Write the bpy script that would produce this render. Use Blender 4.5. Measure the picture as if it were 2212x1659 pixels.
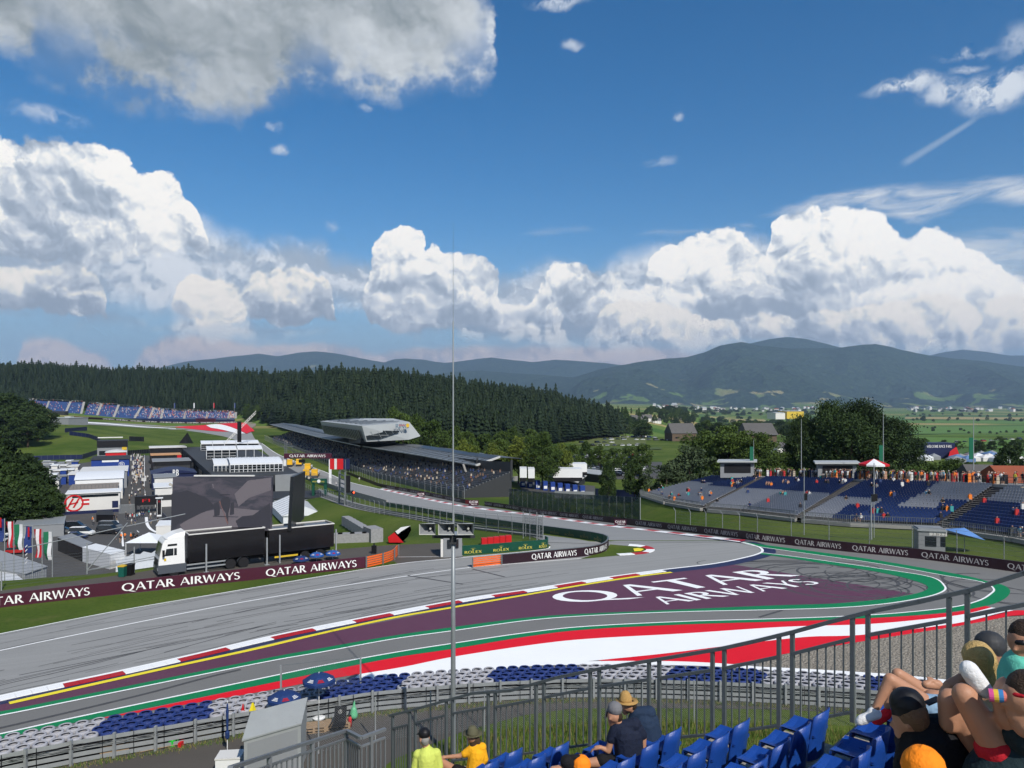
import bpy, bmesh, math, random
import numpy as np
from mathutils import Vector, Matrix
from math import sin, cos, pi, radians, sqrt, atan2, exp
rnd = random.Random(7)
for o in list(bpy.data.objects):
    bpy.data.objects.remove(o)
sc = bpy.context.scene
COL = sc.collection
F, CX, HY, EYE = 1600.0, 1106.0, 868.0, 16.5      # survey constants of the viewpoint (pixels of a 2212 wide sheet)
cam_d = bpy.data.cameras.new('camera'); cam = bpy.data.objects.new('camera', cam_d); COL.objects.link(cam)
cam.location = (0, 0, EYE); cam.rotation_euler = (radians(90), 0, 0)
cam_d.sensor_width = 36; cam_d.lens = 36*F/2212; cam_d.shift_y = 38.5/2212
cam_d.clip_start = 0.1; cam_d.clip_end = 60000
sc.camera = cam
sc.render.resolution_x, sc.render.resolution_y = 1024, 768
sc.view_settings.view_transform = 'Standard'; sc.view_settings.look = 'None'
sc.view_settings.exposure = 0.0; sc.view_settings.gamma = 1.0
sc.render.engine = 'CYCLES'
sc.cycles.use_denoising = True
sc.cycles.max_bounces = 5; sc.cycles.diffuse_bounces = 2; sc.cycles.glossy_bounces = 2
sc.cycles.transparent_max_bounces = 12; sc.cycles.transmission_bounces = 3; sc.cycles.volume_bounces = 0
sc.cycles.caustics_reflective = False; sc.cycles.caustics_refractive = False
sc.cycles.sample_clamp_indirect = 4
sc.cycles.use_adaptive_sampling = True; sc.cycles.adaptive_threshold = 0.02; sc.cycles.adaptive_min_samples = 12
SUN_AZ, SUN_EL = radians(152), radians(42)       # compass bearing from +Y towards +X
sd = Vector((sin(SUN_AZ)*cos(SUN_EL), cos(SUN_AZ)*cos(SUN_EL), sin(SUN_EL)))
sun_l = bpy.data.lights.new('sun', 'SUN'); sun_l.energy = 5.0; sun_l.angle = radians(0.5); sun_l.color = (1.0, 0.955, 0.88)
sun = bpy.data.objects.new('sun', sun_l); COL.objects.link(sun)
sun.rotation_euler = (-sd).to_track_quat('-Z', 'Y').to_euler(); sun.location = sd*200
class NT:
    def __init__(s, tree): s.t = tree; s.n = tree.nodes; s.l = tree.links
    def node(s, typ, **kw):
        n = s.n.new(typ)
        for k, v in kw.items(): setattr(n, k, v)
        return n
    def put(s, sock, v):
        if hasattr(v, 'links') or isinstance(v, bpy.types.NodeSocket): s.l.new(v, sock)
        elif v is not None: sock.default_value = v
    def m(s, op, a, b=None, c=None, clamp=False):
        n = s.n.new('ShaderNodeMath'); n.operation = op; n.use_clamp = clamp
        s.put(n.inputs[0], a)
        if b is not None: s.put(n.inputs[1], b)
        if c is not None: s.put(n.inputs[2], c)
        return n.outputs[0]
    def v(s, op, a, b=None, scale=None):
        n = s.n.new('ShaderNodeVectorMath'); n.operation = op
        s.put(n.inputs[0], a)
        if b is not None: s.put(n.inputs[1], b)
        if scale is not None: s.put(n.inputs['Scale'], scale)
        return n.outputs['Value'] if op in ('LENGTH', 'DOT_PRODUCT', 'DISTANCE') else n.outputs[0]
    def xyz(s, x, y, z=0.0):
        n = s.n.new('ShaderNodeCombineXYZ'); s.put(n.inputs[0], x); s.put(n.inputs[1], y); s.put(n.inputs[2], z); return n.outputs[0]
    def sep(s, a):
        n = s.n.new('ShaderNodeSeparateXYZ'); s.l.new(a, n.inputs[0]); return n.outputs
    def noise(s, vec, scale, detail=4, rough=0.55, dist=0.0, color=False, dim=3):
        n = s.n.new('ShaderNodeTexNoise')
        if dim == 2: n.noise_dimensions = '2D'
        if vec is not None: s.l.new(vec, n.inputs['Vector'])
        n.inputs['Scale'].default_value = scale; n.inputs['Detail'].default_value = detail
        n.inputs['Roughness'].default_value = rough; n.inputs['Distortion'].default_value = dist
        return n.outputs['Color' if color else 'Fac']
    def mix(s, f, a, b):
        n = s.n.new('ShaderNodeMix'); n.data_type = 'RGBA'; n.clamp_factor = True
        s.put(n.inputs[0], f)
        for sock, val in ((n.inputs[6], a), (n.inputs[7], b)):
            if isinstance(val, (tuple, list)): sock.default_value = (*val[:3], 1)
            else: s.l.new(val, sock)
        return n.outputs[2]
    def curve(s, x, pts, ext=False):
        n = s.n.new('ShaderNodeFloatCurve'); s.put(n.inputs['Value'], x)
        c = n.mapping.curves[0]; n.mapping.use_clip = True
        pts = sorted(pts)
        c.points[0].location = pts[0]; c.points[1].location = pts[-1]
        for p in pts[1:-1]: c.points.new(*p)
        for p in c.points: p.handle_type = 'AUTO_CLAMPED'
        n.mapping.update(); return n.outputs[0]
    def smooth(s, x, a, b):
        n = s.n.new('ShaderNodeMapRange'); n.interpolation_type = 'SMOOTHSTEP'
        s.put(n.inputs[0], x); n.inputs[1].default_value = a; n.inputs[2].default_value = b
        return n.outputs[0]
world = bpy.data.worlds.new('World'); sc.world = world; world.use_nodes = True
w = NT(world.node_tree); w.n.clear()
def build_sky():
    sky = w.node('ShaderNodeTexSky', sky_type='NISHITA'); sky.sun_disc = False
    sky.sun_elevation = SUN_EL; sky.sun_rotation = SUN_AZ; sky.altitude = 700
    sky.air_density = 1.0; sky.dust_density = 0.6; sky.ozone_density = 1.6
    g = w.node('ShaderNodeTexCoord').outputs['Generated']
    x, y, z = w.sep(g)
    az = w.m('ARCTAN2', x, y)
    hor = w.m('SQRT', w.m('ADD', w.m('MULTIPLY', x, x), w.m('MULTIPLY', y, y)))
    te = w.m('DIVIDE', z, w.m('MAXIMUM', hor, 0.05))
    def A(px): return math.atan((px-CX)/F)
    def T(px, py): return (HY-py)/F/sqrt(1+((px-CX)/F)**2)
    A0, A1, T1 = -0.72, 0.72, 0.9
    def nx(px): return (A(px)-A0)/(A1-A0)
    q = w.xyz(az, te, 0.0)
    wn = w.noise(q, 9, 6, 0.62, color=True, dim=2)
    wv = w.v('SUBTRACT', wn, (0.5, 0.5, 0.5))
    wn2 = w.noise(q, 40, 4, 0.6, color=True, dim=2)
    wv2 = w.v('SUBTRACT', wn2, (0.5, 0.5, 0.5))
    def warped(a, b):
        v = w.v('ADD', q, w.v('SCALE', wv, scale=a)); return w.v('ADD', v, w.v('SCALE', wv2, scale=b))
    def band(qv, top, bot, span=(-0.72, 0.72)):
        s = w.sep(qv)
        u = w.m('DIVIDE', w.m('SUBTRACT', s[0], A0), A1-A0, clamp=True)
        ct = w.m('MULTIPLY', w.curve(u, [(nx(px), max(0, min(1, (T(px, py)+0.1)/T1))) for px, py in top]), T1)
        cb = w.m('MULTIPLY', w.curve(u, [(nx(px), max(0, min(1, (T(px, py)+0.1)/T1))) for px, py in bot]), T1)
        t = w.m('ADD', s[1], 0.1)
        up = w.m('SUBTRACT', ct, t); dn = w.m('SUBTRACT', t, cb)
        inside = w.m('MINIMUM', up, dn)
        rel = w.m('DIVIDE', dn, w.m('MAXIMUM', w.m('SUBTRACT', ct, cb), 0.02), clamp=True)
        return inside, rel, up, dn
    vw = w.v('ADD', q, w.v('ADD', w.v('SCALE', wv, scale=0.050), w.v('SCALE', wv2, scale=0.010)))
    def puff(off):
        v = w.v('ADD', vw, (off[0], off[1], 0.0)); tot = None
        for sc2, amp in ((12, 1.0), (27, 0.50), (62, 0.26), (150, 0.13)):
            vo = w.node('ShaderNodeTexVoronoi'); vo.voronoi_dimensions = '2D'; vo.feature = 'F1'
            w.l.new(v, vo.inputs['Vector']); vo.inputs['Scale'].default_value = sc2; vo.inputs['Detail'].default_value = 0
            d = w.m('MULTIPLY', w.m('MULTIPLY', vo.outputs['Distance'], vo.outputs['Distance']), amp)
            tot = d if tot is None else w.m('ADD', tot, d)
        return tot
    d0 = puff((0, 0)); d1 = puff((0.006, 0.012))
    f0 = w.noise(vw, 26, 6, 0.66, dim=2); f1 = w.noise(w.v('ADD', vw, (0.005, 0.010, 0)), 26, 6, 0.66, dim=2)
    slope = w.m('ADD', w.m('SUBTRACT', d1, d0), w.m('MULTIPLY', w.m('SUBTRACT', f0, f1), 0.9))
    big = w.noise(w.v('ADD', vw, (3.1, 1.7, 0)), 6.5, 3, 0.5, dim=2)
    skyc = w.v('SCALE', sky.outputs[0], scale=0.112)
    sc_ = w.node('ShaderNodeHueSaturation'); sc_.inputs['Saturation'].default_value = 1.42
    w.l.new(skyc, sc_.inputs['Color']); skyc = sc_.outputs[0]
    skyc = w.mix(w.m('MULTIPLY', w.smooth(te, 0.24, 0.0), 0.85), skyc, (0.25, 0.40, 0.60))
    col = skyc
    def over(c, colr, alpha): return w.mix(alpha, c, colr)
    ins, rel, up, dn = band(warped(0.016, 0.010), [(-400,850),(20,810),(45,752),(75,722),(130,728),(170,742),(230,765),(262,800),(300,762),(335,730),(400,718),(450,722),(520,735),(640,738),(760,742),(800,758),(880,752),(980,745),(1060,745),(1200,742),(1440,748),(1560,770),(2700,800)],
                            [(-400,900),(0,880),(300,880),(1100,880),(1500,880),(2700,880)])
    al = w.m('MULTIPLY', w.smooth(ins, -0.002, 0.010), 0.9)
    col = over(col, w.mix(w.smooth(w.m('ADD', slope, big), 0.2, 0.7), (0.50, 0.48, 0.53), (0.82, 0.70, 0.66)), al)
    ins, rel, up, dn = band(warped(0.030, 0.012), [(-400,400),(0,400),(300,440),(430,470),(490,490),(560,505),(600,492),(690,490),(730,525),(790,545),(860,570),(1000,575),(1080,580),(1150,565),(1220,545),(1290,556),(1360,535),(1430,522),(1560,500),(1640,500),(1800,560),(2212,560),(2700,560)],
                            [(-400,690),(0,690),(230,690),(420,690),(560,690),(800,705),(1080,720),(1300,750),(1640,760),(2212,760),(2700,760)])
    thick = w.smooth(w.m('ADD', ins, w.m('MULTIPLY', w.m('SUBTRACT', big, 0.5), 0.05)), -0.004, 0.035)
    col = over(col, w.mix(w.smooth(w.m('ADD', big, w.m('MULTIPLY', slope, 0.9)), 0.30, 0.72), (0.42, 0.50, 0.60), (0.86, 0.89, 0.93)), w.m('MULTIPLY', thick, 0.93))
    for top, bot, amp in (([(-400,700),(1600,480),(1640,468),(1700,448),(1780,420),(1850,402),(1950,396),(2080,392),(2212,380),(2700,370)],
                           [(-400,600),(1600,455),(1640,466),(1750,464),(1850,458),(1930,474),(1965,482),(2050,462),(2110,440),(2212,446),(2700,440)], 0.95),
                          ([(-400,700),(1950,560),(2040,505),(2120,494),(2212,490),(2700,480)], [(-400,600),(1950,540),(2040,560),(2212,585),(2700,585)], 0.8),
                          ([(-400,700),(1350,540),(1390,502),(1450,492),(1540,494),(1575,480),(1620,476),(1660,520),(2700,700)], [(-400,600),(1350,505),(1390,512),(1450,512),(1620,500),(1660,480),(2700,600)], 0.55),
                          ([(-400,700),(1100,530),(1140,500),(1210,488),(1285,493),(1320,530),(2700,700)], [(-400,600),(1100,495),(1140,508),(1210,506),(1285,496),(1320,490),(2700,600)], 0.5)):
        v = w.v('MULTIPLY', q, (1.0, 4.0, 1.0))
        st = w.noise(v, 9, 6, 0.65, 0.6, dim=2)
        qs = w.v('ADD', q, w.v('SCALE', w.v('SUBTRACT', w.noise(v, 14, 4, 0.6, color=True, dim=2), (0.5, 0.5, 0.5)), scale=0.02))
        ins, rel, up, dn = band(qs, top, bot)
        a_ = w.m('MULTIPLY', w.smooth(ins, -0.004, 0.016), w.m('MULTIPLY', w.smooth(st, 0.25, 0.6), amp))
        col = over(col, (0.74, 0.78, 0.83), a_)
    def cumulus(col, top, bot, warp, light=1.0, warm=0.0, base=0.30):
        light *= 1.14
        ins, rel, up, dn = band(warped(*warp), top, bot)
        ins = w.m('SUBTRACT', w.m('ADD', ins, 0.010), w.m('MULTIPLY', d0, 0.020))
        a_ = w.smooth(ins, -0.0005, 0.0050)
        lit = w.m('ADD', w.m('MULTIPLY', slope, 1.5), base)
        lit = w.m('ADD', lit, w.m('MULTIPLY', w.smooth(rel, 0.05, 0.85), 0.60))
        lit = w.m('ADD', lit, w.m('MULTIPLY', w.m('SUBTRACT', big, 0.5), 1.7), clamp=True)
        n = w.node('ShaderNodeValToRGB'); w.l.new(lit, n.inputs[0]); r = n.color_ramp
        r.elements[0].position = 0.0; r.elements[0].color = (0.33*light, 0.39*light, 0.47*light, 1)
        r.elements[1].position = 1.0; r.elements[1].color = (0.98*light, (0.965-warm*0.5)*light, (0.93-warm)*light, 1)
        for p, c in ((0.3, (0.43, 0.49, 0.57)), (0.6, (0.64, 0.68, 0.73)), (0.82, (0.86, 0.87-warm*0.3, 0.87-warm))):
            e = r.elements.new(p); e.color = (c[0]*light, c[1]*light, c[2]*light, 1)
        return over(col, n.outputs[0], a_)
    ins, rel, up, dn = band(warped(0.03, 0.014), [(-400,640),(0,640),(240,650),(330,690),(720,694),(900,680),(1080,660),(1250,640),(1500,640),(1800,640),(2212,640),(2700,640)],
                            [(-400,700),(0,706),(240,716),(330,716),(720,732),(900,745),(1080,752),(1250,748),(1500,752),(1800,762),(2212,770),(2700,770)])
    dk = w.smooth(w.m('ADD', w.m('MULTIPLY', slope, 1.0), big), 0.38, 0.75)
    col = over(col, w.mix(dk, (0.34, 0.42, 0.52), (0.86, 0.87, 0.87)), w.m('MULTIPLY', w.smooth(w.m('ADD', ins, w.m('MULTIPLY', w.m('SUBTRACT', big, 0.55), 0.08)), -0.006, 0.02), 0.9))
    col = cumulus(col, [(-400,700),(1640,620),(1664,500),(1680,468),(1750,452),(1850,448),(1900,462),(1935,500),(1960,525),(2010,500),(2060,520),(2100,545),(2160,585),(2212,600),(2500,600),(2700,600)],
                  [(-400,650),(1640,690),(1700,700),(2212,710),(2700,710)], (0.022, 0.010), 1.0, 0.02, 0.42)
    col = cumulus(col, [(-700,300),(-200,280),(0,292),(60,287),(130,296),(200,310),(265,325),(286,352),(300,374),(345,368),(385,396),(402,430),(428,455),(438,480),(455,540),(480,640),(780,660),(800,560),(812,518),(848,492),(880,482),(918,488),(934,508),(925,532),(950,536),(1000,548),(1058,570),(1078,600),(1090,660),(1130,660),(1160,612),(1200,572),(1240,566),(1292,588),(1340,592),(1362,618),(1380,610),(1400,580),(1416,540),(1444,522),(1500,502),(1540,488),(1582,490),(1606,506),(1640,548),(1664,556),(1700,528),(1760,516),(1840,506),(1872,522),(1900,550),(1950,590),(2000,600),(2060,585),(2120,590),(2180,600),(2212,610),(2700,600)],
                  [(-700,560),(0,562),(200,562),(400,556),(455,548),(480,600),(780,640),(800,690),(860,712),(1000,715),(1085,712),(1110,690),(1300,700),(1370,690),(1460,705),(1700,712),(2212,722),(2700,722)], (0.026, 0.012), 1.0, 0.03)
    col = cumulus(col, [(-400,560),(0,568),(60,560),(120,562),(180,580),(216,612),(232,668),(260,720),(360,720),(378,640),(392,608),(430,582),(478,594),(520,612),(540,588),(600,580),(660,584),(700,600),(718,640),(728,700),(790,740),(1270,740),(1290,680),(1340,652),(1400,650),(1480,680),(1560,690),(1900,660),(2000,640),(2100,650),(2212,640),(2700,640)],
                  [(-400,690),(0,680),(120,690),(220,694),(250,700),(360,660),(380,668),(450,700),(600,703),(712,692),(760,690),(1270,690),(1300,715),(1500,728),(1900,735),(2212,745),(2700,745)], (0.020, 0.011), 0.95, 0.08, 0.34)
    ins, rel, up, dn = band(warped(0.055, 0.016), [(-700,-400),(900,-400),(1010,-160),(1050,-60),(1075,20),(1085,90),(1100,260),(1200,600),(2700,600)],
                            [(-700,60),(0,120),(60,160),(140,180),(230,215),(320,235),(400,258),(500,268),(560,238),(700,212),(850,222),(940,205),(1010,196),(1062,168),(1090,100),(1110,-60),(2700,-300)])
    holes = w.m('MULTIPLY', w.smooth(w.noise(w.v('ADD', q, (7.3, 2.2, 0)), 11, 5, 0.6, dim=2), 0.42, 0.62), w.m('SUBTRACT', 1.0, w.smooth(ins, 0.02, 0.10)))
    a_ = w.m('MULTIPLY', w.smooth(ins, -0.012, 0.030), w.m('SUBTRACT', 1.0, w.m('MULTIPLY', holes, 0.85)))
    e_ = w.smooth(ins, 0.0, 0.16)
    right = w.smooth(az, -0.32, -0.05)
    tone = w.m('ADD', w.m('MULTIPLY', w.m('SUBTRACT', big, 0.5), 1.2), w.m('ADD', 0.40, w.m('MULTIPLY', right, 0.42)))
    tone = w.m('ADD', tone, w.m('MULTIPLY', slope, 0.35))
    tone = w.m('SUBTRACT', tone, w.m('MULTIPLY', e_, 0.38), clamp=True)
    gc = w.mix(tone, (0.27, 0.315, 0.34), (0.86, 0.90, 0.94))
    col = over(col, gc, a_)
    for px, py, rx, ry, s in ((1950,186,62,16,1.0),(2030,200,36,22,0.8),(2075,120,44,10,0.6),(2085,150,26,8,0.5),(2150,196,62,34,1.25),(2190,90,30,30,0.5),(1236,92,24,12,0.6),(1466,250,12,9,0.5),(612,325,18,11,0.6),(594,272,24,8,0.4),(100,250,60,18,0.5),(1422,352,34,11,0.35),(790,238,16,8,0.4),(720,488,14,8,0.4),(1200,8,60,14,0.7)):
        v = w.v('DIVIDE', w.v('SUBTRACT', warped(0.03, 0.012), (A(px), T(px, py), 0)), (rx/F, ry/F, 1))
        ln = w.v('LENGTH', w.v('MULTIPLY', v, (1, 1, 0)))
        col = over(col, (0.70, 0.76, 0.84), w.m('MULTIPLY', w.m('MULTIPLY', w.m('SUBTRACT', 1.0, w.smooth(ln, 0.1, 1.4)), w.smooth(f0, 0.34, 0.56)), s*1.2, clamp=True))
    p0 = Vector((A(1948), T(1948, 356))); p1 = Vector((A(2122), T(2122, 248))); d = (p1-p0); L = d.length; d /= L
    rq = w.v('SUBTRACT', q, (p0.x, p0.y, 0))
    al_ = w.v('DOT_PRODUCT', rq, (d.x, d.y, 0)); pe = w.m('ABSOLUTE', w.v('DOT_PRODUCT', rq, (-d.y, d.x, 0)))
    wid = w.m('MULTIPLY_ADD', al_, -0.028, 0.0062)
    a_ = w.m('MULTIPLY', w.m('SUBTRACT', 1.0, w.smooth(w.m('DIVIDE', pe, w.m('MAXIMUM', wid, 0.0005)), 0.1, 1.2)), w.m('MULTIPLY', w.smooth(al_, -0.004, 0.01), w.m('SUBTRACT', 1.0, w.smooth(al_, L-0.02, L+0.002))))
    col = over(col, (0.5, 0.6, 0.72), w.m('MULTIPLY', a_, 0.42))
    bg = w.node('ShaderNodeBackground'); w.l.new(col, bg.inputs[0]); bg.inputs[1].default_value = 1.0
    out = w.node('ShaderNodeOutputWorld'); w.l.new(bg.outputs[0], out.inputs[0])
build_sky()
world.cycles.sampling_method = 'MANUAL'; world.cycles.sample_map_resolution = 512
MATS = {}
def mat(name, col=(0.5,0.5,0.5), rough=0.8, var=0.0, vscale=1.0, bump=0.0, bscale=10.0, metal=0.0, spec=0.3, objcol=False, emit=None, alpha=None, sub=0.0, detail=5):
    if name in MATS: return MATS[name]
    m = bpy.data.materials.new(name); m.use_nodes = True; t = NT(m.node_tree)
    b = t.n['Principled BSDF']; b.inputs['Roughness'].default_value = rough; b.inputs['Metallic'].default_value = metal
    b.inputs['Specular IOR Level'].default_value = spec
    b.inputs['Base Color'].default_value = (*col, 1)
    src = None
    if objcol:
        src = t.node('ShaderNodeObjectInfo').outputs['Color']
    if var > 0:
        tc = t.node('ShaderNodeTexCoord').outputs['Object']
        n = t.noise(tc, vscale, detail, 0.6)
        f = t.m('MULTIPLY_ADD', n, 2*var, 1-var)
        if src is None:
            r = t.node('ShaderNodeRGB'); r.outputs[0].default_value = (*col, 1); src = r.outputs[0]
        src = t.v('SCALE', src, scale=f)
    if src is not None: t.l.new(src, b.inputs['Base Color'])
    if bump > 0:
        tc = t.node('ShaderNodeTexCoord').outputs['Object']
        bn = t.node('ShaderNodeBump'); bn.inputs['Strength'].default_value = bump; bn.inputs['Distance'].default_value = 0.05
        t.l.new(t.noise(tc, bscale, 4, 0.6), bn.inputs['Height']); t.l.new(bn.outputs[0], b.inputs['Normal'])
    if emit is not None:
        b.inputs['Emission Color'].default_value = (*emit[0], 1); b.inputs['Emission Strength'].default_value = emit[1]
    if alpha is not None: b.inputs['Alpha'].default_value = alpha
    m.diffuse_color = (*col, 1); MATS[name] = m; return m
class MB:
    def __init__(s): s.v = []; s.f = []; s.m = []; s.cur = 0
    def add(s, vs, fs, mi=None):
        o = len(s.v); s.v += [tuple(p) for p in vs]; s.f += [tuple(i+o for i in f) for f in fs]
        s.m += [s.cur if mi is None else mi]*len(fs); return s
    def poly(s, pts, mi=None): return s.add(pts, [tuple(range(len(pts)))], mi)
    def box(s, c, d, rz=0.0, mi=None):          # c = centre of the base
        cx, cy, cz = c; dx, dy, dz = d[0]/2, d[1]/2, d[2]; ca, sa = cos(rz), sin(rz)
        vs = [(cx+x*ca-y*sa, cy+x*sa+y*ca, cz+z) for z in (0, dz) for x, y in ((-dx,-dy),(dx,-dy),(dx,dy),(-dx,dy))]
        return s.add(vs, [(3,2,1,0),(4,5,6,7),(0,1,5,4),(1,2,6,5),(2,3,7,6),(3,0,4,7)], mi)
    def prism(s, pts, z0, z1, mi=None):         # vertical extrusion of a plan outline; z may be per-vertex lists
        n = len(pts); z0 = [z0]*n if not hasattr(z0, '__len__') else z0; z1 = [z1]*n if not hasattr(z1, '__len__') else z1
        vs = [(p[0], p[1], z) for p, z in zip(pts, z0)]+[(p[0], p[1], z) for p, z in zip(pts, z1)]
        a = sum(pts[i][0]*pts[(i+1)%n][1]-pts[(i+1)%n][0]*pts[i][1] for i in range(n))
        fs = [tuple(range(n))[::-1], tuple(range(n, 2*n))]+[(i, (i+1)%n, n+(i+1)%n, n+i) for i in range(n)]
        if a < 0: fs = [f[::-1] for f in fs]
        return s.add(vs, fs, mi)
    def hexa(s, b4, t4, mi=None):               # 4 bottom corners, 4 top corners
        return s.add(list(b4)+list(t4), [(3,2,1,0),(4,5,6,7),(0,1,5,4),(1,2,6,5),(2,3,7,6),(3,0,4,7)], mi)
    def slab(s, pts, th, mi=None):              # 3D polygon given thickness downwards
        n = len(pts); vs = [tuple(p) for p in pts]+[(p[0], p[1], p[2]-th) for p in pts]
        return s.add(vs, [tuple(range(n)), tuple(range(2*n-1, n-1, -1))]+[(i, i+n, (i+1)%n+n, (i+1)%n) for i in range(n)], mi)
    def cyl(s, p0, p1, r0, r1=None, n=8, mi=None, caps=True):
        p0, p1 = Vector(p0), Vector(p1); r1 = r0 if r1 is None else r1; d = (p1-p0)
        if d.length < 1e-6: return s
        d.normalize(); a = d.orthogonal().normalized(); b = d.cross(a)
        vs = [p0+(a*cos(2*pi*i/n)+b*sin(2*pi*i/n))*r0 for i in range(n)]+[p1+(a*cos(2*pi*i/n)+b*sin(2*pi*i/n))*r1 for i in range(n)]
        fs = [(i, (i+1)%n, n+(i+1)%n, n+i) for i in range(n)]
        if caps: fs += [tuple(range(n))[::-1], tuple(range(n, 2*n))]
        return s.add(vs, fs, mi)
    def bar(s, p0, p1, w, h=None, mi=None, up=(0,0,1)):   # rectangular bar between two points
        p0, p1 = Vector(p0), Vector(p1); h = h or w; d = (p1-p0).normalized(); u = Vector(up)
        sd_ = d.cross(u)
        if sd_.length < 1e-4: sd_ = Vector((1,0,0))
        sd_.normalize(); u = sd_.cross(d).normalized()
        c = [(-1,-1),(1,-1),(1,1),(-1,1)]
        vs = [p+sd_*(x*w/2)+u*(y*h/2) for p in (p0, p1) for x, y in c]
        return s.add(vs, [(3,2,1,0),(4,5,6,7),(0,1,5,4),(1,2,6,5),(2,3,7,6),(3,0,4,7)], mi)
    def tube(s, pts, r, n=6, mi=None):
        for a, b in zip(pts[:-1], pts[1:]): s.cyl(a, b, r, r, n, mi)
        return s
    def wall(s, pts, z0, z1, th=0.0, mi=None):  # upright sheet along plan path, z0/z1 lists or numbers added to point z
        P = [Vector(p) for p in pts]; n = len(P)
        g = lambda z, i: z[i] if hasattr(z, '__len__') else z
        for i in range(n-1):
            a, b = P[i], P[i+1]; d = Vector((b.x-a.x, b.y-a.y, 0)).normalized(); nn = Vector((-d.y, d.x, 0))*th/2
            if th == 0: s.add([a+Vector((0,0,g(z0,i))), b+Vector((0,0,g(z0,i+1))), b+Vector((0,0,g(z1,i+1))), a+Vector((0,0,g(z1,i)))], [(0,1,2,3)], mi)
            else:
                Z = lambda z: Vector((0,0,z))
                s.hexa([a-nn+Z(g(z0,i)), b-nn+Z(g(z0,i+1)), b+nn+Z(g(z0,i+1)), a+nn+Z(g(z0,i))], [a-nn+Z(g(z1,i)), b-nn+Z(g(z1,i+1)), b+nn+Z(g(z1,i+1)), a+nn+Z(g(z1,i))], mi)
        return s
    def lathe(s, prof, c=(0,0,0), n=12, mi=None):
        vs = []; m = len(prof)
        for r, z in prof:
            for i in range(n): vs.append((c[0]+r*cos(2*pi*i/n), c[1]+r*sin(2*pi*i/n), c[2]+z))
        fs = [(j*n+i, j*n+(i+1)%n, (j+1)*n+(i+1)%n, (j+1)*n+i) for j in range(m-1) for i in range(n)]
        return s.add(vs, fs, mi)
    def ball(s, c, r, n=8, mi=None):
        rx, ry, rz = r if hasattr(r, '__len__') else (r, r, r)
        vs = [(c[0], c[1], c[2]-rz)]; k = n//2
        for j in range(1, k):
            a = -pi/2+pi*j/k
            for i in range(n): vs.append((c[0]+rx*cos(a)*cos(2*pi*i/n), c[1]+ry*cos(a)*sin(2*pi*i/n), c[2]+rz*sin(a)))
        vs.append((c[0], c[1], c[2]+rz)); t = len(vs)-1
        fs = [(0, 1+(i+1)%n, 1+i) for i in range(n)]+[(t, t-n+i, t-n+(i+1)%n) for i in range(n)]
        fs += [(1+j*n+i, 1+j*n+(i+1)%n, 1+(j+1)*n+(i+1)%n, 1+(j+1)*n+i) for j in range(k-2) for i in range(n)]
        return s.add(vs, fs, mi)
    def copy(s, o, off=(0,0,0), rz=0.0, sc_=1.0, mi=None):
        ca, sa = cos(rz)*sc_, sin(rz)*sc_
        vs = [(x*ca-y*sa+off[0], x*sa+y*ca+off[1], z*sc_+off[2]) for x, y, z in o.v]; b = len(s.v)
        s.v += vs; s.f += [tuple(i+b for i in f) for f in o.f]; s.m += list(o.m) if mi is None else [mi]*len(o.f); return s
    def mesh(s, name, mats, smooth=False, off=(0,0,0)):
        me = bpy.data.meshes.new(name)
        vs = s.v if not any(off) else [(x-off[0], y-off[1], z-off[2]) for x, y, z in s.v]
        me.from_pydata(vs, [], s.f); 
        for m_ in (mats if isinstance(mats, (list, tuple)) else [mats]): me.materials.append(m_)
        if any(s.m): me.polygons.foreach_set('material_index', s.m)
        if smooth: me.shade_smooth()
        me.update(); return me
    def build(s, name, mats, parent=None, smooth=False, local=False):
        if parent is not None and not local:
            me = s.mesh(name, mats, smooth)
            me.transform(parent.matrix_basis.inverted())
        else: me = s.mesh(name, mats, smooth)
        o = bpy.data.objects.new(name, me); COL.objects.link(o)
        if parent is not None: o.parent = parent
        return o
def tag(o, label=None, cat=None, group=None, kind=None):
    if label: o['label'] = label
    if cat: o['category'] = cat
    if group: o['group'] = group
    if kind: o['kind'] = kind
    return o
def struct(mb, name, mats, smooth=False): return tag(mb.build(name, mats, None, smooth), kind='structure')
def thing(name, loc, label, cat, group=None, rz=0.0):
    o = bpy.data.objects.new(name, None); COL.objects.link(o); o.location = loc; o.rotation_euler = (0, 0, rz)
    o.empty_display_size = 0.3
    return tag(o, label, cat, group)
def solo(mb, name, mats, label, cat, group=None, smooth=False):      # a thing that is one mesh, origin at its base
    xs = [p[0] for p in mb.v]; ys = [p[1] for p in mb.v]; zs = [p[2] for p in mb.v]
    c = ((min(xs)+max(xs))/2, (min(ys)+max(ys))/2, min(zs))
    o = bpy.data.objects.new(name, mb.mesh(name, mats, smooth, c)); COL.objects.link(o); o.location = c
    return tag(o, label, cat, group)
KIDS = {}
def kids(o): return [c for c in COL.objects if c.parent == o]
def dup(root, loc, rz=0.0, s=1.0, label=None, group=None, color=None, cache={}):
    if root.name not in cache: cache[root.name] = [(c, kids(c)) for c in kids(root)]
    r = root.copy(); COL.objects.link(r); r.location = loc; r.rotation_euler = (0, 0, rz); r.scale = (s, s, s) if not hasattr(s, '__len__') else s
    if label: r['label'] = label
    if group: r['group'] = group
    if color: r.color = (*color, 1)
    for c, gs in cache[root.name]:
        k = c.copy(); COL.objects.link(k); k.parent = r
        if color: k.color = (*color, 1)
        for g in gs:
            g2 = g.copy(); COL.objects.link(g2); g2.parent = k
            if color: g2.color = (*color, 1)
    return r
def hash2(ix, iy, seed=0):
    h = (ix.astype(np.int64)*374761393+iy.astype(np.int64)*668265263+seed*1442695041) & 0xffffffff
    h = ((h ^ (h >> 13))*1274126177) & 0xffffffff
    return ((h ^ (h >> 16)) & 0xffff)/65535.0
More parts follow.
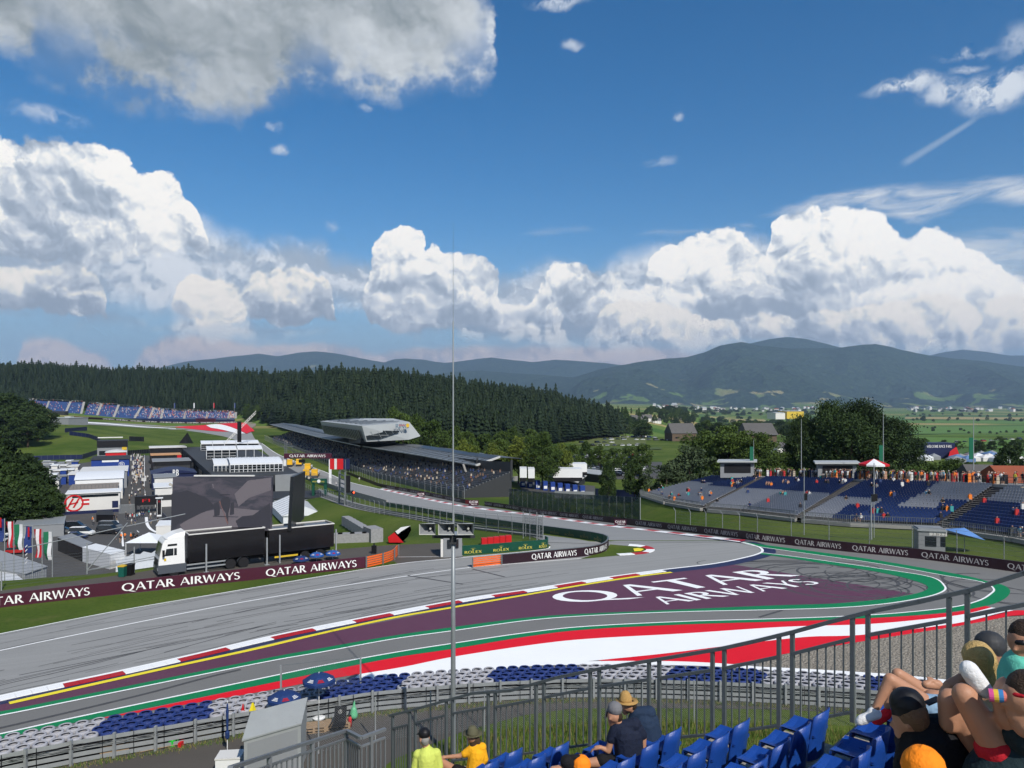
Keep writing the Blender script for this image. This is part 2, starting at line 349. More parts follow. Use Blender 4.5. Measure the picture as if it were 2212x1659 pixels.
def vnoise(x, y, seed=0):
    ix, iy = np.floor(x), np.floor(y); fx, fy = x-ix, y-iy; fx = fx*fx*(3-2*fx); fy = fy*fy*(3-2*fy)
    a = hash2(ix, iy, seed); b = hash2(ix+1, iy, seed); c = hash2(ix, iy+1, seed); d = hash2(ix+1, iy+1, seed)
    return (a*(1-fx)+b*fx)*(1-fy)+(c*(1-fx)+d*fx)*fy
def fbm(x, y, oct_=4, seed=0):
    t = 0; a = 0.5; 
    for k in range(oct_): t = t+a*(vnoise(x, y, seed+k)-0.5)*2; x, y, a = x*2.03, y*2.03, a*0.5
    return t
def sstep(a, b, x): t = np.clip((x-a)/(b-a), 0, 1); return t*t*(3-2*t)
CREST = np.array([(-150,30),(-95,50),(-64,62),(-39,71),(-21,87),(-12,96),(-12.5,112),(-19,136),(-37,174),(-53,212),(-78,265),(-112,330),(-150,420),(-200,520)], float)
HPX = np.array([-1500,-300,0,280,500,560,620,700,800,900,1000,1100,1200,1300,1420,1520,1700,9999], float); HT = (HPX-CX)/F
HYB = np.array([1150,1150,1150,1150,1120,950,740,640,570,520,490,500,600,700,800,900,900,900], float)
HYR = np.array([1450,1450,1450,1400,1350,1250,1050,980,900,860,850,850,850,850,1000,1100,1100,1100], float)
HPY = np.array([775,775,783,795,800,802,803,800,797,806,820,833,852,880,905,930,1000,1000], float)
HZR = EYE-(HPY-HY)/F*HYR-25
def crest_dist(x, y):
    best = np.full(np.shape(x), 1e9); sgn = np.ones(np.shape(x))
    for (ax, ay), (bx, by) in zip(CREST[:-1], CREST[1:]):
        dx, dy = bx-ax, by-ay; L = dx*dx+dy*dy
        t = np.clip(((x-ax)*dx+(y-ay)*dy)/L, 0, 1); ex, ey = x-ax-t*dx, y-ay-t*dy; d = ex*ex+ey*ey
        s = dx*(y-ay)-dy*(x-ax); m = d < best; best = np.where(m, d, best); sgn = np.where(m, np.sign(s), sgn)
    return np.sqrt(best)*sgn
def H(x, y):
    x = np.asarray(x, float); y = np.asarray(y, float); t = x/np.maximum(np.abs(y), 1.0)
    fr = np.interp(y, [-1e4,88,105,130,162,225,300,450,560,700,1000,1600,2e4], [0,0,-1.9,-4.6,-7.5,-11.5,-14.5,-16,-17,-18,-28,-60,-60])
    fl = np.interp(y, [-1e4,88,105,130,162,225,300,460,600,750,900,1200,2e4], [0,0,-1.9,-4.6,-7.5,-11.5,-14.5,-14.5,-14.5,-12.5,-10.5,-8,-8])
    k = sstep(-0.24, -0.14, t); z = fl*(1-k)+fr*k
    d = crest_dist(x, y); pd = sstep(0, 17, d)*(1-sstep(430, 520, y))
    z = z*(1-pd)+(-14.0)*pd
    z = z+11.5*sstep(418, 540, y)*sstep(0.44, 0.62, -t)
    yb = np.interp(t, HT, HYB); yr = np.interp(t, HT, HYR); zr = np.interp(t, HT, HZR)
    g = sstep(0, 1, (y-yb)/(yr-yb)); on = 1-sstep(0.20, 0.33, t)
    far = sstep(yr+150, yr+900, y)
    zh = zr*(1-0.55*far)
    z = z+(zh-z)*g*on*np.where(zh > z, 1, 0.6)
    z = z+9.2*sstep(31.5, 12, y)*(y > -200)
    z = z+np.where(y > 1700, fbm(x/700, y/700, 3)*6, 0)
    return z
def hz(x, y): return float(H(x, y))
_YS = np.concatenate([np.arange(6, 400, 0.5), 400*1.004**np.arange(0, 1000)])
def G(px, py, off=0.0):
    t = (px-CX)/F; s = (HY-py)/F; zz = EYE+s*_YS-off; hh = H(t*_YS, _YS); b = np.nonzero((zz < hh) & (_YS > 28))[0]
    if len(b) == 0: y = 9000.0
    else:
        i = b[0]; a0, a1 = _YS[max(i-1, 0)], _YS[i]
        for _ in range(24):
            m_ = (a0+a1)/2
            if EYE+s*m_-off < float(H(t*m_, m_)): a1 = m_
            else: a0 = m_
        y = (a0+a1)/2
    return Vector((t*y, y, EYE+s*y))
def Z(px, py, z):        # point of the sight line that lies at height z
    y = (EYE-z)*F/(py-HY); return Vector(((px-CX)/F*y, y, z))
def W(px, py, y): return Vector(((px-CX)/F*y, y, EYE-(py-HY)/F*y))
def cat(pts, n=8, closed=False):   # Catmull-Rom through survey points
    P = [Vector(p) for p in pts]; out = []
    for i in range(len(P)-1):
        p0 = P[i-1] if i > 0 else P[i]*2-P[i+1]; p1, p2 = P[i], P[i+1]; p3 = P[i+2] if i+2 < len(P) else P[i+1]*2-P[i]
        for k in range(n):
            t = k/n; out.append(0.5*((2*p1)+(p2-p0)*t+(2*p0-5*p1+4*p2-p3)*t*t+(3*p1-p0-3*p2+p3)*t**3))
    out.append(P[-1]); return out
def resample(P, n):
    P = [Vector(p) for p in P]; L = [0]
    for a, b in zip(P[:-1], P[1:]): L.append(L[-1]+(b-a).length)
    out = []; j = 0
    for k in range(n):
        s = L[-1]*k/(n-1)
        while j < len(L)-2 and L[j+1] < s: j += 1
        t = (s-L[j])/max(L[j+1]-L[j], 1e-9); out.append(P[j].lerp(P[j+1], min(max(t, 0), 1)))
    return out
def path_len(P): return sum((Vector(b)-Vector(a)).length for a, b in zip(P[:-1], P[1:]))
def gpath(pts, n=8, off=0.0, flat=None):
    c = cat([(a, b, 0) for a, b in pts], n)
    if flat is not None: return [Z(p.x, p.y, flat) for p in c]
    return [G(p.x, p.y, off) for p in c]
def offset_path(P, d):    # sideways in plan, + = left of travel
    out = []
    for i, p in enumerate(P):
        a = P[max(i-1, 0)]; b = P[min(i+1, len(P)-1)]; t = Vector((b.x-a.x, b.y-a.y, 0)).normalized()
        out.append(Vector((p.x-t.y*d, p.y+t.x*d, p.z)))
    return out
def drape(P, off): return [Vector((p.x, p.y, hz(p.x, p.y)+off)) for p in P]
def ribbon(mb, A, B, mi=None, div=1):
    n = len(A)
    for k in range(div):
        a = [A[i].lerp(B[i], k/div) for i in range(n)]; b = [A[i].lerp(B[i], (k+1)/div) for i in range(n)]
        mb.add(a+b, [(i, n+i, n+i+1, i+1) for i in range(n-1)], mi)
    return mb
def _st(x0, y0, x1, y1, w0, w1=None):
    w1 = w1 or w0; d = Vector((x1-x0, y1-y0)); d.normalize(); k = 1/max(abs(d.y), 0.5); 
    if abs(d.y) > 0.35: return [[(x0-w0*k/2, y0), (x0+w0*k/2, y0), (x1+w1*k/2, y1), (x1-w1*k/2, y1)]]
    return [[(x0, y0-w0/2), (x0, y0+w0/2), (x1, y1+w1/2), (x1, y1-w1/2)]]
def _arc(cx, cy, rx, ry, a0, a1, wt, wk, n=14):
    out = []
    for i in range(n):
        q = []
        for a, s in ((a0+(a1-a0)*i/n, 0), (a0+(a1-a0)*(i+1)/n, 1)):
            w_ = wt+(wk-wt)*abs(cos(a)); q.append(((cx+(rx+w_/2)*cos(a), cy+(ry+w_/2)*sin(a)), (cx+(rx-w_/2)*cos(a), cy+(ry-w_/2)*sin(a))))
        out.append([q[0][0], q[1][0], q[1][1], q[0][1]])
    return out
def glyph(ch):
    t, k = 0.085, 0.16; P = pi
    return {
    'Q': (_arc(.47,.5,.39,.45,0,2*P,t,k,22)+_st(.5,.06,.98,-.16,.10,.13), 1.0), 'O': (_arc(.45,.5,.37,.45,0,2*P,t,k,22), .93),
    'A': (_st(.05,0,.36,1,.08,.07)+_st(.38,1,.72,0,.13,.17)+_st(.17,.34,.58,.34,.08), .76),
    'T': (_st(0,.95,.64,.95,.1)+_st(.32,0,.32,.9,k), .66), 'R': (_st(.12,0,.12,1,k)+_arc(.26,.73,.22,.225,-P/2,P/2,t,k,9)+_st(.12,.955,.27,.955,t)+_st(.12,.505,.27,.505,t)+_st(.28,.5,.64,0,.12,.18), .66),
    'I': (_st(.12,0,.12,1,k), .26), 'W': (_st(.04,1,.28,0,.15,.13)+_st(.28,0,.5,1,.07)+_st(.5,1,.76,0,.15,.13)+_st(.76,0,.99,1,.07), 1.03),
    'Y': (_st(.02,1,.34,.45,.15,.14)+_st(.34,.45,.62,1,.08)+_st(.32,0,.32,.5,k), .62),
    'S': (_arc(.27,.74,.18,.21,P*.15,P*1.5,t,.13,10)+_arc(.27,.27,.2,.225,-P*.85,P*.5,t,.13,10), .53),
    'L': (_st(.12,0,.12,1,k)+_st(.12,.05,.56,.05,.1), .58), 'E': (_st(.12,0,.12,1,k)+_st(.12,.05,.56,.05,.1)+_st(.12,.5,.5,.5,.1)+_st(.12,.95,.55,.95,.1), .6),
    'X': (_st(.04,0,.6,1,.09)+_st(.04,1,.6,0,.16), .66), 'V': (_st(.04,1,.34,0,.16,.13)+_st(.34,0,.62,1,.09), .66),
    'B': (_st(.12,0,.12,1,k)+_arc(.26,.74,.19,.215,-P/2,P/2,t,k,8)+_arc(.28,.27,.22,.225,-P/2,P/2,t,k,8)+_st(.12,.955,.27,.955,t)+_st(.12,.5,.27,.5,t)+_st(.12,.045,.29,.045,t), .58),
    'C': (_arc(.45,.5,.36,.45,P*.25,P*1.75,t,k,16), .8), 'M': (_st(.08,0,.12,1,.1)+_st(.12,1,.44,.05,.15,.12)+_st(.44,.05,.76,1,.09)+_st(.76,1,.8,0,.16), .92),
    'F': (_st(.12,0,.12,1,k)+_st(.12,.5,.5,.5,.1)+_st(.12,.95,.58,.95,.1), .58), 'N': (_st(.1,0,.1,1,.1)+_st(.1,1,.68,0,.15)+_st(.68,0,.68,1,.1), .8),
    '1': (_st(.22,0,.22,1,k)+_st(.05,.8,.22,.97,.1), .4), '2': (_arc(.26,.72,.2,.23,-P*.15,P*.95,t,.13,9)+_st(.06,.05,.5,.62,.11)+_st(.05,.05,.52,.05,.1), .58),
    'D': (_st(.12,0,.12,1,k)+_arc(.2,.5,.4,.45,-P/2,P/2,t,k,14), .75), 'U': (_st(.1,.3,.1,1,k)+_st(.6,.3,.6,1,.1)+_arc(.35,.3,.25,.25,P,2*P,t,.13,9), .72),
    'H': (_st(.12,0,.12,1,k)+_st(.64,0,.64,1,k)+_st(.12,.5,.64,.5,.1), .78), 'P': (_st(.12,0,.12,1,k)+_arc(.26,.72,.22,.235,-P/2,P/2,t,k,9)+_st(.12,.955,.27,.955,t)+_st(.12,.485,.27,.485,t), .58),
    'K': (_st(.12,0,.12,1,k)+_st(.16,.45,.56,1,.1)+_st(.26,.55,.6,0,.16), .64), 'G': (_arc(.45,.5,.36,.45,P*.25,P*1.85,t,k,16)+_st(.8,.1,.8,.45,.12)+_st(.5,.45,.86,.45,.09), .9),
    ' ': ([], .38)}[ch]
def text_polys(s, sp=0.06, bold=0.0):
    x = 0; out = []
    for ch in s:
        ps, a = glyph(ch); out += [[(px+x, py) for px, py in p] for p in ps]; x += a+sp
    return out, x-sp
def put_text(mb, s, fn, sp=0.06, mi=None):   # fn(u 0..1, v, k) -> point
    ps, wd = text_polys(s, sp)
    for k, p in enumerate(ps): mb.poly([fn(x/wd, y, k % 7) for x, y in p], mi)
def text_quad(mb, s, o, e1, e2, n, sp=0.06, mi=None, eps=0.0006):  # o origin, e1 full width, e2 cap height, n normal
    o, e1, e2, n = map(Vector, (o, e1, e2, n)); put_text(mb, s, lambda u, v, k: o+e1*u+e2*v+n*(eps*k), sp, mi)
def terrain_mat():
    m = bpy.data.materials.new('meadow_and_woodland'); m.use_nodes = True; t = NT(m.node_tree)
    b = t.n['Principled BSDF']; b.inputs['Roughness'].default_value = 0.95; b.inputs['Specular IOR Level'].default_value = 0.1
    p = t.node('ShaderNodeNewGeometry').outputs['Position']; x, y, z = t.sep(p)
    n1 = t.noise(p, 0.35, 6, 0.7); n2 = t.noise(p, 0.03, 4, 0.6); n3 = t.noise(p, 3.0, 5, 0.7)
    g = t.mix(t.smooth(n2, 0.35, 0.65), (0.050, 0.088, 0.012), (0.105, 0.138, 0.026))
    g = t.mix(t.m('MULTIPLY', t.smooth(n1, 0.5, 0.8), 0.5), g, (0.14, 0.13, 0.045))
    g = t.mix(t.m('MULTIPLY', t.smooth(n3, 0.45, 0.75), 0.55), g, (0.020, 0.045, 0.006))
    far = t.noise(t.v('MULTIPLY', p, (0.0009, 0.0045, 0.0)), 1.0, 3, 0.4)
    fa = t.mix(t.smooth(far, 0.40, 0.46), (0.05, 0.11, 0.018), (0.10, 0.16, 0.03))
    fa = t.mix(t.smooth(far, 0.56, 0.60), fa, (0.30, 0.25, 0.10))
    col = t.mix(t.smooth(y, 700, 900), g, fa)
    t.l.new(col, b.inputs['Base Color'])
    bn = t.node('ShaderNodeBump'); bn.inputs['Strength'].default_value = 0.6; bn.inputs['Distance'].default_value = 0.12
    t.l.new(t.noise(p, 5.0, 4, 0.7), bn.inputs['Height']); t.l.new(bn.outputs[0], b.inputs['Normal'])
    return m
def axis(segs):
    out = []
    for a, b, st in segs: out += list(np.arange(a, b, st))
    return np.array(out+[segs[-1][1]], float)
gx = axis([(-9000,-3000,1000),(-3000,-1200,150),(-1200,-300,25),(-300,-120,6),(-120,120,2),(120,300,6),(300,1200,25),(1200,3000,150),(3000,12000,1000)])
gy = axis([(-800,-60,60),(-60,0,6),(0,280,2),(280,620,6),(620,1700,15),(1700,4000,100),(4000,20000,800)])
GX, GY = np.meshgrid(gx, gy); GZ = H(GX, GY)
def grid_mesh(name, X, Y, Zz, m, smooth=True):
    nr, nc = X.shape; me = bpy.data.meshes.new(name)
    co = np.stack([X, Y, Zz], -1).reshape(-1, 3); idx = np.arange(nr*nc).reshape(nr, nc)
    f = np.stack([idx[:-1,:-1], idx[:-1,1:], idx[1:,1:], idx[1:,:-1]], -1).reshape(-1, 4)
    me.vertices.add(len(co)); me.vertices.foreach_set('co', co.ravel())
    me.loops.add(f.size); me.loops.foreach_set('vertex_index', f.ravel())
    me.polygons.add(len(f)); me.polygons.foreach_set('loop_start', np.arange(0, f.size, 4)); me.polygons.foreach_set('loop_total', np.full(len(f), 4))
    me.update(calc_edges=True); me.materials.append(m)
    if smooth: me.shade_smooth()
    o = bpy.data.objects.new(name, me); COL.objects.link(o); return o
TM = terrain_mat()
tag(grid_mesh('ground', GX, GY, GZ, TM), kind='structure')
def mountain_mat():
    m = bpy.data.materials.new('mountain_forest'); m.use_nodes = True; t = NT(m.node_tree)
    b = t.n['Principled BSDF']; b.inputs['Roughness'].default_value = 1.0; b.inputs['Specular IOR Level'].default_value = 0.0
    p = t.node('ShaderNodeNewGeometry').outputs['Position']; x, y, z = t.sep(p)
    n = t.noise(p, 0.0028, 4, 0.55); n2 = t.noise(p, 0.02, 4, 0.7); n3 = t.noise(p, 0.0011, 2, 0.5)
    fo = t.mix(t.smooth(n2, 0.35, 0.7), (0.010, 0.024, 0.017), (0.050, 0.080, 0.045))
    me_ = t.mix(t.smooth(n3, 0.45, 0.6), (0.10, 0.16, 0.04), (0.24, 0.21, 0.10))
    lim = t.m('MULTIPLY_ADD', t.smooth(z, 40, 420), 0.16, 0.565)
    k = t.smooth(t.m('SUBTRACT', n, lim), 0.0, 0.02)
    t.l.new(t.mix(k, fo, me_), b.inputs['Base Color']); bn = t.node('ShaderNodeBump'); bn.inputs['Distance'].default_value = 90; t.l.new(t.noise(p, 0.0035, 7, .62), bn.inputs['Height']); t.l.new(bn.outputs[0], b.inputs['Normal']); return m
MM = mountain_mat()
def mountain(name, prof, yf, yr, amp, seed, back=2500):
    px = np.array([p[0] for p in prof], float); py = np.array([p[1] for p in prof], float)
    a = np.linspace(px[0], px[-1], 380); s = np.concatenate([np.linspace(0, 1, 90), 1+np.linspace(0.02, 1, 12)])
    A_, S_ = np.meshgrid(a, s); top = EYE+(HY-np.interp(A_, px, py))/F*yr
    Yd = np.where(S_ <= 1, yf+(yr-yf)*S_, yr+(S_-1)*back); Xd = (A_-CX)/F*Yd
    n = fbm(Xd/1500, Yd/1500, 5, seed); rid = 1-np.abs(fbm(Xd/1900+5, Yd/2600, 4, seed+9))*2.2
    sh = np.clip(S_, 0, 1); prof_h = sh**1.25
    z = -62+(top+62)*prof_h+amp*(n*1.6+(rid-0.6)*2.2)*np.sin(np.pi*np.clip(sh, 0, 1))*1.0+amp*0.10*fbm(Xd/260, Yd/260, 3, seed+3)*sh
    z = z*np.where(S_ > 1, 1-0.75*(S_-1), 1)
    z = np.maximum(z, -62+0*z)
    tag(grid_mesh(name, Xd, Yd, z, MM), kind='structure')
mountain('mountain_range', [(860,868),(940,850),(1000,836),(1080,832),(1150,830),(1230,818),(1300,798),(1400,778),(1480,772),(1520,762),(1556,746),(1600,738),(1640,746),(1700,752),(1800,752),(1850,746),(1890,742),(1950,756),(2020,770),(2100,778),(2212,792),(2500,800),(2800,830)], 8900, 12200, 150, 3)
mountain('mountain_peak', [(1480,800),(1560,765),(1620,742),(1660,733),(1700,728),(1740,732),(1790,744),(1840,756),(1900,775),(2000,800)], 12300, 14800, 60, 11)
mountain('blue_mountain_range', [(300,815),(350,793),(400,781),(440,777),(520,768),(560,764),(600,770),(640,762),(682,759),(720,762),(760,770),(800,778),(830,783),(850,776),(880,774),(920,778),(960,784),(1010,778),(1060,772),(1110,778),(1150,782),(1200,777),(1240,779),(1300,784),(1360,790),(1500,800)], 13500, 17500, 120, 21)
mountain('middle_hill_range', [(780,860),(850,832),(920,812),(980,803),(1040,801),(1106,806),(1200,812),(1260,818),(1340,840),(1420,862)], 9500, 13000, 70, 31)
mountain('distant_mountain_range', [(1900,800),(1960,782),(2030,762),(2080,755),(2130,760),(2180,768),(2260,768),(2500,780)], 15000, 19000, 60, 41)
def asphalt_mat(name, col, amp=0.16, streak=0.0):
    m = bpy.data.materials.new(name); m.use_nodes = True; t = NT(m.node_tree); b = t.n['Principled BSDF']
    b.inputs['Roughness'].default_value = 0.85; b.inputs['Specular IOR Level'].default_value = 0.25
    p = t.node('ShaderNodeNewGeometry').outputs['Position']
    n = t.noise(p, 0.22, 5, 0.6); n2 = t.noise(p, 14.0, 3, 0.8)
    f = t.m('MULTIPLY_ADD', n, 2*amp, 1-amp); f = t.m('MULTIPLY', f, t.m('MULTIPLY_ADD', n2, 0.5, 0.75))
    if streak:
        r = t.node('ShaderNodeVectorRotate'); r.rotation_type = 'Z_AXIS'; r.inputs['Angle'].default_value = -radians(24); t.l.new(p, r.inputs['Vector'])
        v = t.v('MULTIPLY', r.outputs[0], (0.035, 1.6, 0.0)); s = t.noise(v, 1.0, 5, 0.65)
        f = t.m('MULTIPLY', f, t.m('MULTIPLY_ADD', t.smooth(s, 0.35, 0.65), streak, 1-streak))
    rgb = t.node('ShaderNodeRGB'); rgb.outputs[0].default_value = (*col, 1)
    t.l.new(t.v('SCALE', rgb.outputs[0], scale=f), b.inputs['Base Color'])
    bn = t.node('ShaderNodeBump'); bn.inputs['Strength'].default_value = 0.35; bn.inputs['Distance'].default_value = 0.01
    t.l.new(n2, bn.inputs['Height']); t.l.new(bn.outputs[0], b.inputs['Normal']); return m
M_TRACK = asphalt_mat('track_asphalt', (0.275, 0.275, 0.265), 0.08, 0.10)
M_RUN = asphalt_mat('runoff_asphalt', (0.170, 0.168, 0.160), 0.12)
M_ROAD = asphalt_mat('service_road_asphalt', (0.085, 0.076, 0.066), 0.25)
M_PAD = asphalt_mat('paddock_asphalt', (0.078, 0.076, 0.074), 0.2)
def paint(name, col, wear=0.12):
    m = bpy.data.materials.new(name); m.use_nodes = True; t = NT(m.node_tree); b = t.n['Principled BSDF']
    b.inputs['Roughness'].default_value = 0.6; b.inputs['Specular IOR Level'].default_value = 0.3
    p = t.node('ShaderNodeNewGeometry').outputs['Position']
    n = t.noise(p, 0.5, 6, 0.7); n2 = t.noise(t.v('MULTIPLY', p, (1.0, 3.0, 1.0)), 2.4, 6, 0.75)
    f = t.m('MULTIPLY_ADD', n, 2*wear, 1-wear); f = t.m('MULTIPLY', f, t.m('MULTIPLY_ADD', t.smooth(n2, 0.62, 0.72), -0.18, 1.0))
    rgb = t.node('ShaderNodeRGB'); rgb.outputs[0].default_value = (*col, 1)
    t.l.new(t.v('SCALE', rgb.outputs[0], scale=f), b.inputs['Base Color'])
    bn = t.node('ShaderNodeBump'); bn.inputs['Strength'].default_value = 0.25; bn.inputs['Distance'].default_value = 0.01
    t.l.new(t.noise(p, 14.0, 3, 0.8), bn.inputs['Height']); t.l.new(bn.outputs[0], b.inputs['Normal']); return m
P_PUR = paint('maroon_paint', (0.108, 0.036, 0.066)); P_GRN = paint('green_paint', (0.0, 0.19, 0.062)); P_RED = paint('red_paint', (0.70, 0.002, 0.012), 0.06)
P_WHT = paint('white_paint', (0.86, 0.86, 0.84), 0.05); P_NAV = paint('navy_paint', (0.020, 0.026, 0.075)); P_YEL = paint('yellow_paint', (0.80, 0.66, 0.03)); P_KRD = paint('kerb_red_paint', (0.42, 0.012, 0.018), 0.2)
def flat_poly(name, pts, z, m, n=6):
    P = [Z(p.x, p.y, z) for p in cat([(a, b, 0) for a, b in pts], n)] if n > 1 else [Z(a, b, z) for a, b in pts]
    mb = MB(); mb.poly(P); o = struct(mb, name, m)
    if o.data.polygons[0].normal.z < 0: o.data.flip_normals()
    return o
def strip(name, A_, B_, z, m, n=60, k=6):
    a = resample([Z(p.x, p.y, z) for p in cat([(q[0], q[1], 0) for q in A_], k)], n); b = resample([Z(p.x, p.y, z) for p in cat([(q[0], q[1], 0) for q in B_], k)], n)
    mb = MB(); ribbon(mb, a, b); o = struct(mb, name, m)
    if o.data.polygons[0].normal.z < 0: o.data.flip_normals()
    return o
def line(name, pts, z, wd, m, k=8, side=0):
    c = [Z(p.x, p.y, z) for p in cat([(q[0], q[1], 0) for q in pts], k)]
    mb = MB(); ribbon(mb, offset_path(c, wd/2+side), offset_path(c, -wd/2+side)); o = struct(mb, name, m)
    if o.data.polygons[0].normal.z < 0: o.data.flip_normals()
    return o
def P1(zx, zy): return (0.25*zx, 1324.9+0.25*zy)
def P3(zx, zy): return (691+0.2864*zx, 1036.9+0.2864*zy)
def P22(zx, zy): return (1267+0.427*zx, 1094.5+0.427*zy)
GRASS_EDGE = [(-160,1399),(0,1369),(240,1322),(461,1284),(691,1245.4),(860,1218),(977,1206.4),(1120,1193),(1180,1185.5),(1188,1180)]
LINE2 = [(-160,1437),(0,1405),(110,1382),(461,1312),(691,1273),(877,1244.5),(1017,1225.6),(1130,1216),(1255,1206),(1320,1200.5)]
KERB_O = [(-160,1543),(0,1503),(235,1453.6),(400,1417),(553,1381),(691,1352),(977,1297.5),(1140,1273),(1267,1253),(1324.5,1244.5),(1425,1231),(1540,1217.5),(1610,1203.5),(1638.5,1195),(1644,1188.4),(1634,1181),(1600,1171.5),(1570,1168.6)]
flat_poly('corner_asphalt', [(-400,1445)]+GRASS_EDGE[:7]+[(1120,1193),(1250,1176),(1330,1168.3),(1640,1168.3),(1694,1175),(1839,1191),(1993,1206),(2138,1226),(2300,1246),(2500,1268),(2500,1420),(2212,1470),(1840,1480),(1440,1462),(1124,1462),(900,1478),(700,1508),(460,1548),(212,1592),(0,1632),(-300,1700)], 0.008, M_RUN, 1)
flat_poly('track_surface', GRASS_EDGE[:7]+[(977,1206.4),(1120,1193),(1250,1176),(1330,1168.3),(1570,1168.4),(1634,1181),(1644,1188.4),(1638.5,1195),(1610,1203.5),(1540,1217.5),(1425,1231),(1267,1253),(1140,1273),(977,1297.5),(691,1352),(553,1381),(400,1417),(235,1453.6),(0,1503),(-160,1543)], 0.014, M_TRACK, 1)
def gravel_mat():
    m = bpy.data.materials.new('gravel'); m.use_nodes = True; t = NT(m.node_tree); b = t.n['Principled BSDF']; b.inputs['Roughness'].default_value = 1.0; b.inputs['Specular IOR Level'].default_value = 0.1
    p = t.node('ShaderNodeNewGeometry').outputs['Position']
    v = t.node('ShaderNodeTexVoronoi'); t.l.new(p, v.inputs['Vector']); v.inputs['Scale'].default_value = 7.0
    n = t.noise(p, 0.7, 5, 0.7); c = t.mix(t.smooth(t.noise(p, 9.0, 4, 0.7), 0.35, 0.65), (0.17, 0.145, 0.11), (0.34, 0.31, 0.26))
    t.l.new(t.v('SCALE', c, scale=t.m('MULTIPLY_ADD', n, 0.5, 0.75)), b.inputs['Base Color'])
    bn = t.node('ShaderNodeBump'); bn.inputs['Strength'].default_value = 1.0; bn.inputs['Distance'].default_value = 0.10
    t.l.new(v.outputs['Distance'], bn.inputs['Height']); t.l.new(bn.outputs[0], b.inputs['Normal']); return m
M_GRAV = gravel_mat()
flat_poly('gravel_bed', [(1640,1424),(1694,1413),(1780,1399),(1864.8,1385),(1970,1367.5),(2078,1351),(2185,1330),(2212,1328),(2350,1322),(2500,1330),(2500,1500),(2212,1490),(2035,1469),(1917,1457),(1728,1446),(1640,1441)], 0.020, M_GRAV, 1)
WHITE2 = [(-160,1616),(0,1585),(160,1550),(553,1467.4),(691,1438.7),(850,1409.5),(977,1389.7),(1140,1366),(1267,1352.8),(1480.5,1342),(1694,1335.8),(1864.8,1329),(1971.5,1321),(2065.5,1310),(2114.6,1297),(2138,1284),(2146.6,1271.7),(2121,1257),(2035.6,1242),(1907.5,1219),(1779,1200.4),(1643,1181.2),(1600,1171.6)]
G2_OUT = [(-160,1628),(0,1596),(160,1561),(553,1481),(691,1452),(850,1420),(977,1401.5),(1140,1374),(1267,1359.3),(1480.5,1348.6),(1694,1342),(1864.8,1335.5),(1993,1327.5),(2080,1318),(2140,1306),(2172,1292),(2182,1276),(2168,1264),(2134,1256),(2078,1242),(1907.5,1212.2),(1779,1193.8),(1655,1177.5),(1600,1169.5)]
WHITE1 = [(-160,1572),(0,1545),(160,1513),(553,1433.6),(691,1409),(850,1380),(977,1362.5),(1140,1340),(1267,1330),(1459,1321.7),(1651,1317.4),(1800.8,1313),(1907.5,1304.6),(1993,1291),(2035.6,1278),(2040,1265),(2010,1246),(1907.5,1229),(1779,1210.6),(1700,1200),(1643,1193.4)]
G1_IN = [(-160,1563),(0,1537),(160,1505),(553,1426),(691,1400.6),(850,1373),(977,1354.8),(1140,1334),(1267,1325.4),(1459,1317),(1651,1308.5),(1800.8,1303.7),(1907.5,1294),(1967,1284.5),(1995,1277),(2005,1268.5),(1984,1257),(1907.5,1237.5),(1779,1217),(1700,1204.5),(1643,1197)]
YEL = [(20,1518.6),(100,1500.5),(250,1467),(400,1434),(553,1401),(691,1368.5),(850,1334),(977,1312),(1140,1284),(1267,1262),(1370,1246),(1451,1236)]
strip('painted_maroon_runoff', [(-160,1556),(0,1522),(100,1503),(553,1403),(691,1370.5),(977,1314),(1140,1286),(1267,1264),(1460,1236),(1572,1218.5)], [(-160,1563),(0,1537),(160,1505),(553,1426),(691,1400.6),(850,1373),(977,1354.8),(1140,1334),(1267,1325.4),(1459,1317),(1651,1308.5)], 0.024, P_PUR, 80)
flat_poly('painted_maroon_runoff', [(1440,1318),(1460,1236),(1572,1217.5),(1973.7,1282.4),(1907.5,1294),(1800.8,1303.7),(1651,1308.5)], 0.020, P_PUR, 1)
strip('painted_green_loop', WHITE1, G1_IN, 0.030, P_GRN, 160)
strip('painted_green_loop', WHITE2, G2_OUT, 0.030, P_GRN, 160)
line('painted_white_line', WHITE1, 0.036, 0.16, P_WHT); line('painted_white_line', WHITE2, 0.036, 0.16, P_WHT)
RED_T = [(217,1551.5),(400,1514),(553,1482),(691,1453),(850,1421),(977,1402),(1140,1375),(1267,1360),(1480.5,1349),(1694,1342.5),(1864.8,1336),(1993,1328.5),(2080,1319.5),(2125,1308)]
RED_B = [(217,1553),(400,1522),(553,1496),(691,1470),(777,1456),(874,1440),(977,1419),(1140,1394),(1267,1380),(1480.5,1368),(1694,1354),(1864.8,1348.6),(1993,1338),(2080,1327),(2142,1312)]
strip('painted_red_runoff', RED_T, RED_B, 0.024, P_RED, 90)
WHI_B = [(760,1468),(900,1462),(1124,1441),(1292.6,1426),(1440,1411),(1566,1395.5),(1737,1376),(1864.8,1371),(2065.5,1346.4),(2189,1318.7)]
strip('painted_white_runoff', [(777,1456),(874,1440),(977,1419),(1140,1394),(1267,1380),(1480.5,1368),(1694,1354),(1864.8,1348.6),(1993,1338),(2080,1327),(2142,1312)], WHI_B, 0.024, P_WHT, 90)
strip('painted_red_runoff', [(1292.6,1426),(1440,1411),(1566,1395.5),(1737,1376),(1864.8,1371),(2065.5,1346.4),(2189,1318.7),(2260,1326)], [(1300,1427.5),(1440,1430),(1560,1436),(1643,1423),(1694,1412.6),(1864.8,1385),(2078,1350.7),(2185,1330)], 0.024, P_RED, 60)
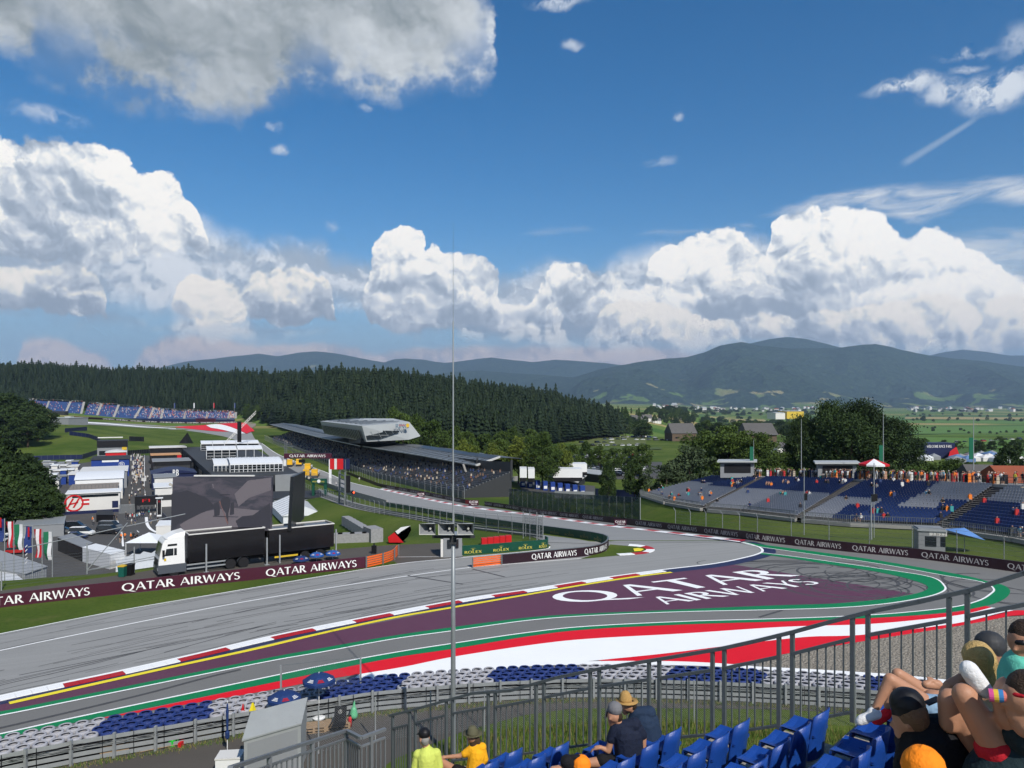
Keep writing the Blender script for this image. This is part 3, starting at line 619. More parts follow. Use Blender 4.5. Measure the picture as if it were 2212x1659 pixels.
strip('painted_white_edge', [(700,1478),(812,1459),(976,1444),(1124,1433),(1254,1428.5),(1440,1428),(1560,1433),(1640,1440),(1728,1444),(1917,1455.5),(2035,1467),(2212,1488)], [(700,1481),(812,1464),(976,1450),(1124,1439),(1254,1436),(1440,1436.5),(1560,1440.5),(1640,1447),(1728,1452),(1917,1464),(2035,1476),(2212,1497)], 0.028, P_WHT, 60)
line('painted_white_line', GRASS_EDGE, 0.022, 0.16, P_WHT); line('painted_white_line', LINE2, 0.022, 0.16, P_WHT)
line('painted_white_line', [(860,1203),(977,1202),(1000,1201)], 0.022, 0.10, P_WHT)
c = [Z(p.x, p.y, 0) for p in cat([(a, b, 0) for a, b in KERB_O], 10)]
def off_strip(name, c, a, b, z, m):
    A_ = [Vector((p.x, p.y, z)) for p in offset_path(c, -a)]; B_ = [Vector((p.x, p.y, z)) for p in offset_path(c, -b)]
    mb = MB(); ribbon(mb, A_, B_); o = struct(mb, name, m)
    if o.data.polygons[0].normal.z < 0: o.data.flip_normals()
off_strip('painted_navy_band', c, 0.0, 1.55, 0.026, P_NAV)
off_strip('painted_white_line', c, 0.0, 0.28, 0.034, P_WHT)
line('painted_yellow_stripe', YEL, 0.040, 0.42, P_YEL)
def kerb(name, c, inner, outer, length, m1, m2, h=0.06, z0=0.03, base=None):
    L = path_len(c); n = max(2, int(L/length)); P = resample(c, n*4+1)
    A_ = offset_path(P, -inner); B_ = offset_path(P, -outer); mb = MB()
    g = (lambda p: hz(p.x, p.y)) if base is None else (lambda p: base)
    for k in range(n):
        mi = k % 2
        for j in range(4):
            i = k*4+j; a0, a1, b0, b1 = A_[i], A_[i+1], B_[i], B_[i+1]
            a1 = a0.lerp(a1, 0.985); b1 = b0.lerp(b1, 0.985)
            zz = [g(p)+z0 for p in (a0, a1, b1, b0)]; hi = (h*0.35, h*0.35, h, h)
            mb.hexa([Vector((p.x, p.y, q)) for p, q in zip((a0, a1, b1, b0), zz)], [Vector((p.x, p.y, q+d)) for p, q, d in zip((a0, a1, b1, b0), zz, hi)], mi)
    o = tag(mb.build(name, [m1, m2]), kind='structure'); bm = bmesh.new(); bm.from_mesh(o.data); bmesh.ops.recalc_face_normals(bm, faces=bm.faces); bm.to_mesh(o.data); bm.free()
kc = [Z(p.x, p.y, 0) for p in cat([(a, b, 0) for a, b in KERB_O[:11]], 10)]
kerb('kerb', kc, 0.34, 1.02, 3.05, P_KRD, P_WHT, 0.05, 0.034, 0.0)
mb = MB(); B0 = Vector((4.85, 60.25, 0.034)); d1 = Vector((0.913, 0.408, 0)); up = Vector((-2.35, 2.95, 0))
text_quad(mb, 'QATAR', B0, d1*24.2, up, (0, 0, 1), 0.07, eps=0.0012); struct(mb, 'painted_lettering', P_WHT)
mb = MB(); text_quad(mb, 'AIRWAYS', Vector((12.55, 60.2, 0.034)), d1*17.1, up*0.62, (0, 0, 1), 0.05, eps=0.0012); struct(mb, 'painted_lettering', P_WHT)
ac = [Z(p.x, p.y, 0) for p in cat([(1335,1198.5,0),(1370,1196.3,0),(1393,1193.5,0),(1404.5,1189,0),(1399,1183.5,0),(1378,1179.5,0),(1358,1178,0)], 6)]
kerb('kerb', ac, -0.45, 0.5, 1.5, P_WHT, P_KRD, 0.05, 0.024, 0.0)
mb = MB(); yc = [Z(a, b, 0.05) for a, b in ((1368,1186),(1378,1184.8),(1390,1186.5),(1384,1189.5),(1370,1190))]
mb.slab([p+Vector((0,0,0.06)) for p in yc], 0.10); struct(mb, 'painted_sausage_kerb', P_YEL)
flat_poly('infield_grass', [(1250,1208),(1335,1200),(1370,1198),(1393,1194.5),(1400,1189),(1396,1184),(1378,1181),(1355,1179),(1318,1176),(1312,1183),(1310,1190),(1280,1199)], 0.024, TM, 1)
M_MARKS = mat('rubber_and_line_marks', (0.070, 0.071, 0.074), 0.8, 0.35, 3.0)
mb = MB(); r2 = random.Random(5)
def on_path(t, pts):
    c = cat([(a, b, 0) for a, b in pts], 8); i = min(int(t*(len(c)-1)), len(c)-2); f = t*(len(c)-1)-i; return c[i].lerp(c[i+1], f)
for k in range(70):
    v = r2.random()**0.8; t0 = r2.uniform(0, 0.75); ln = r2.uniform(0.08, 0.3); dv = r2.uniform(-0.10, 0.10); pts = []
    for j in range(9):
        t = t0+ln*j/8; a = on_path(min(t, 1), GRASS_EDGE[:8]); b = on_path(min(t, 1), KERB_O[:9])
        pts.append((a*(1-min(max(v+dv*j/8, 0.03), 0.97))+b*min(max(v+dv*j/8, 0.03), 0.97)))
    c = [Z(p.x, p.y, 0.0165+0.0001*k) for p in pts]; wd = r2.uniform(0.03, 0.10)
    ribbon(mb, offset_path(c, wd/2), offset_path(c, -wd/2))
for px, py, rx, ry, n in ((1560,1230,0,0,0),(1835,1248,3.2,3.2,3),(1800,1240,6.5,5,4),(1862,1262,4.5,3.5,4),(1700,1225,7,3,3),(1925,1262,5,4,3),(1790,1236,2.4,3.0,2),(1840,1275,4,3,2),(2150,1252,4,4,2),(2180,1285,4,4,3),(1640,1215,6,2.4,2)):
    c0 = Z(px, py, 0.021)
    for k in range(n):
        a0 = r2.uniform(0, 6.28); sp = r2.uniform(3, 7); ox, oy = r2.uniform(-2, 2), r2.uniform(-1.5, 1.5); s1 = r2.uniform(0.7, 1.3)
        c = [Vector((c0.x+ox+rx*s1*cos(a0+sp*j/30)*(1+0.15*j/30), c0.y+oy+ry*s1*sin(a0+sp*j/30), 0.0215+0.0002*k)) for j in range(31)]
        wd = r2.uniform(0.10, 0.22); ribbon(mb, offset_path(c, wd/2), offset_path(c, -wd/2))
c = [Z(p.x, p.y, 0.0215) for p in cat([(-20,1577,0),(150,1538,0),(320,1497,0),(440,1465,0),(520,1446,0)], 10)]  # single long dark line across the grey strip
ribbon(mb, offset_path(c, 0.12), offset_path(c, -0.12))
for a in ([(1640,1333,0),(1690,1318,0)], [(880,1243,0),(1000,1262,0)], [(1020,1229,0),(1090,1246,0)]):
    c = [Z(*q[:2], 0.0225) for q in a]; ribbon(mb, offset_path(c, .12), offset_path(c, -.12))
o = struct(mb, 'tyre_marks_and_dark_line', M_MARKS)
def drib(name, A_, B_, m, off=0.06, n=120, div=1, k=6):
    a = resample(gpath(A_, k), n); b = resample(gpath(B_, k), n); mb = MB()
    rows = []
    for j in range(div+1): rows.append([Vector((p.x, p.y, hz(p.x, p.y)+off)) for p in [a[i].lerp(b[i], j/div) for i in range(n)]])
    for j in range(div): ribbon(mb, rows[j], rows[j+1])
    o = struct(mb, name, m)
    if o.data.polygons[0].normal.z < 0: o.data.flip_normals()
    return rows
TR_R = [(566,958),(600,981),(643,998.5),(700.7,1019),(752.8,1041),(818,1056.6),(883,1071.5),(935,1082.7),(980.6,1091.8),(1037,1100.5),(1115,1110),(1193,1120.4),(1271,1132),(1349,1142),(1446,1153),(1530,1163),(1600,1171.5)]
TR_L = [(552,956),(580,984),(610,1004),(650,1026),(700,1045),(755,1064),(835,1090),(900,1102),(977,1117),(1037,1127),(1172,1147.5),(1264,1160),(1312,1172)]
drib('track_surface', TR_R, TR_L, M_TRACK, 0.05, 160, 6)
c = resample(gpath(TR_R, 6), 300)
cc = [p for p in c if p.y > 80]; o_l = drape(offset_path(cc, 0.10), 0.10); o_r = drape(offset_path(cc, -0.35), 0.10)
mb = MB(); ribbon(mb, o_l, o_r); struct(mb, 'painted_white_line', P_WHT)
kc = [p for p in resample(gpath(TR_R[5:], 6), 200)]
kerb('kerb', list(reversed(kc)), 0.3, 1.5, 3.2, P_KRD, P_WHT, 0.06, 0.06)
OUT_WALL = [(590,954),(640,978),(700,1002),(750,1023),(800,1043),(826,1052),(900,1066),(960,1078),(1013,1089),(1047,1092.5),(1100,1100),(1167,1111.5),(1297,1126.5),(1446,1145),(1560,1159),(1640,1170),(1694,1176.5),(1839,1192.7),(1993,1208.2),(2138,1227.7),(2212,1238),(2400,1262)]
drib('runoff_strip', [(826,1053),(900,1066.5),(960,1078.5),(1047,1094),(1167,1112),(1297,1127),(1446,1146),(1600,1164.5),(1640,1170)], [(822,1057),(883,1071),(935,1082),(1037,1100),(1115,1109.5),(1271,1131.5),(1349,1141.5),(1446,1152.5),(1560,1167),(1600,1172)], M_RUN, 0.04, 120, 2)
drib('painted_navy_band', [(1440,1151),(1500,1157.5),(1560,1164),(1610,1170)], [(1440,1153.5),(1500,1161),(1560,1168.5),(1600,1173)], P_NAV, 0.075, 40, 2)
drib('pit_lane_surface', [(690,1056),(760,1083),(834,1101),(977,1128),(1100,1145),(1172,1156),(1250,1166),(1300,1176)], [(672,1068),(705,1079),(760,1098),(886,1121),(977,1138),(1090,1152),(1150,1160),(1175,1172)], M_TRACK, 0.05, 80, 4)
flat_poly('pit_lane_surface', [(984,1203),(1120,1192),(1182,1186),(1190,1180),(1180,1170),(1240,1168.4),(1290,1170),(1306,1177),(1306,1186),(1264,1199.5),(1083,1214),(1019,1222)], 0.012, M_TRACK, 1)
flat_poly('service_road', [(-200,1330),(0,1276),(104,1262),(200,1250),(290,1238),(345,1228),(560,1202),(714,1188),(834,1178),(949,1173),(1000,1172),(1000,1204),(860,1218),(789,1227),(691,1240),(340,1281),(0,1322),(-200,1362)], 0.012, M_ROAD, 1)
flat_poly('verge_grass', [(-200,1350),(0,1311),(300,1280),(600,1247),(789,1225),(850,1212),(860,1218),(691,1246),(461,1284.5),(240,1323),(0,1370),(-200,1410)], 0.018, TM, 1)
flat_poly('service_road', [(-300,1740),(0,1668),(212,1627),(500,1580),(690,1550),(860,1527),(1000,1512),(1240,1500),(1500,1506),(1700,1513),(1900,1524),(2100,1545),(2100,1575),(1900,1545),(1700,1533),(1500,1530),(1240,1530),(1130,1545),(1000,1580),(850,1640),(700,1760),(-300,2000)], 0.010, M_ROAD, 1)
M_MAR = mat('maroon_board', (0.060, 0.012, 0.026), 0.45, 0.08, 0.8); M_MARD = mat('dark_maroon_board', (0.022, 0.008, 0.014), 0.5, 0.1)
M_LET = mat('white_lettering', (0.80, 0.80, 0.78), 0.5); M_LETG = mat('grey_lettering', (0.42, 0.40, 0.40), 0.5)
M_RGR = mat('dark_green_board', (0.006, 0.060, 0.036), 0.45, 0.1); M_GOLD = mat('yellow_lettering', (0.60, 0.50, 0.08), 0.5); M_GOLDD = mat('dull_gold_lettering', (0.22, 0.19, 0.07), 0.6)
M_ORG = mat('orange_steel', (0.75, 0.13, 0.02), 0.5, 0.12, 2.0); M_GALV = mat('galvanised_steel', (0.34, 0.36, 0.37), 0.45, 0.2, 3.0, metal=0.35)
M_GALD = mat('dull_steel', (0.16, 0.175, 0.18), 0.5, 0.15, 2.0, metal=0.3); M_CONC = mat('concrete', (0.30, 0.29, 0.27), 0.9, 0.2, 1.2, 0.3, 12)
M_BLK = mat('black_paint', (0.008, 0.008, 0.010), 0.5); M_DGR = mat('dark_grey', (0.035, 0.037, 0.040), 0.6, 0.15)
M_NVM = mat('navy_mesh_fabric', (0.010, 0.014, 0.035), 0.8, 0.2, 1.0); M_WHT = mat('white_metal', (0.72, 0.73, 0.73), 0.4, 0.06, 0.6); M_GLS = mat('dark_glass', (0.010, 0.014, 0.018), 0.08, spec=0.6)
def net_mat(name, col, a):
    m = mat(name, col, 0.7); t = NT(m.node_tree); b = t.n['Principled BSDF']
    g = t.node('ShaderNodeNewGeometry').outputs['Position']; x, y, z = t.sep(g)
    n = t.noise(g, 0.8, 2); t.l.new(t.m('MULTIPLY_ADD', n, a*0.6, a*0.7), b.inputs['Alpha']); return m
M_NET = net_mat('wire_net', (0.10, 0.11, 0.11), 0.16); M_NETG = net_mat('green_debris_net', (0.016, 0.040, 0.038), 0.85)
def pxof(p): return CX+F*p.x/p.y
class Path:
    def __init__(s, P):
        s.P = P; s.L = [0.0]
        for a, b in zip(P[:-1], P[1:]): s.L.append(s.L[-1]+(b-a).length)
        s.px = [pxof(p) for p in P]
    def at(s, l):
        i = int(np.searchsorted(s.L, l))-1; i = min(max(i, 0), len(s.P)-2)
        return s.P[i].lerp(s.P[i+1], (l-s.L[i])/max(s.L[i+1]-s.L[i], 1e-9))
    def l_of_px(s, px):
        for i in range(len(s.P)-1):
            a, b = s.px[i], s.px[i+1]
            if (a-px)*(b-px) <= 0 and a != b: return s.L[i]+(px-a)/(b-a)*(s.L[i+1]-s.L[i])
        return s.L[-1] if abs(s.px[-1]-px) < abs(s.px[0]-px) else s.L[0]
    def nrm(s, l):
        a, b = s.at(l-0.05), s.at(l+0.05); d = (b-a); n = Vector((-d.y, d.x, 0)).normalized(); p = s.at(l)
        return n if n.dot(Vector((-p.x, -p.y, 0))) > 0 else -n
def crown(mb, pt, s, mi=None):     # pt(x,y) -> 3D
    for i in range(5):
        a = radians(50+20*i); tip = (0.62*cos(a)*s*1.3, (0.15+0.62*sin(a))*s)
        mb.poly([pt(-0.26*s+0.105*s*i, 0.16*s), pt(-0.26*s+0.105*s*i+0.09*s, 0.16*s), pt(tip[0], tip[1])], mi)
        mb.poly([pt(tip[0]+0.07*s*cos(q), tip[1]+0.07*s*sin(q)) for q in np.linspace(0, 2*pi, 7)[:-1]], mi)
    mb.poly([pt(0.3*s*cos(q), 0.08*s+0.07*s*sin(q)) for q in np.linspace(0, 2*pi, 13)[:-1]], mi)
def sign_wall(name, label, cat_, pts, hgt, m_board, m_let, texts, v0=0.22, v1=0.76, th=0.12, n=8, off=0.0, crowns=False, flip=False, cap=None, sp=0.06):
    P = resample(gpath(pts, n), max(8, 3*len(pts)*3)); path = Path(P)
    o0 = P[len(P)//2]; root = thing(name, (o0.x, o0.y, o0.z), label, cat_)
    mb = MB(); mb.wall(P, -0.25, hgt, th); mb.build('panel', m_board, root)
    if cap:
        mb = MB(); mb.wall(P, hgt, hgt+0.05, th+0.05); mb.build('top_rail', cap, root)
    mb = MB()
    for s, a, b in texts:
        la, lb = path.l_of_px(a), path.l_of_px(b)
        def fn(u, v, k):
            l = la+(lb-la)*u; p = path.at(l); return p+Vector((0, 0, hgt*(v0+(v1-v0)*v)))+path.nrm(l)*(th/2+0.012+0.0007*k)
        put_text(mb, s, fn, sp)
        if crowns:
            lm = (la+lb)/2; wd = abs(lb-la); sgn = 1 if lb > la else -1
            def pt(x, y): l = lm+x*sgn; return path.at(l)+Vector((0, 0, hgt*(v1+0.04)+y*0.72))+path.nrm(l)*(th/2+0.012)
            crown(mb, pt, hgt*0.42)
    if mb.v:
        o = mb.build('lettering', m_let, root)
    return root, path
NW = [(-160,1334),(0,1313),(120,1299),(300,1279),(430,1265),(560,1251.5),(700,1236),(789,1226.8)]
sign_wall('advertising_wall', 'bright maroon wall with big white QATAR AIRWAYS words in front of the lorry', 'barrier', NW, 1.12, M_MAR, M_LET, [('QATAR AIRWAYS', -66, 194), ('QATAR AIRWAYS', 263, 518), ('QATAR AIRWAYS', 574, 770)], 0.20, 0.80)
def beam_wall(name, label, pts, n_b, hgt, m, m_post, th=0.10, off0=0.02, P=None, posts=True, group=None):
    P = P or resample(gpath(pts, 8), 30); c0 = P[len(P)//2]; root = thing(name, c0, label, 'barrier', group)
    bh = hgt/n_b
    for k in range(n_b):
        mb = MB(); prof = [(0.0, 0.15), (th, 0.27), (0.01, 0.5), (th, 0.73), (0.0, 0.85)]
        rows = []
        for d, v in prof:
            rows.append([Vector((q.x, q.y, q.z+off0+bh*(k+v))) for q in offset_path(P, d)])
        for a, b in zip(rows[:-1], rows[1:]): ribbon(mb, a, b)
        ribbon(mb, rows[-1], [q+Vector((0, 0, 0)) for q in rows[0]])
        mb.build('beam', m, root)
    if posts:
        Q = resample(P, max(2, int(path_len(P)/2.2)+1)); Q = offset_path(Q, -0.12)
        for q in Q:
            mb = MB(); mb.box((q.x, q.y, q.z-0.15), (0.12, 0.16, hgt+0.2)); mb.build('post', m_post, root)
    return root
beam_wall('steel_barrier', 'orange ribbed steel barrier curving away at the end of the near maroon wall', [(790,1227),(812,1222),(835,1216),(851,1209),(859,1200)], 5, 1.12, M_ORG, M_GALD)
beam_wall('steel_barrier', 'orange ribbed steel barrier facing the track left of the second maroon wall', [(1020,1226),(1083,1219.3)], 5, 0.98, M_ORG, M_GALD)
sign_wall('advertising_wall', 'maroon wall with QATAR AIRWAYS twice, curving round the end of the pit exit island', 'barrier', [(1084,1219),(1150,1212.5),(1255,1202.5),(1290,1197),(1306,1191),(1313,1184),(1314,1178)], 0.98, M_MARD, M_LET, [('QATAR AIRWAYS', 1148, 1245), ('QATAR AIRWAYS', 1262, 1310)], 0.22, 0.8, cap=M_GALD)
RW = [(835,1094),(900,1105),(977,1120),(1060,1134),(1140,1147),(1172,1151.5),(1220,1158.5),(1264,1165),(1300,1172),(1312,1177)]
sign_wall('advertising_wall', 'long dark green wall with gold ROLEX crowns beside the pit lane exit', 'barrier', RW, 1.0, M_RGR, M_GOLDD, [('ROLEX', a, a+w_) for a, w_ in ((868,11),(888,12),(908,12),(930,13),(952,14),(976,14),(1001,15),(1023,15),(1045,16),(1066,16),(1088,17),(1111,17),(1135,17),(1159,18),(1190,18),(1221,20),(1254,18),(1284,16))], 0.15, 0.42, crowns=True, cap=M_GALD)
sign_wall('advertising_wall', 'short dark green wall with bright yellow ROLEX crowns beside the marshal hut', 'barrier', [(984,1200),(1050,1195.5),(1120,1189.5),(1165,1186),(1180,1184),(1183,1180),(1178,1176.5)], 1.0, M_RGR, M_GOLD, [('ROLEX', 1003, 1040), ('ROLEX', 1065, 1099), ('ROLEX', 1120, 1149), ('ROLEX', 1164, 1180)], 0.14, 0.42, crowns=True)
T_R = [('QATAR AIRWAYS', 1267+.427*a, 1267+.427*b) for a, b in ((108,222),(250,382),(413,560),(598,768),(810,1005),(1055,1288),(1345,1627),(1695,2035),(2130,2520))]
T_3 = [('QATAR AIRWAYS', 1036.9+.2604*a, 1036.9+.2604*b) for a, b in ((40,100),(115,195),(215,322),(345,472),(500,637),(665,820),(855,1023))]
sign_wall('advertising_wall', 'long dark maroon wall with grey QATAR AIRWAYS lettering round the outside of the corner', 'barrier', OUT_WALL[9:], 1.05, M_MARD, M_LETG, T_3+T_R[1:], 0.24, 0.76, n=6)
sign_wall('advertising_wall', 'dark maroon wall below the catch fence of the roofed grandstand', 'barrier', [(750,1024),(800,1043.5),(826,1052.5),(900,1066.5),(960,1078.5),(1013,1089.5)], 1.1, M_MARD, M_LETG, [('QATAR AIRWAYS', 836, 853), ('QATAR AIRWAYS', 862, 880), ('QATAR AIRWAYS', 886, 905), ('QATAR AIRWAYS', 911, 929), ('QATAR AIRWAYS', 936, 956), ('QATAR AIRWAYS', 963, 995)], 0.24, 0.76, n=6)
beam_wall('steel_barrier', 'grey steel barrier along the straight under the grandstand fence', [(590,955),(640,979),(700,1003),(748,1023)], 3, 1.0, M_GALD, M_GALD, posts=False)
beam_wall('steel_barrier', 'red steel barrier end beside the blue crane truck', [(1005,1088.5),(1028,1091.5)], 4, 1.0, mat('red_steel', (0.35, 0.02, 0.02), 0.5), M_GALD, posts=False)
def catch_fence(label, P, hgt, step, m_net=None, bend=0.5, wires=6, r=0.045, m_post=None, name='catch_fence', maxp=95, netz=0.9, group=None):
    c0 = P[len(P)//2]; root = thing(name, c0, label, 'fence', group); n = max(2, min(maxp, int(path_len(P)/step)+1)); Q = resample(P, n)
    m_post = m_post or M_GALV; up = Vector((0, 0, 1))
    side = []
    for i, q in enumerate(Q):
        a, b = Q[max(i-1, 0)], Q[min(i+1, n-1)]; d = (b-a); nn = Vector((-d.y, d.x, 0)).normalized()
        if nn.dot(Vector((-q.x, -q.y, 0))) < 0: nn = -nn
        side.append(nn)
        mb = MB(); mb.cyl(q-up*0.3, q+up*(hgt-bend), r, r, 6)
        if bend: mb.cyl(q+up*(hgt-bend), q+up*hgt+nn*bend*0.7, r, r*0.8, 6)
        mb.build('post', m_post, root)
    mb = MB()
    for k in range(wires):
        v = netz+(hgt-bend-netz)*k/max(wires-1, 1)
        mb.tube([q+up*v+s*0.05 for q, s in zip(Q, side)], 0.012, 3)
    if bend: mb.tube([q+up*hgt+s*bend*0.7 for q, s in zip(Q, side)], 0.014, 3)
    if mb.v: mb.build('wire', M_GALD, root)
    if m_net is not None:
        mb = MB(); mb.wall([q+s*0.06 for q, s in zip(Q, side)], netz*0.5, hgt-bend); mb.build('net', m_net, root)
    return root
ow = resample(gpath(OUT_WALL[13:], 6), 60)
P = drape(offset_path(ow, 1.0 if offset_path(ow, 1.0)[5].y > ow[5].y else -1.0), 0)
catch_fence('tall wire catch fence with bent posts on the grass bank behind the outer wall', P, 3.3, 3.9, M_NET, 0.5, 5)
P = resample([G(a, b) for a, b in ((1100,1096),(1167,1107),(1240,1116),(1300,1121),(1383,1130))], 30)
catch_fence('dark green debris screen with closely set posts behind the bend wall', P, 4.4, 2.4, M_NETG, 0.0, 3, 0.07, netz=0.3)
P = resample(gpath([(572,951),(610,968),(660,988),(720,1009),(760,1024),(800,1040),(860,1055),(930,1068),(1003,1083)], 6), 80)
catch_fence('long wire catch fence in front of the roofed grandstand', P, 4.2, 5.2, net_mat('stand_net', (0.12, 0.13, 0.13), 0.22), 0.6, 5, 0.06)
P = resample(gpath([(640,1052),(672,1067),(705,1078),(760,1097),(830,1112),(886,1121.5),(977,1139),(1060,1150),(1120,1157),(1165,1163)], 6), 80)
catch_fence('wire fence along the inside of the pit lane exit', P, 2.7, 3.6, M_NET, 0.3, 4, 0.045)
beam_wall('steel_barrier', 'galvanised rail at the foot of the pit exit fence', None, 3, 1.0, M_GALD, M_GALD, P=drape(offset_path(P, 0.5), 0), posts=False)
P = resample(gpath([(1130,1163),(1150,1166),(1168,1169),(1173,1174),(1160,1178)], 6), 16)
catch_fence('tight bend of fence wires behind the short green wall', P, 3.4, 1.6, M_NET, 0.0, 9, 0.05, netz=0.3)
sign_wall('pit_wall', 'grey concrete pit wall with dark panels beside the straight', 'wall', [(600,1008),(650,1031),(700,1050),(755,1069),(836,1094)], 1.5, M_CONC, M_LET, [], n=6, th=0.3)
P = resample(gpath([(655,1030),(700,1047),(735,1060)], 6), 30)
catch_fence('grey mesh fence standing on the pit wall', [p+Vector((0,0,1.5)) for p in P], 1.6, 2.5, M_NET, 0.0, 3, 0.04, netz=0.1)
P = [G(3,1276), G(52,1268), G(104,1261.5), G(200,1249), G(290,1238.5)]
catch_fence('galvanised wire fence along the grass edge in front of the container yard', P, 2.55, 7.0, None, 0.0, 9, 0.06, netz=0.35)
mb = MB(); a, b, c_, d_ = W(190,1150,71), W(280,1128,72), W(188,1232,71), W(280,1209,72)
for p, q in ((W(60,1182,70.5), W(400,1110,73)), (c_, W(400,1188,73)), (W(190,1190,71), W(188,1232,71)), (c_, a.lerp(b, 0.95)), (W(188,1232,71), W(400,1196,73))): mb.cyl(p, q, 0.045, 0.045, 6)
mb.cyl(W(188,1240,71), W(188,1172,71), 0.06, 0.06, 6)
solo(mb, 'pipe_gate', M_GALV, 'raised pipe frame of a gate above the container yard fence', 'gate')
def small_board(px, py, wd, hh, txt, label):
    p = G(px, py); root = thing('trackside_board', p, label, 'sign'); d = Vector((p.y, -p.x, 0)).normalized(); n = Vector((-p.x, -p.y, 0)).normalized()
    mb = MB(); mb.bar(p+d*-wd/2+Vector((0,0,hh/2+0.1)), p+d*wd/2+Vector((0,0,hh/2+0.1)), 0.1, hh); mb.build('panel', M_MAR, root)
    mb = MB(); text_quad(mb, 'QATAR', p-d*wd*0.42+n*0.06+Vector((0,0,hh*0.55)), d*wd*0.84, (0,0,hh*0.4), n, eps=0.002); text_quad(mb, 'AIRWAYS', p-d*wd*0.25+n*0.06+Vector((0,0,hh*0.22)), d*wd*0.6, (0,0,hh*0.2), n, eps=0.002); mb.build('lettering', M_LET, root)
small_board(1340, 1136, 1.9, 0.9, '', 'small maroon block board on the kerb verge of the bend')
small_board(1023, 1093, 2.4, 1.3, '', 'maroon block board at the end of the red barrier')
small_board(909, 1073, 2.2, 1.1, '', 'maroon block board beside the starting kerb under the grandstand')
RAIL = [(-160,1668),(0,1630),(107,1609),(212,1590),(355,1567),(500,1542),(640,1519),(779.5,1497),(864,1487.8),(994,1477),(1124.5,1469.6),(1254.7,1465.7),(1397.5,1467),(1527.6,1471),(1657.8,1476.5),(1840,1487),(1950,1495),(2060,1505),(2200,1519),(2330,1534)]
RL = resample([Z(p.x, p.y, 1.1) for p in cat([(a, b, 0) for a, b in RAIL], 8)], 240)
RL0 = [Vector((p.x, p.y, 0.0)) for p in RL]
M_TYW = mat('white_painted_rubber', (0.33, 0.33, 0.355), 0.7, 0.3, 5.0, 0.4, 25); M_TYB = mat('blue_painted_rubber', (0.016, 0.035, 0.15), 0.6, 0.3, 5.0, 0.4, 25); M_RUB = mat('black_rubber', (0.012, 0.012, 0.014), 0.8)
def tyre_stack_mesh(m):
    mb = MB()
    for k in range(4):
        z = 0.27*k
        prof = [(0.185,0.03),(0.20,0.0),(0.27,0.005),(0.305,0.04),(0.315,0.135),(0.305,0.23),(0.27,0.265),(0.20,0.27),(0.185,0.24)]
        mb.lathe([(r+(.012 if r < .25 else 0), z+q) for r, q in prof], n=16, mi=0 if k == 3 else 1)
    mb.lathe([(0.184, 0.9), (0.0, 0.9)], n=12, mi=1)
    return mb
TS = {c: tyre_stack_mesh(c) for c in 'wb'}
tm = {'w': TS['w'].mesh('tyre_stack', [M_TYW, M_RUB], True), 'b': TS['b'].mesh('tyre_stack', [M_TYB, M_RUB], True)}
NLT = int(path_len(RL0)/0.655); stacks = []; r3 = random.Random(3)
for row in range(4):
    Q = resample(offset_path(RL0, 0.45+0.555*row if offset_path(RL0, 1)[100].y > RL0[100].y else -0.45-0.555*row), NLT)
    for i in range(NLT-1):
        q = Q[i].lerp(Q[i+1], 0.5*(row % 2)); px = pxof(q)
        blue = any(a <= px+r3.uniform(-6, 6) <= b for a, b in ((214,462),(700,871),(1062,1254),(1438,1642),(1866,1960)))
        stacks.append((abs(q.y), row, px, q, 'b' if blue else 'w'))
vis = [s for s in stacks if -20 < s[2] < 2235]; vis.sort(key=lambda s: s[0]); keep = vis[:300]; rest = vis[300:]
for d, row, px, q, c in keep:
    o = bpy.data.objects.new('tyre_stack', tm[c]); COL.objects.link(o); o.location = (q.x+r3.uniform(-.015, .015), q.y+r3.uniform(-.015, .015), 0.01); o.rotation_euler = (0, 0, r3.uniform(0, 6))
    tag(o, 'blue painted tyre stack packed in the tyre wall above the guard rail' if c == 'b' else 'grey white painted tyre stack packed in the tyre wall above the guard rail', 'tyre stack', 'blue tyre stacks of the tyre wall' if c == 'b' else 'white tyre stacks of the tyre wall')
if rest:
    mb = MB()
    for d, row, px, q, c in rest: mb.copy(TS[c], (q.x, q.y, 0.01), 0, 1, None if c == 'w' else None); 
    me_mb = MB()
    for d, row, px, q, c in rest:
        b0 = len(me_mb.f); me_mb.copy(TS[c], (q.x, q.y, 0.01)); 
        if c == 'b': me_mb.m[b0:] = [2 if v == 0 else v for v in me_mb.m[b0:]]
    o = me_mb.build('tyre_stacks', [M_TYW, M_RUB, M_TYB], smooth=True); tag(o, 'remaining stacks of the far part of the tyre wall', 'tyre stacks', kind='stuff')
gr = beam_wall('guard_rail', 'low galvanised guard rail of five beams in front of the tyre wall', None, 4, 1.1, M_GALV, M_GALD, th=0.10, P=offset_path(RL0, -0.02) if True else None, posts=False)
Q = resample(offset_path(RL0, -0.1), 33)
for q in Q: mb = MB(); mb.box((q.x, q.y, 0), (0.11, 0.14, 1.18)); mb.build('post', M_GALV, gr)
mb = MB(); r4 = random.Random(9)       # slack cables strung along the rail
for k in range(4):
    pts = []
    for i, q in enumerate(resample(offset_path(RL0, -0.16), 200)): pts.append(q+Vector((0, 0, 0.98-0.06*k-0.10*abs(sin(i*0.33+k))*r4.uniform(.6, 1.2))))
    mb.tube(pts, 0.011, 3)
mb.build('cable', M_BLK, gr)
mb = MB()
for i, q in enumerate(resample(offset_path(RL0, -0.13), 44)): mb = MB(); mb.bar(q+Vector((0,0,0.1)), q+Vector((0,0,1.12)), 0.025, 0.015); mb.build('strap', M_BLK, gr)
drib('far_track_surface', [(140,909),(240,913.5),(320,918),(380,920),(440,919.5),(505,911.5)], [(140,915),(240,920),(320,925),(380,929),(430,934),(500,946)], M_TRACK, 0.15, 50, 2)
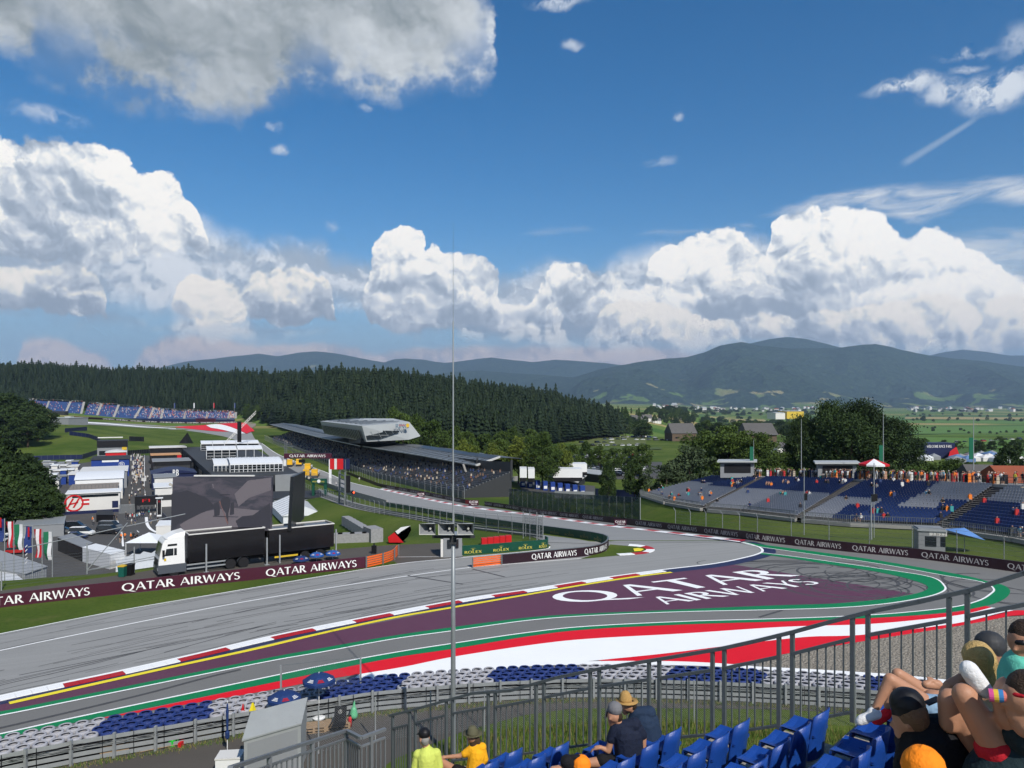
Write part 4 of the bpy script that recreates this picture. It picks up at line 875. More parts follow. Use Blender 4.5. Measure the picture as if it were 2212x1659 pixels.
drib('far_track_surface', [(500,911.5),(520,915),(540,930),(552,950),(566,958)], [(440,934),(470,940),(500,948),(535,962),(552,970)], M_TRACK, 0.12, 30, 2)
drib('painted_white_line', [(152,911),(220,914),(300,921),(380,926)], [(152,913.2),(220,916.2),(300,922.6),(380,927)], P_WHT, 0.3, 40)
drib('painted_red_runoff', [(378,922.6),(430,919.5),(480,915.5),(530,913.5)], [(380,923.6),(440,930),(490,933),(548,929)], P_RED, 0.35, 24, 2)
drib('painted_white_runoff', [(445,919.6),(470,917),(500,924),(530,937.5)], [(455,925),(478,929),(505,936),(512,938.7)], P_WHT, 0.6, 24, 2)
drib('painted_red_runoff', [(488,917),(510,914.8),(530,914)], [(533,938),(540,934.5),(550,932.5)], P_RED, 0.6, 16, 2)
drib('gravel_bed', [(530,913.5),(540,913),(553,913)], [(542,926),(547,924),(553,920)], M_GRAV, 0.5, 12, 2)
sign_wall('advertising_wall', 'far maroon wall with small white lettering below the distant blue grandstand', 'barrier', [(140,903),(222,906.5),(300,911.5),(380,914.5),(440,914.8),(510,913.6)], 2.1, M_MARD, M_LET, [('QATAR AIRWAYS', a, a+25) for a in (222,251,282,314,345,374,404,434,462,485)], 0.2, 0.8, off=0)
mb = MB(); p0, p1 = W(423,907,885), W(466,907,885); mb.wall([Vector((p0.x,p0.y,-7.5)), Vector((p1.x,p1.y,-7.5))], 0, 4.2, 0.4); o0 = thing('advertising_board', (p0.x,p0.y,-9), 'larger maroon QATAR AIRWAYS board below the right end of the distant blue grandstand', 'sign'); mb.build('panel', M_MAR, o0)
mb = MB(); text_quad(mb, 'QATAR AIRWAYS', Vector((p0.x+1.2,p0.y-0.3,-6.2)), Vector((p1.x-p0.x-2.4,0,0)), (0,0,1.9), (0,-1,0), eps=0.01); mb.build('lettering', M_LET, o0)
def Zp(px, py): return Z(px, py, -13.97)
mb.poly([Zp(a, b) for a, b in ((-300,1140),(40,1130),(60,1000),(180,1000),(276,984),(322,984),(330,1010),(400,985),(470,1000),(560,1085),(640,1092),(690,1105),(640,1160),(560,1250),(300,1300),(0,1330),(-300,1330))]); struct(mb, 'paddock_surface', M_PAD)
mb = MB()
for P_ in ([(312,983),(312,1050),(314,1072)],): ribbon(mb, [Z(a-0.5,b,-13.95) for a,b in P_], [Z(a+0.5,b,-13.95) for a,b in P_])
c = [Z(p.x, p.y, -13.95) for p in cat([(253,1124,0),(262,1150,0),(266,1180,0)], 6)]; ribbon(mb, offset_path(c, .2), offset_path(c, -.2))
c = [Z(p.x, p.y, -13.95) for p in cat([(316,1117,0),(318,1132,0),(326,1143,0),(338,1150,0)], 6)]; ribbon(mb, offset_path(c, .35), offset_path(c, -.35))
for a, b in (((296,1146),(300,1150)), ((308,1155),(316,1158)), ((322,1161),(332,1164)), ((288,1170),(330,1164)), ((120,1285),(200,1270))):
    c = [Z(*a, -13.95), Z(*b, -13.95)]; ribbon(mb, offset_path(c, .1), offset_path(c, -.1))
struct(mb, 'painted_white_line', P_WHT)
AX = Vector((0.893, 0.45, 0)); AY = Vector((-0.45, 0.893, 0))      # paddock axes
def unit(name, label, px0, px1, py, top_z, depth, m_wall, m_roof, cat_='building', Y=None, z0=-14.0, roof='flat', AXv=None, AYv=None, extras=None):
    ax, ay = AXv or AX, AYv or AY
    a = Z(px0, py, z0) if Y is None else Vector(((px0-CX)/F*Y, Y, z0)); t1 = (px1-CX)/F
    s = (t1*a.y-a.x)/(ax.x-ax.y*t1); b = a+ax*s; c, d = b+ay*depth, a+ay*depth
    root = thing(name, a.lerp(b, .5), label, cat_); up = Vector((0, 0, top_z-z0)); h = top_z-z0
    mb = MB(); mb.hexa([a, b, c, d], [p+up for p in (a, b, c, d)]); mb.build('wall', m_wall, root)
    e = 0.35; A_, B_, C_, D_ = a-ax*e-ay*e, b+ax*e-ay*e, c+ax*e+ay*e, d-ax*e+ay*e; mb = MB()
    if roof == 'flat': mb.hexa([p+up for p in (A_, B_, C_, D_)], [p+up+Vector((0,0,.25)) for p in (A_, B_, C_, D_)])
    elif roof == 'gable':
        rh = s*0.22; m0, m1 = A_.lerp(B_, .5)+up+Vector((0,0,rh)), D_.lerp(C_, .5)+up+Vector((0,0,rh)); A2, B2, C2, D2 = [p+up for p in (A_, B_, C_, D_)]
        mb.add([A2, B2, C2, D2, m0, m1], [(0,4,5,3), (1,2,5,4), (0,1,4), (2,3,5)])
    elif roof == 'side':   # ridge across the view
        rh = depth*0.45; m0, m1 = A_.lerp(D_, .5)+up+Vector((0,0,rh)), B_.lerp(C_, .5)+up+Vector((0,0,rh)); A2, B2, C2, D2 = [p+up for p in (A_, B_, C_, D_)]
        mb.add([A2, B2, C2, D2, m0, m1], [(0,1,5,4), (2,3,4,5), (0,4,3), (1,2,5)])
    elif roof == 'vault':
        n = 10; rows = []
        for k in range(n+1):
            q = k/n; zz = up+Vector((0, 0, 1.5*sin(pi*q)**0.8)); rows.append((A_.lerp(D_, q)+zz, B_.lerp(C_, q)+zz))
        for (p, q), (r, s2) in zip(rows[:-1], rows[1:]): mb.add([p, q, s2, r], [(0,1,2,3)])
        mb.poly([r[0] for r in rows]); mb.poly([r[1] for r in rows][::-1])
    elif roof == 'arch':   # arched front
        n = 12; fr = []; bk = []
        for k in range(n+1):
            q = k/n; zz = up+Vector((0, 0, s*0.085*sin(pi*q))); fr.append(A_.lerp(B_, q)+zz); bk.append(D_.lerp(C_, q)+zz)
        for k in range(n): mb.add([fr[k], fr[k+1], bk[k+1], bk[k]], [(0,1,2,3)])
        mb.poly([A_+up, B_+up]+fr[::-1][1:-1] if False else fr[::-1]); mb.poly(bk)
    mb.build('roof', m_roof, root)
    info = dict(a=a, b=b, c=c, d=d, s=s, h=h, root=root, ax=ax, ay=ay, up=Vector((0,0,1)))
    return info
def fpt(i, u, v, out=0.03): return i['a']+i['ax']*(i['s']*u)+Vector((0, 0, i['h']*v))-i['ay']*out
def fpanel(i, name, u0, u1, v0, v1, m, out=0.05, th=None):
    mb = MB(); o_ = i['ay']*out; th = th or out
    p = [fpt(i, u, v, out) for u, v in ((u0, v0), (u1, v0), (u1, v1), (u0, v1))]; q = [r+i['ay']*th*1.0 for r in p]
    mb.add(p+q, [(0,1,2,3), (1,5,6,2), (5,4,7,6), (4,0,3,7), (3,2,6,7), (4,5,1,0)]); return mb.build(name, m, i['root'])
def ftext(i, s, u0, u1, v0, v1, m, out=0.09, name='lettering'):
    mb = MB(); text_quad(mb, s, fpt(i, u0, v0, out), i['ax']*(i['s']*(u1-u0)), (0, 0, i['h']*(v1-v0)), -i['ay'], eps=0.002); return mb.build(name, m, i['root'])
M_CRM = mat('cream_panel', (0.62, 0.61, 0.58), 0.6, 0.1, 0.3); M_GRYP = mat('grey_panel', (0.22, 0.23, 0.24), 0.6, 0.12, 0.5); M_BLU = mat('royal_blue_panel', (0.015, 0.045, 0.22), 0.5, 0.1)
M_NVY = mat('navy_panel', (0.010, 0.016, 0.060), 0.5, 0.15); M_REDP = mat('red_panel', (0.50, 0.012, 0.016), 0.5, 0.1); M_TEAL = mat('teal_green_panel', (0.01, 0.10, 0.075), 0.5, 0.15); M_ROOFD = mat('dark_roof', (0.03, 0.032, 0.036), 0.7, 0.25, 0.6)
M_TENT = mat('tent_fabric', (0.66, 0.68, 0.70), 0.6, 0.05, 0.5); M_OCH = mat('orange_roof_fabric', (0.50, 0.27, 0.13), 0.8, 0.1); M_WOOD = mat('weathered_wood', (0.30, 0.21, 0.13), 0.85, 0.3, 6.0, 0.3, 30)
M_SLAT = mat('terrace_decking', (0.22, 0.19, 0.16), 0.8, 0.25, 1.5)
i = unit('hospitality_unit', 'white motorhome with a big red ring logo and Austrian flag stripes behind navy fencing', 144, 259, 1111, -8.6, 8, M_CRM, M_WHT)
fpanel(i, 'window_band', 0.10, 0.97, 0.80, 0.93, M_GLS); fpanel(i, 'fence_screen', -0.05, 1.02, 0, 0.16, M_NVY, 1.2, 0.05)
mb = MB(); c0 = (0.135, 0.54); R_ = 2.1
for p in _arc(0, 0, R_, R_, 0, 2*pi, 0.42, 0.42, 26): mb.poly([fpt(i, c0[0], c0[1], .10)+i['ax']*x+Vector((0,0,y)) for x, y in p])
for p in _st(-1.5,-1.2,-0.2,1.3,.42)+_st(-0.1,-1.2,1.2,1.3,.42)+_st(-1.2,-0.3,1.0,0.2,.34): mb.poly([fpt(i, c0[0], c0[1], .12)+i['ax']*x+Vector((0,0,y)) for x, y in p])
mb.build('emblem', M_REDP, i['root'])
for k, m_ in enumerate((M_REDP, M_WHT, M_REDP)): fpanel(i, 'stripe', 0.27, 0.42, 0.42+0.10*k, 0.52+0.10*k, m_, 0.07)
fpanel(i, 'dark_panel', 0.85, 0.97, 0.2, 0.55, M_NVY, 0.06)
i = unit('hospitality_unit', 'dark unit with a railed wooden roof terrace behind the ring logo motorhome', 150, 252, 1102, -9.0, 15, M_DGR, M_SLAT, Y=213)
mb = MB()
for u in np.linspace(0, 1, 14): mb.bar(fpt(i,u,1,0)+Vector((0,0,.2)), fpt(i,u,1,0)+Vector((0,0,1.3)), .06)
mb.bar(fpt(i,0,1,0)+Vector((0,0,1.3)), fpt(i,1,1,0)+Vector((0,0,1.3)), .07); mb.build('railing', M_GALD, i['root'])
fpanel(i, 'window_band', 0.02, 0.98, 0.6, 0.95, M_BLK)
i = unit('hospitality_unit', 'silver white unit with rounded vault roof in the left paddock row', 163, 265, 1090, -7.6, 22, M_CRM, M_TENT, Y=228, roof='vault')
fpanel(i, 'side_panel', 0.0, 1.0, 0.5, 0.97, M_WHT)
i = unit('hospitality_unit', 'teal green and grey unit with flat roof in the left paddock row', 172, 274, 1060, -8.0, 22, M_GRYP, M_CRM, Y=256)
fpanel(i, 'green_panel', 0.0, 0.62, 0.45, 1.0, M_TEAL, 0.3); fpanel(i, 'window_band', 0.1, 0.55, 0.6, 0.85, M_GLS, 0.36)
i = unit('hospitality_unit', 'royal blue unit with FIA disc and dark roof in the left paddock row', 197, 279, 1040, -7.0, 22, M_BLU, M_ROOFD, Y=298)
ftext(i, 'FIA', .76, .84, .62, .8, M_LET, .1); mb = MB(); 
for p in _arc(0, 0, 1.0, 1.0, 0, 2*pi, .12, .12, 20): mb.poly([fpt(i, .80, .70, .08)+i['ax']*x+Vector((0,0,y)) for x, y in p])
mb.build('emblem', M_LET, i['root']); fpanel(i, 'white_panel', 0.28, 0.72, 0.86, 0.98, M_WHT)
i = unit('hospitality_unit', 'low bright red unit with white trim in the left paddock row', 228, 272, 1020, -7.2, 12, M_REDP, M_CRM, Y=345, roof='arch')
i = unit('hospitality_unit', 'tall grey two storey unit with yellow sign at the far left row end', 210, 275, 1000, -4.2, 20, M_GRYP, M_ROOFD, Y=382)
fpanel(i, 'window_band', 0.06, 0.42, 0.30, 0.52, M_GLS, .1); fpanel(i, 'window_band', 0.55, 0.92, 0.36, 0.55, M_GLS, .1); fpanel(i, 'terrace', -0.01, 1.01, 0.72, 1.05, M_BLK, .5); fpanel(i, 'sign_panel', 0.82, 0.98, 0.55, 0.75, mat('yellow_panel', (0.6, 0.4, 0.03), 0.5), .2)
fpanel(i, 'terrace_roof', 0.02, 0.85, 1.2, 1.25, M_CRM, 1.0)
i = unit('entrance_gate', 'black portal with red F1 sign and turnstiles at the paddock entrance', 292, 340, 1109, -11.9, 3, M_BLK, M_BLK, 'gate')
for c in kids(i['root']): bpy.data.objects.remove(c)
for u0, u1, v0, v1, nm in ((0, .07, 0, 1, 'column'), (.93, 1, 0, 1, 'column'), (-.02, 1.02, 1, 2.15, 'header')):
    mb = MB(); p = [fpt(i, u, v, 0) for u, v in ((u0,v0),(u1,v0),(u1,v1),(u0,v1))]; mb.add(p+[q+i['ay']*2.5 for q in p], [(0,1,2,3),(1,5,6,2),(5,4,7,6),(4,0,3,7),(3,2,6,7),(4,5,1,0)]); mb.build(nm, M_BLK, i['root'])
for u in (.25, .42, .58, .75): mb = MB(); mb.bar(fpt(i,u,0,0.3), fpt(i,u,.8,0.3), .18, .3); mb.build('turnstile', M_DGR, i['root'])
ftext(i, 'F1', .30, .70, 1.4, 1.8, M_REDP, .06)
i = unit('hospitality_unit', 'white unit with louvred roof just right of the paddock alley', 335, 385, 1085, -8.4, 12, M_CRM, M_WHT, Y=214)
fpanel(i, 'dark_panel', 0.05, 1, 0.35, 0.62, M_DGR, .1)
i = unit('hospitality_unit', 'white unit with grey striped roof behind the louvred one', 334, 380, 1075, -7.6, 12, M_CRM, M_GRYP, Y=234)
i = unit('hospitality_unit', 'navy arched unit lettered VISA and RB right of the alley', 328, 424, 1060, -8.6, 16, M_NVY, M_NVY, Y=256, roof='arch')
ftext(i, 'VISA', .27, .42, .86, 1.05, M_LET, .4); ftext(i, 'RB', .46, .60, .86, 1.26, M_LET, .4)
i = unit('hospitality_unit', 'flat grey roofed dark unit on the right of the alley', 331, 411, 1040, -6.9, 16, M_DGR, M_GRYP, Y=288); fpanel(i, 'fascia', 0, 1, .78, .98, M_BLK, .1)
i = unit('hospitality_unit', 'unit with long orange awning roof on the right of the alley', 327, 390, 1030, -6.9, 12, M_BLK, M_OCH, Y=322); fpanel(i, 'red_panel', .88, 1.03, .6, 1, M_REDP, .2)
i = unit('hospitality_unit', 'black unit with thin white roof at the far end of the right row', 324, 402, 1020, -6.2, 16, M_BLK, M_CRM, Y=362)
i = unit('gate', 'grey barred vehicle gate left of the black portal', 257, 292, 1110, -11.6, 0.2, M_GALD, M_GALD, 'gate')
for c in kids(i['root']): bpy.data.objects.remove(c)
for u in np.linspace(0, 1, 26): mb = MB(); mb.bar(fpt(i,u,0,0), fpt(i,u,1,0), .07); mb.build('bar', M_GALV, i['root'])
mb = MB(); mb.bar(fpt(i,0,1,0), fpt(i,1,1,0), .1); mb.build('top_rail', M_GALV, i['root'])
i = unit('notice_board', 'tall black information board with white frame right of the black portal', 339, 349, 1116, -9.2, .3, M_WHT, M_WHT, 'sign'); fpanel(i, 'dark_panel', .08, .92, .1, .96, M_BLK); ftext(i, 'F1', .3, .7, .78, .88, M_REDP, .12)
for k in range(22):
    q, r_ = k % 5, k//5; px, py = 92+17*q+rnd.uniform(-3,3)+r_*1.5, 1006+11*r_+rnd.uniform(-2,2)
    if px+14 > 172-(0 if r_ else 0): px -= 6
    i = unit('box_lorry', '', px, px+rnd.uniform(10,17), py+8, -14+rnd.uniform(2.6,3.9), rnd.uniform(5,10), rnd.choice([M_WHT,M_CRM,M_CRM,M_GRYP,M_BLU]), rnd.choice([M_WHT,M_CRM,M_GRYP]), 'lorry'); tag(i['root'], 'box shaped support lorry parked behind the left paddock row', group='support lorries behind the left paddock row')
def low_fence(label, pts, h, m, pl=None):
    P = resample([Z(a, b, -14) for a, b in pts] if pl is None else drape([G(a, b) for a, b in pts], 0), 12); root = thing('screen_fence', P[6], label, 'fence')
    mb = MB(); mb.wall(P, 0, h, 0.06); mb.build('screen', m, root); Q = resample(P, 12)
    for q in Q: mb = MB(); mb.cyl(q, q+Vector((0,0,h+.15)), .05); mb.build('post', M_GALD, root)
low_fence('navy screen fence behind the car park at the foot of the meadow', [(35,996),(120,993),(178,992)], 2.4, M_NVY)
low_fence('dark navy screen fence rising towards the grey energy station', [(178,992),(215,980)], 2.6, M_NVY)
low_fence('black screen with small logos across the far end of the alley', [(276,983),(330,979)], 2.6, M_BLK)
low_fence('dark blue fence along the lower edge of the infield meadow', [(150,940),(190,945),(217,954)], 2.6, M_NVY, 1)
low_fence('short black screen fence standing alone on the infield meadow', [(279,953),(311,954)], 3.4, M_BLK, 1)
low_fence('navy fence beside the white cabins above the meadow', [(140,934),(188,930)], 2.8, M_NVY, 1)
low_fence('dark screen fence beside the entrance road', [(350,1122),(362,1136),(372,1140)], 2.0, M_NVY)
PB = [Vector(p) for p in ((-92,229,-14),(-69,240,-14),(-136,386,-14),(-170,380,-14))]
pb = thing('pit_building', (-115, 310, -14), 'long black pit building with white roofed terraces on top', 'building')
mb = MB(); mb.hexa(PB, [p+Vector((0,0,7)) for p in PB]); mb.build('wall', M_ROOFD, pb)
mb = MB(); q = [p.copy() for p in PB]; mb.hexa([p+Vector((0,0,7)) for p in q], [p+Vector((0,0,7.3)) for p in q]); mb.build('roof', M_DGR, pb)
for k in range(9):
    a = PB[0].lerp(PB[3], k/9+.02); b = PB[0].lerp(PB[3], k/9+.09); mb = MB(); mb.wall([a+Vector((-.2,-.1,2.5)), b+Vector((-.2,-.1,2.5))], 0, 3.2, .1); mb.build('window', M_GLS, pb)
def vaulted(px0, px1, Y, z0, ztop, depth, n_rib, label, glass=True, seg=1):
    a = Vector(((px0-CX)/F*Y, Y, z0)); t1 = (px1-CX)/F; ax = Vector((.96, .28, 0)); ay = Vector((-.42, .907, 0)); s = (t1*a.y-a.x)/(ax.x-ax.y*t1)
    root = thing('terrace_pavilion', a, label, 'pavilion')
    for g_ in range(seg):
        mb = MB(); n = 10; w0, w1 = g_/seg, (g_+1)/seg-.005
        R1 = []; R2 = []
        for k in range(n+1):
            q = k/n; z = ztop-1.2+1.6*sin(pi*min(q*1.0, 1)*0.62+.25) if seg == 1 else ztop-.6+.9*sin(pi*q)
            R1.append(a+ax*s*w0+ay*(depth*q)+Vector((0,0,z-z0))); R2.append(a+ax*s*w1+ay*(depth*q)+Vector((0,0,z-z0)))
        ribbon(mb, R1, R2); ribbon(mb, [p-Vector((0,0,.15)) for p in R2], [p-Vector((0,0,.15)) for p in R1])
        mb.poly([R1[0], R2[0], R2[0]-Vector((0,0,.5)), R1[0]-Vector((0,0,.5))]); mb.build('roof', M_TENT, root)
    for k in range(n_rib+1):
        mb = MB(); u = k/n_rib; mb.tube([a+ax*s*u+ay*(depth*q)+Vector((0,0,(ztop-1.15+1.6*sin(pi*q*.62+.25) if seg == 1 else ztop+.02)-z0)) for q in np.linspace(0, 1, 7)], .08, 4) if seg == 1 else None
        mb.bar(a+ax*s*u, a+ax*s*u+Vector((0,0,ztop-z0-1.0)), .16); mb.build('post', M_WHT, root)
    if glass:
        mb = MB(); mb.hexa([a+ax*.3+ay*.8, a+ax*(s-.3)+ay*.8, a+ax*(s-.3)+ay*depth, a+ax*.3+ay*depth], [p+Vector((0,0,ztop-z0-1.0)) for p in (a+ax*.3+ay*.8, a+ax*(s-.3)+ay*.8, a+ax*(s-.3)+ay*depth, a+ax*.3+ay*depth)]); mb.build('glazing', M_GLS, root)
        mb = MB()
        for v in (.0, .33, .66, 1): mb.bar(a+ax*.3+ay*.75+Vector((0,0,(ztop-z0-1)*v)), a+ax*(s-.3)+ay*.75+Vector((0,0,(ztop-z0-1)*v)), .1)
        mb.build('window_frame', M_WHT, root)
    mb = MB(); mb.bar(a-ax*.5-ay*1.5+Vector((0,0,1.0)), a+ax*(s+.5)-ay*1.5+Vector((0,0,1.0)), .06)
    for u in np.linspace(0, 1, 9): mb.bar(a+ax*s*u-ay*1.5, a+ax*s*u-ay*1.5+Vector((0,0,1)), .05)
    mb.build('railing', M_GALV, root)
vaulted(497, 611, 243, -6.7, -3.0, 15, 12, 'big white ribbed vault roof over glass, on the near end of the pit building')
vaulted(462, 497, 247, -6.7, -3.6, 15, 4, 'small sloping white ribbed roof left of the big vault', False)
vaulted(446, 512, 298, -6.6, -2.0, 14, 4, 'white scalloped roof over a glass lounge on the pit building', True, 4)
vaulted(513, 567, 300, -6.6, -1.8, 12, 3, 'white canopy beside the track on the pit building roof', False, 3)
vaulted(434, 560, 352, -6.6, -2.6, 14, 5, 'farthest white scalloped canopy on the pit building roof', True, 5)
mb = MB(); a, b = Vector((-74.5, 233, -14)), Vector((-68, 239, -14)); mb.hexa([a, a+Vector((5,1,0)), b+Vector((1,1,0)), b], [p+Vector((0,0,7.5)) for p in (a, a+Vector((5,1,0)), b+Vector((1,1,0)), b)]); sb = solo(mb, 'stair_tower', M_GRYP, 'grey stair tower with white door at the near end of the pit building', 'tower')
mb = MB()   # black pyramid gable seen beyond
for q in (0,): mb.add([W(386,958,372), W(406,958,372), W(405,934,372), W(418,958,392)], [(0,1,2), (1,3,2), (3,0,2)])
solo(mb, 'roof_gable', M_BLK, 'black triangular end panel at the far end of the pit building', 'panel')
mb = MB(); a = W(488,958,345); 
for k in range(14):
    p, q = a+Vector((k*.9, k*.3, k*1.0)), a+Vector(((k+1)*.9, (k+1)*.3, (k+1)*1.0)); mb.bar(p, q, .15); mb.bar(p+Vector((0,0,1.2)), q+Vector((0,0,1.2)), .15); mb.bar(p, p+Vector((0,0,1.2)), .12); mb.bar(p, q+Vector((0,0,1.2)), .1)
solo(mb, 'camera_crane', M_CRM, 'white lattice camera crane leaning over the pit building roof', 'crane')
mb = MB(); mb.box(tuple(W(517,955,340)), (1.4, 1.4, 9.5)); solo(mb, 'loudspeaker_tower', M_BLK, 'narrow black loudspeaker tower above the pit roof terraces', 'tower')
def mast(name, label, p, h, w_=0.5, m=M_GALD):
    root = thing(name, p, label, 'mast'); mb = MB(); c = [Vector((x*w_/2, y*w_/2, 0)) for x, y in ((-1,-1),(1,-1),(1,1),(-1,1))]
    n = max(3, int(h/1.2))
    for k in range(4): mb.bar(p+c[k], p+c[k]+Vector((0,0,h)), .08)
    for j in range(n):
        for k in range(4): mb.bar(p+c[k]+Vector((0,0,h*j/n)), p+c[(k+1) % 4]+Vector((0,0,h*(j+1)/n)), .05); mb.bar(p+c[k]+Vector((0,0,h*j/n)), p+c[(k+1) % 4]+Vector((0,0,h*j/n)), .05)
    mb.build('lattice', m, root); return root
pm = Vector((-84.5, 275, -7)); r_ = mast('lattice_mast', 'thin lattice mast with cross arm at the left end of the maroon gantry', Vector((-84.0, 275, -14.2)), 16.5, .7)
mb = MB(); q = W(606,964.7,275); mb.bar(q, W(632,964.7,275), .15); mb.bar(W(632,964.7,275), W(632,982,275), .12); mb.build('cross_arm', M_GALD, r_)
g0, g1 = W(614,985,268), W(716,985,268); gz0, gz1 = 16.5-(990-868)/F*268, 16.5-(979.5-868)/F*268
gan = thing('start_gantry', Vector((g0.x, 268, -14.3)), 'maroon QATAR AIRWAYS gantry spanning the start straight', 'gantry')
mb = MB(); mb.hexa([Vector((g0.x,267.6,gz0)), Vector((g1.x,267.6,gz0)), Vector((g1.x,269,gz0)), Vector((g0.x,269,gz0))], [Vector((g0.x,267.6,gz1)), Vector((g1.x,267.6,gz1)), Vector((g1.x,269,gz1)), Vector((g0.x,269,gz1))]); mb.build('beam', M_MAR, gan)
mb = MB(); text_quad(mb, 'QATAR AIRWAYS', Vector((W(626,0,268).x,267.5,gz0+.45)), Vector((W(704,0,268).x-W(626,0,268).x,0,0)), (0,0,.95), (0,-1,0), eps=.006); mb.build('lettering', M_LET, gan)
for px in (615, 713): mb = MB(); q = W(px,1000,268); mb.box((q.x,268.3,hz(q.x,268)-.2), (.9,.6,gz0-hz(q.x,268)+.3)); mb.build('column', M_WHT, gan)
mb = MB(); q = W(652,995,268); mb.box((q.x,268.2,gz0-1.6),(2.2,.5,1.2)); mb.build('lamp_box', M_BLK, gan)
ga = thing('timing_arch', W(682,1052,215), 'dark green ROLEX arch with round clock over the pit exit', 'arch'); Yg = 215; zt, zb = 16.5-(1034-868)/F*Yg, 16.5-(1044-868)/F*Yg; xa, xb = W(673,0,Yg).x, W(706,0,Yg).x
mb = MB(); mb.box(((xa+xb)/2, Yg, zb), (xb-xa, .8, zt-zb)); mb.build('beam', M_RGR, ga)
for x in (xb-.4,): mb = MB(); mb.box((x, Yg+.1, hz(x, Yg)), (.9, .6, zb-hz(x, Yg))); mb.build('column', M_RGR, ga)
mb = MB(); mb.box((xa+.5, Yg+.1, hz(xa, Yg)), (.7, .6, zb-hz(xa, Yg))); mb.build('column', M_RGR, ga)
mb = MB(); text_quad(mb, 'ROLEX', (xa+.4, Yg-.42, zb+.35), (1.2,0,0), (0,0,.4), (0,-1,0), eps=.003); text_quad(mb, 'ROLEX', (xb-1.8, Yg-.42, zb+.35), (1.2,0,0), (0,0,.4), (0,-1,0), eps=.003); mb.build('lettering', M_GOLD, ga)
mb = MB(); mb.cyl(((xa+xb)/2, Yg-.5, (zt+zb)/2), ((xa+xb)/2, Yg-.4, (zt+zb)/2), .5, .5, 18); mb.build('clock', M_WHT, ga)
ls = thing('light_gantry', G(738,1072), 'grey steel frame holding rows of black signal lights beside the straight', 'gantry')
pb0, pb1 = G(733,1088), G(746,1091); 
for q in (pb0, pb1): mb = MB(); mb.box((q.x,q.y,q.z-.2), (.4,.4,8.3)); mb.build('column', M_GALD, ls)
for k in range(6): mb = MB(); z = pb0.z+2.2+k*1.05; mb.bar((pb0.x,pb0.y,z),(pb1.x,pb1.y,z), .22); mb.build('cross_bar', M_GALD, ls)
mb = MB(); mb.box((pb1.x+.7,pb1.y,pb0.z+3.4),(1.0,.4,4.2)); mb.build('signal_box', M_BLK, ls)
mb = MB(); mb.cyl((pb1.x,pb1.y,pb0.z),(pb1.x,pb1.y,pb0.z+11.5),.07); mb.build('antenna', M_GALD, ls)
sg = thing('signal_post', G(762,1086), 'pit exit signal post with a lit red lamp', 'signal'); q = Vector(sg.location)
mb = MB(); mb.box(tuple(q), (.3,.3,3.2)); mb.build('post', M_DGR, sg); mb = MB(); mb.box((q.x+.1,q.y-.2,q.z+2.4),(1.1,.3,.5)); mb.build('lamp_housing', M_BLK, sg); mb = MB(); mb.ball((q.x+.35,q.y-.4,q.z+2.65), .22, 10); mb.build('lamp', mat('red_lamp', (0.8,0.05,0.02), .4, emit=((1,.08,.02), 4)), sg)
fb = thing('flag_screen', W(735,1004,225), 'small red white screen on a pole in front of the roofed grandstand', 'screen'); q = W(735,1003,225)
mb = MB(); mb.box((q.x,q.y,hz(q.x,q.y)),(.25,.25,q.z-hz(q.x,q.y))); mb.build('pole', M_GALD, fb)
for k,(m_,x0) in enumerate(((M_REDP,-3.2),(M_CRM,-1.8),(M_REDP,-1.0),(M_NVY,1.0))): mb = MB(); mb.box((q.x+x0+1,q.y-.1*k,q.z-1.5),(1.9,.2,3.2)); mb.build('panel', m_, fb)
i = unit('workshop', 'flat roofed grey workshop behind the white marquee', 592, 702, 1100, -11.0, 17, M_GRYP, M_ROOFD, Y=209, AXv=Vector((.97,.24,0)), AYv=Vector((-.35,.937,0)))
fpanel(i, 'door', .72, .8, 0, .7, M_BLK)
i = unit('marquee', 'big white ribbed marquee behind the edge-on screen', 612, 704, 1136, -11.6, 24, M_TENT, M_TENT, 'tent', roof='gable', AXv=Vector((.985,.17,0)), AYv=Vector((-.42,.907,0)))
A_, s_, h_ = i['a'], i['s'], i['h']
for k in range(9):
    d = i['ay']*(24*k/8); mb = MB(); up = Vector((0,0,h_+.06)); ap = A_+i['ax']*(s_/2)+Vector((0,0,h_+s_*.22+.14))+d
    mb.tube([A_-i['ax']*.35+up+d, ap, A_+i['ax']*(s_+.35)+up+d], .06, 4); mb.build('rib', M_GALV, i['root'])
i = unit('waste_bin', 'green waste container beside the grey workshop', 697, 704, 1107, -12.5, 1.5, M_TEAL, M_TEAL, 'bin', Y=203)
M_BLOK = mat('speckled_concrete', (0.26,0.26,0.26), .9, .35, 4.0)
for k in range(9):
    p = G(750+ (806-750)*k/8, 1133+(1168-1133)*k/8); mb = MB(); mb.box((p.x,p.y,p.z-.3), (1.5,2.6,1.9), .55); solo(mb, 'concrete_block', M_BLOK, 'block number in the long speckled grey row that runs down the bank', 'block', 'concrete blocks in the row down the bank')
for k in range(4):
    p = G(722+26*k, 1172-1.0*k); mb = MB(); mb.box((p.x,p.y,p.z-.3), (1.9,1.2,1.35), .2); solo(mb, 'concrete_block', M_BLOK, 'speckled concrete block in the short row beside the lorry trailer', 'block', 'concrete blocks in the short row behind the lorry')
for o in COL.objects:
    if o.get('label', '').startswith('block number'): o['label'] = 'speckled grey concrete block in the long row running down the bank'
wn = thing('wind_deflector', G(862,1172), 'tilted red, white and black oval board standing on the grass bank', 'board'); p = G(862,1174)
def brd(pts, d): return [W(px, py, p.y-d) for px, py in pts]
mb = MB(); mb.slab(brd([(838,1160),(866,1139),(885,1135),(888,1141),(880,1156),(862,1172),(840,1172)],0), .25); mb.build('panel', M_DGR, wn)
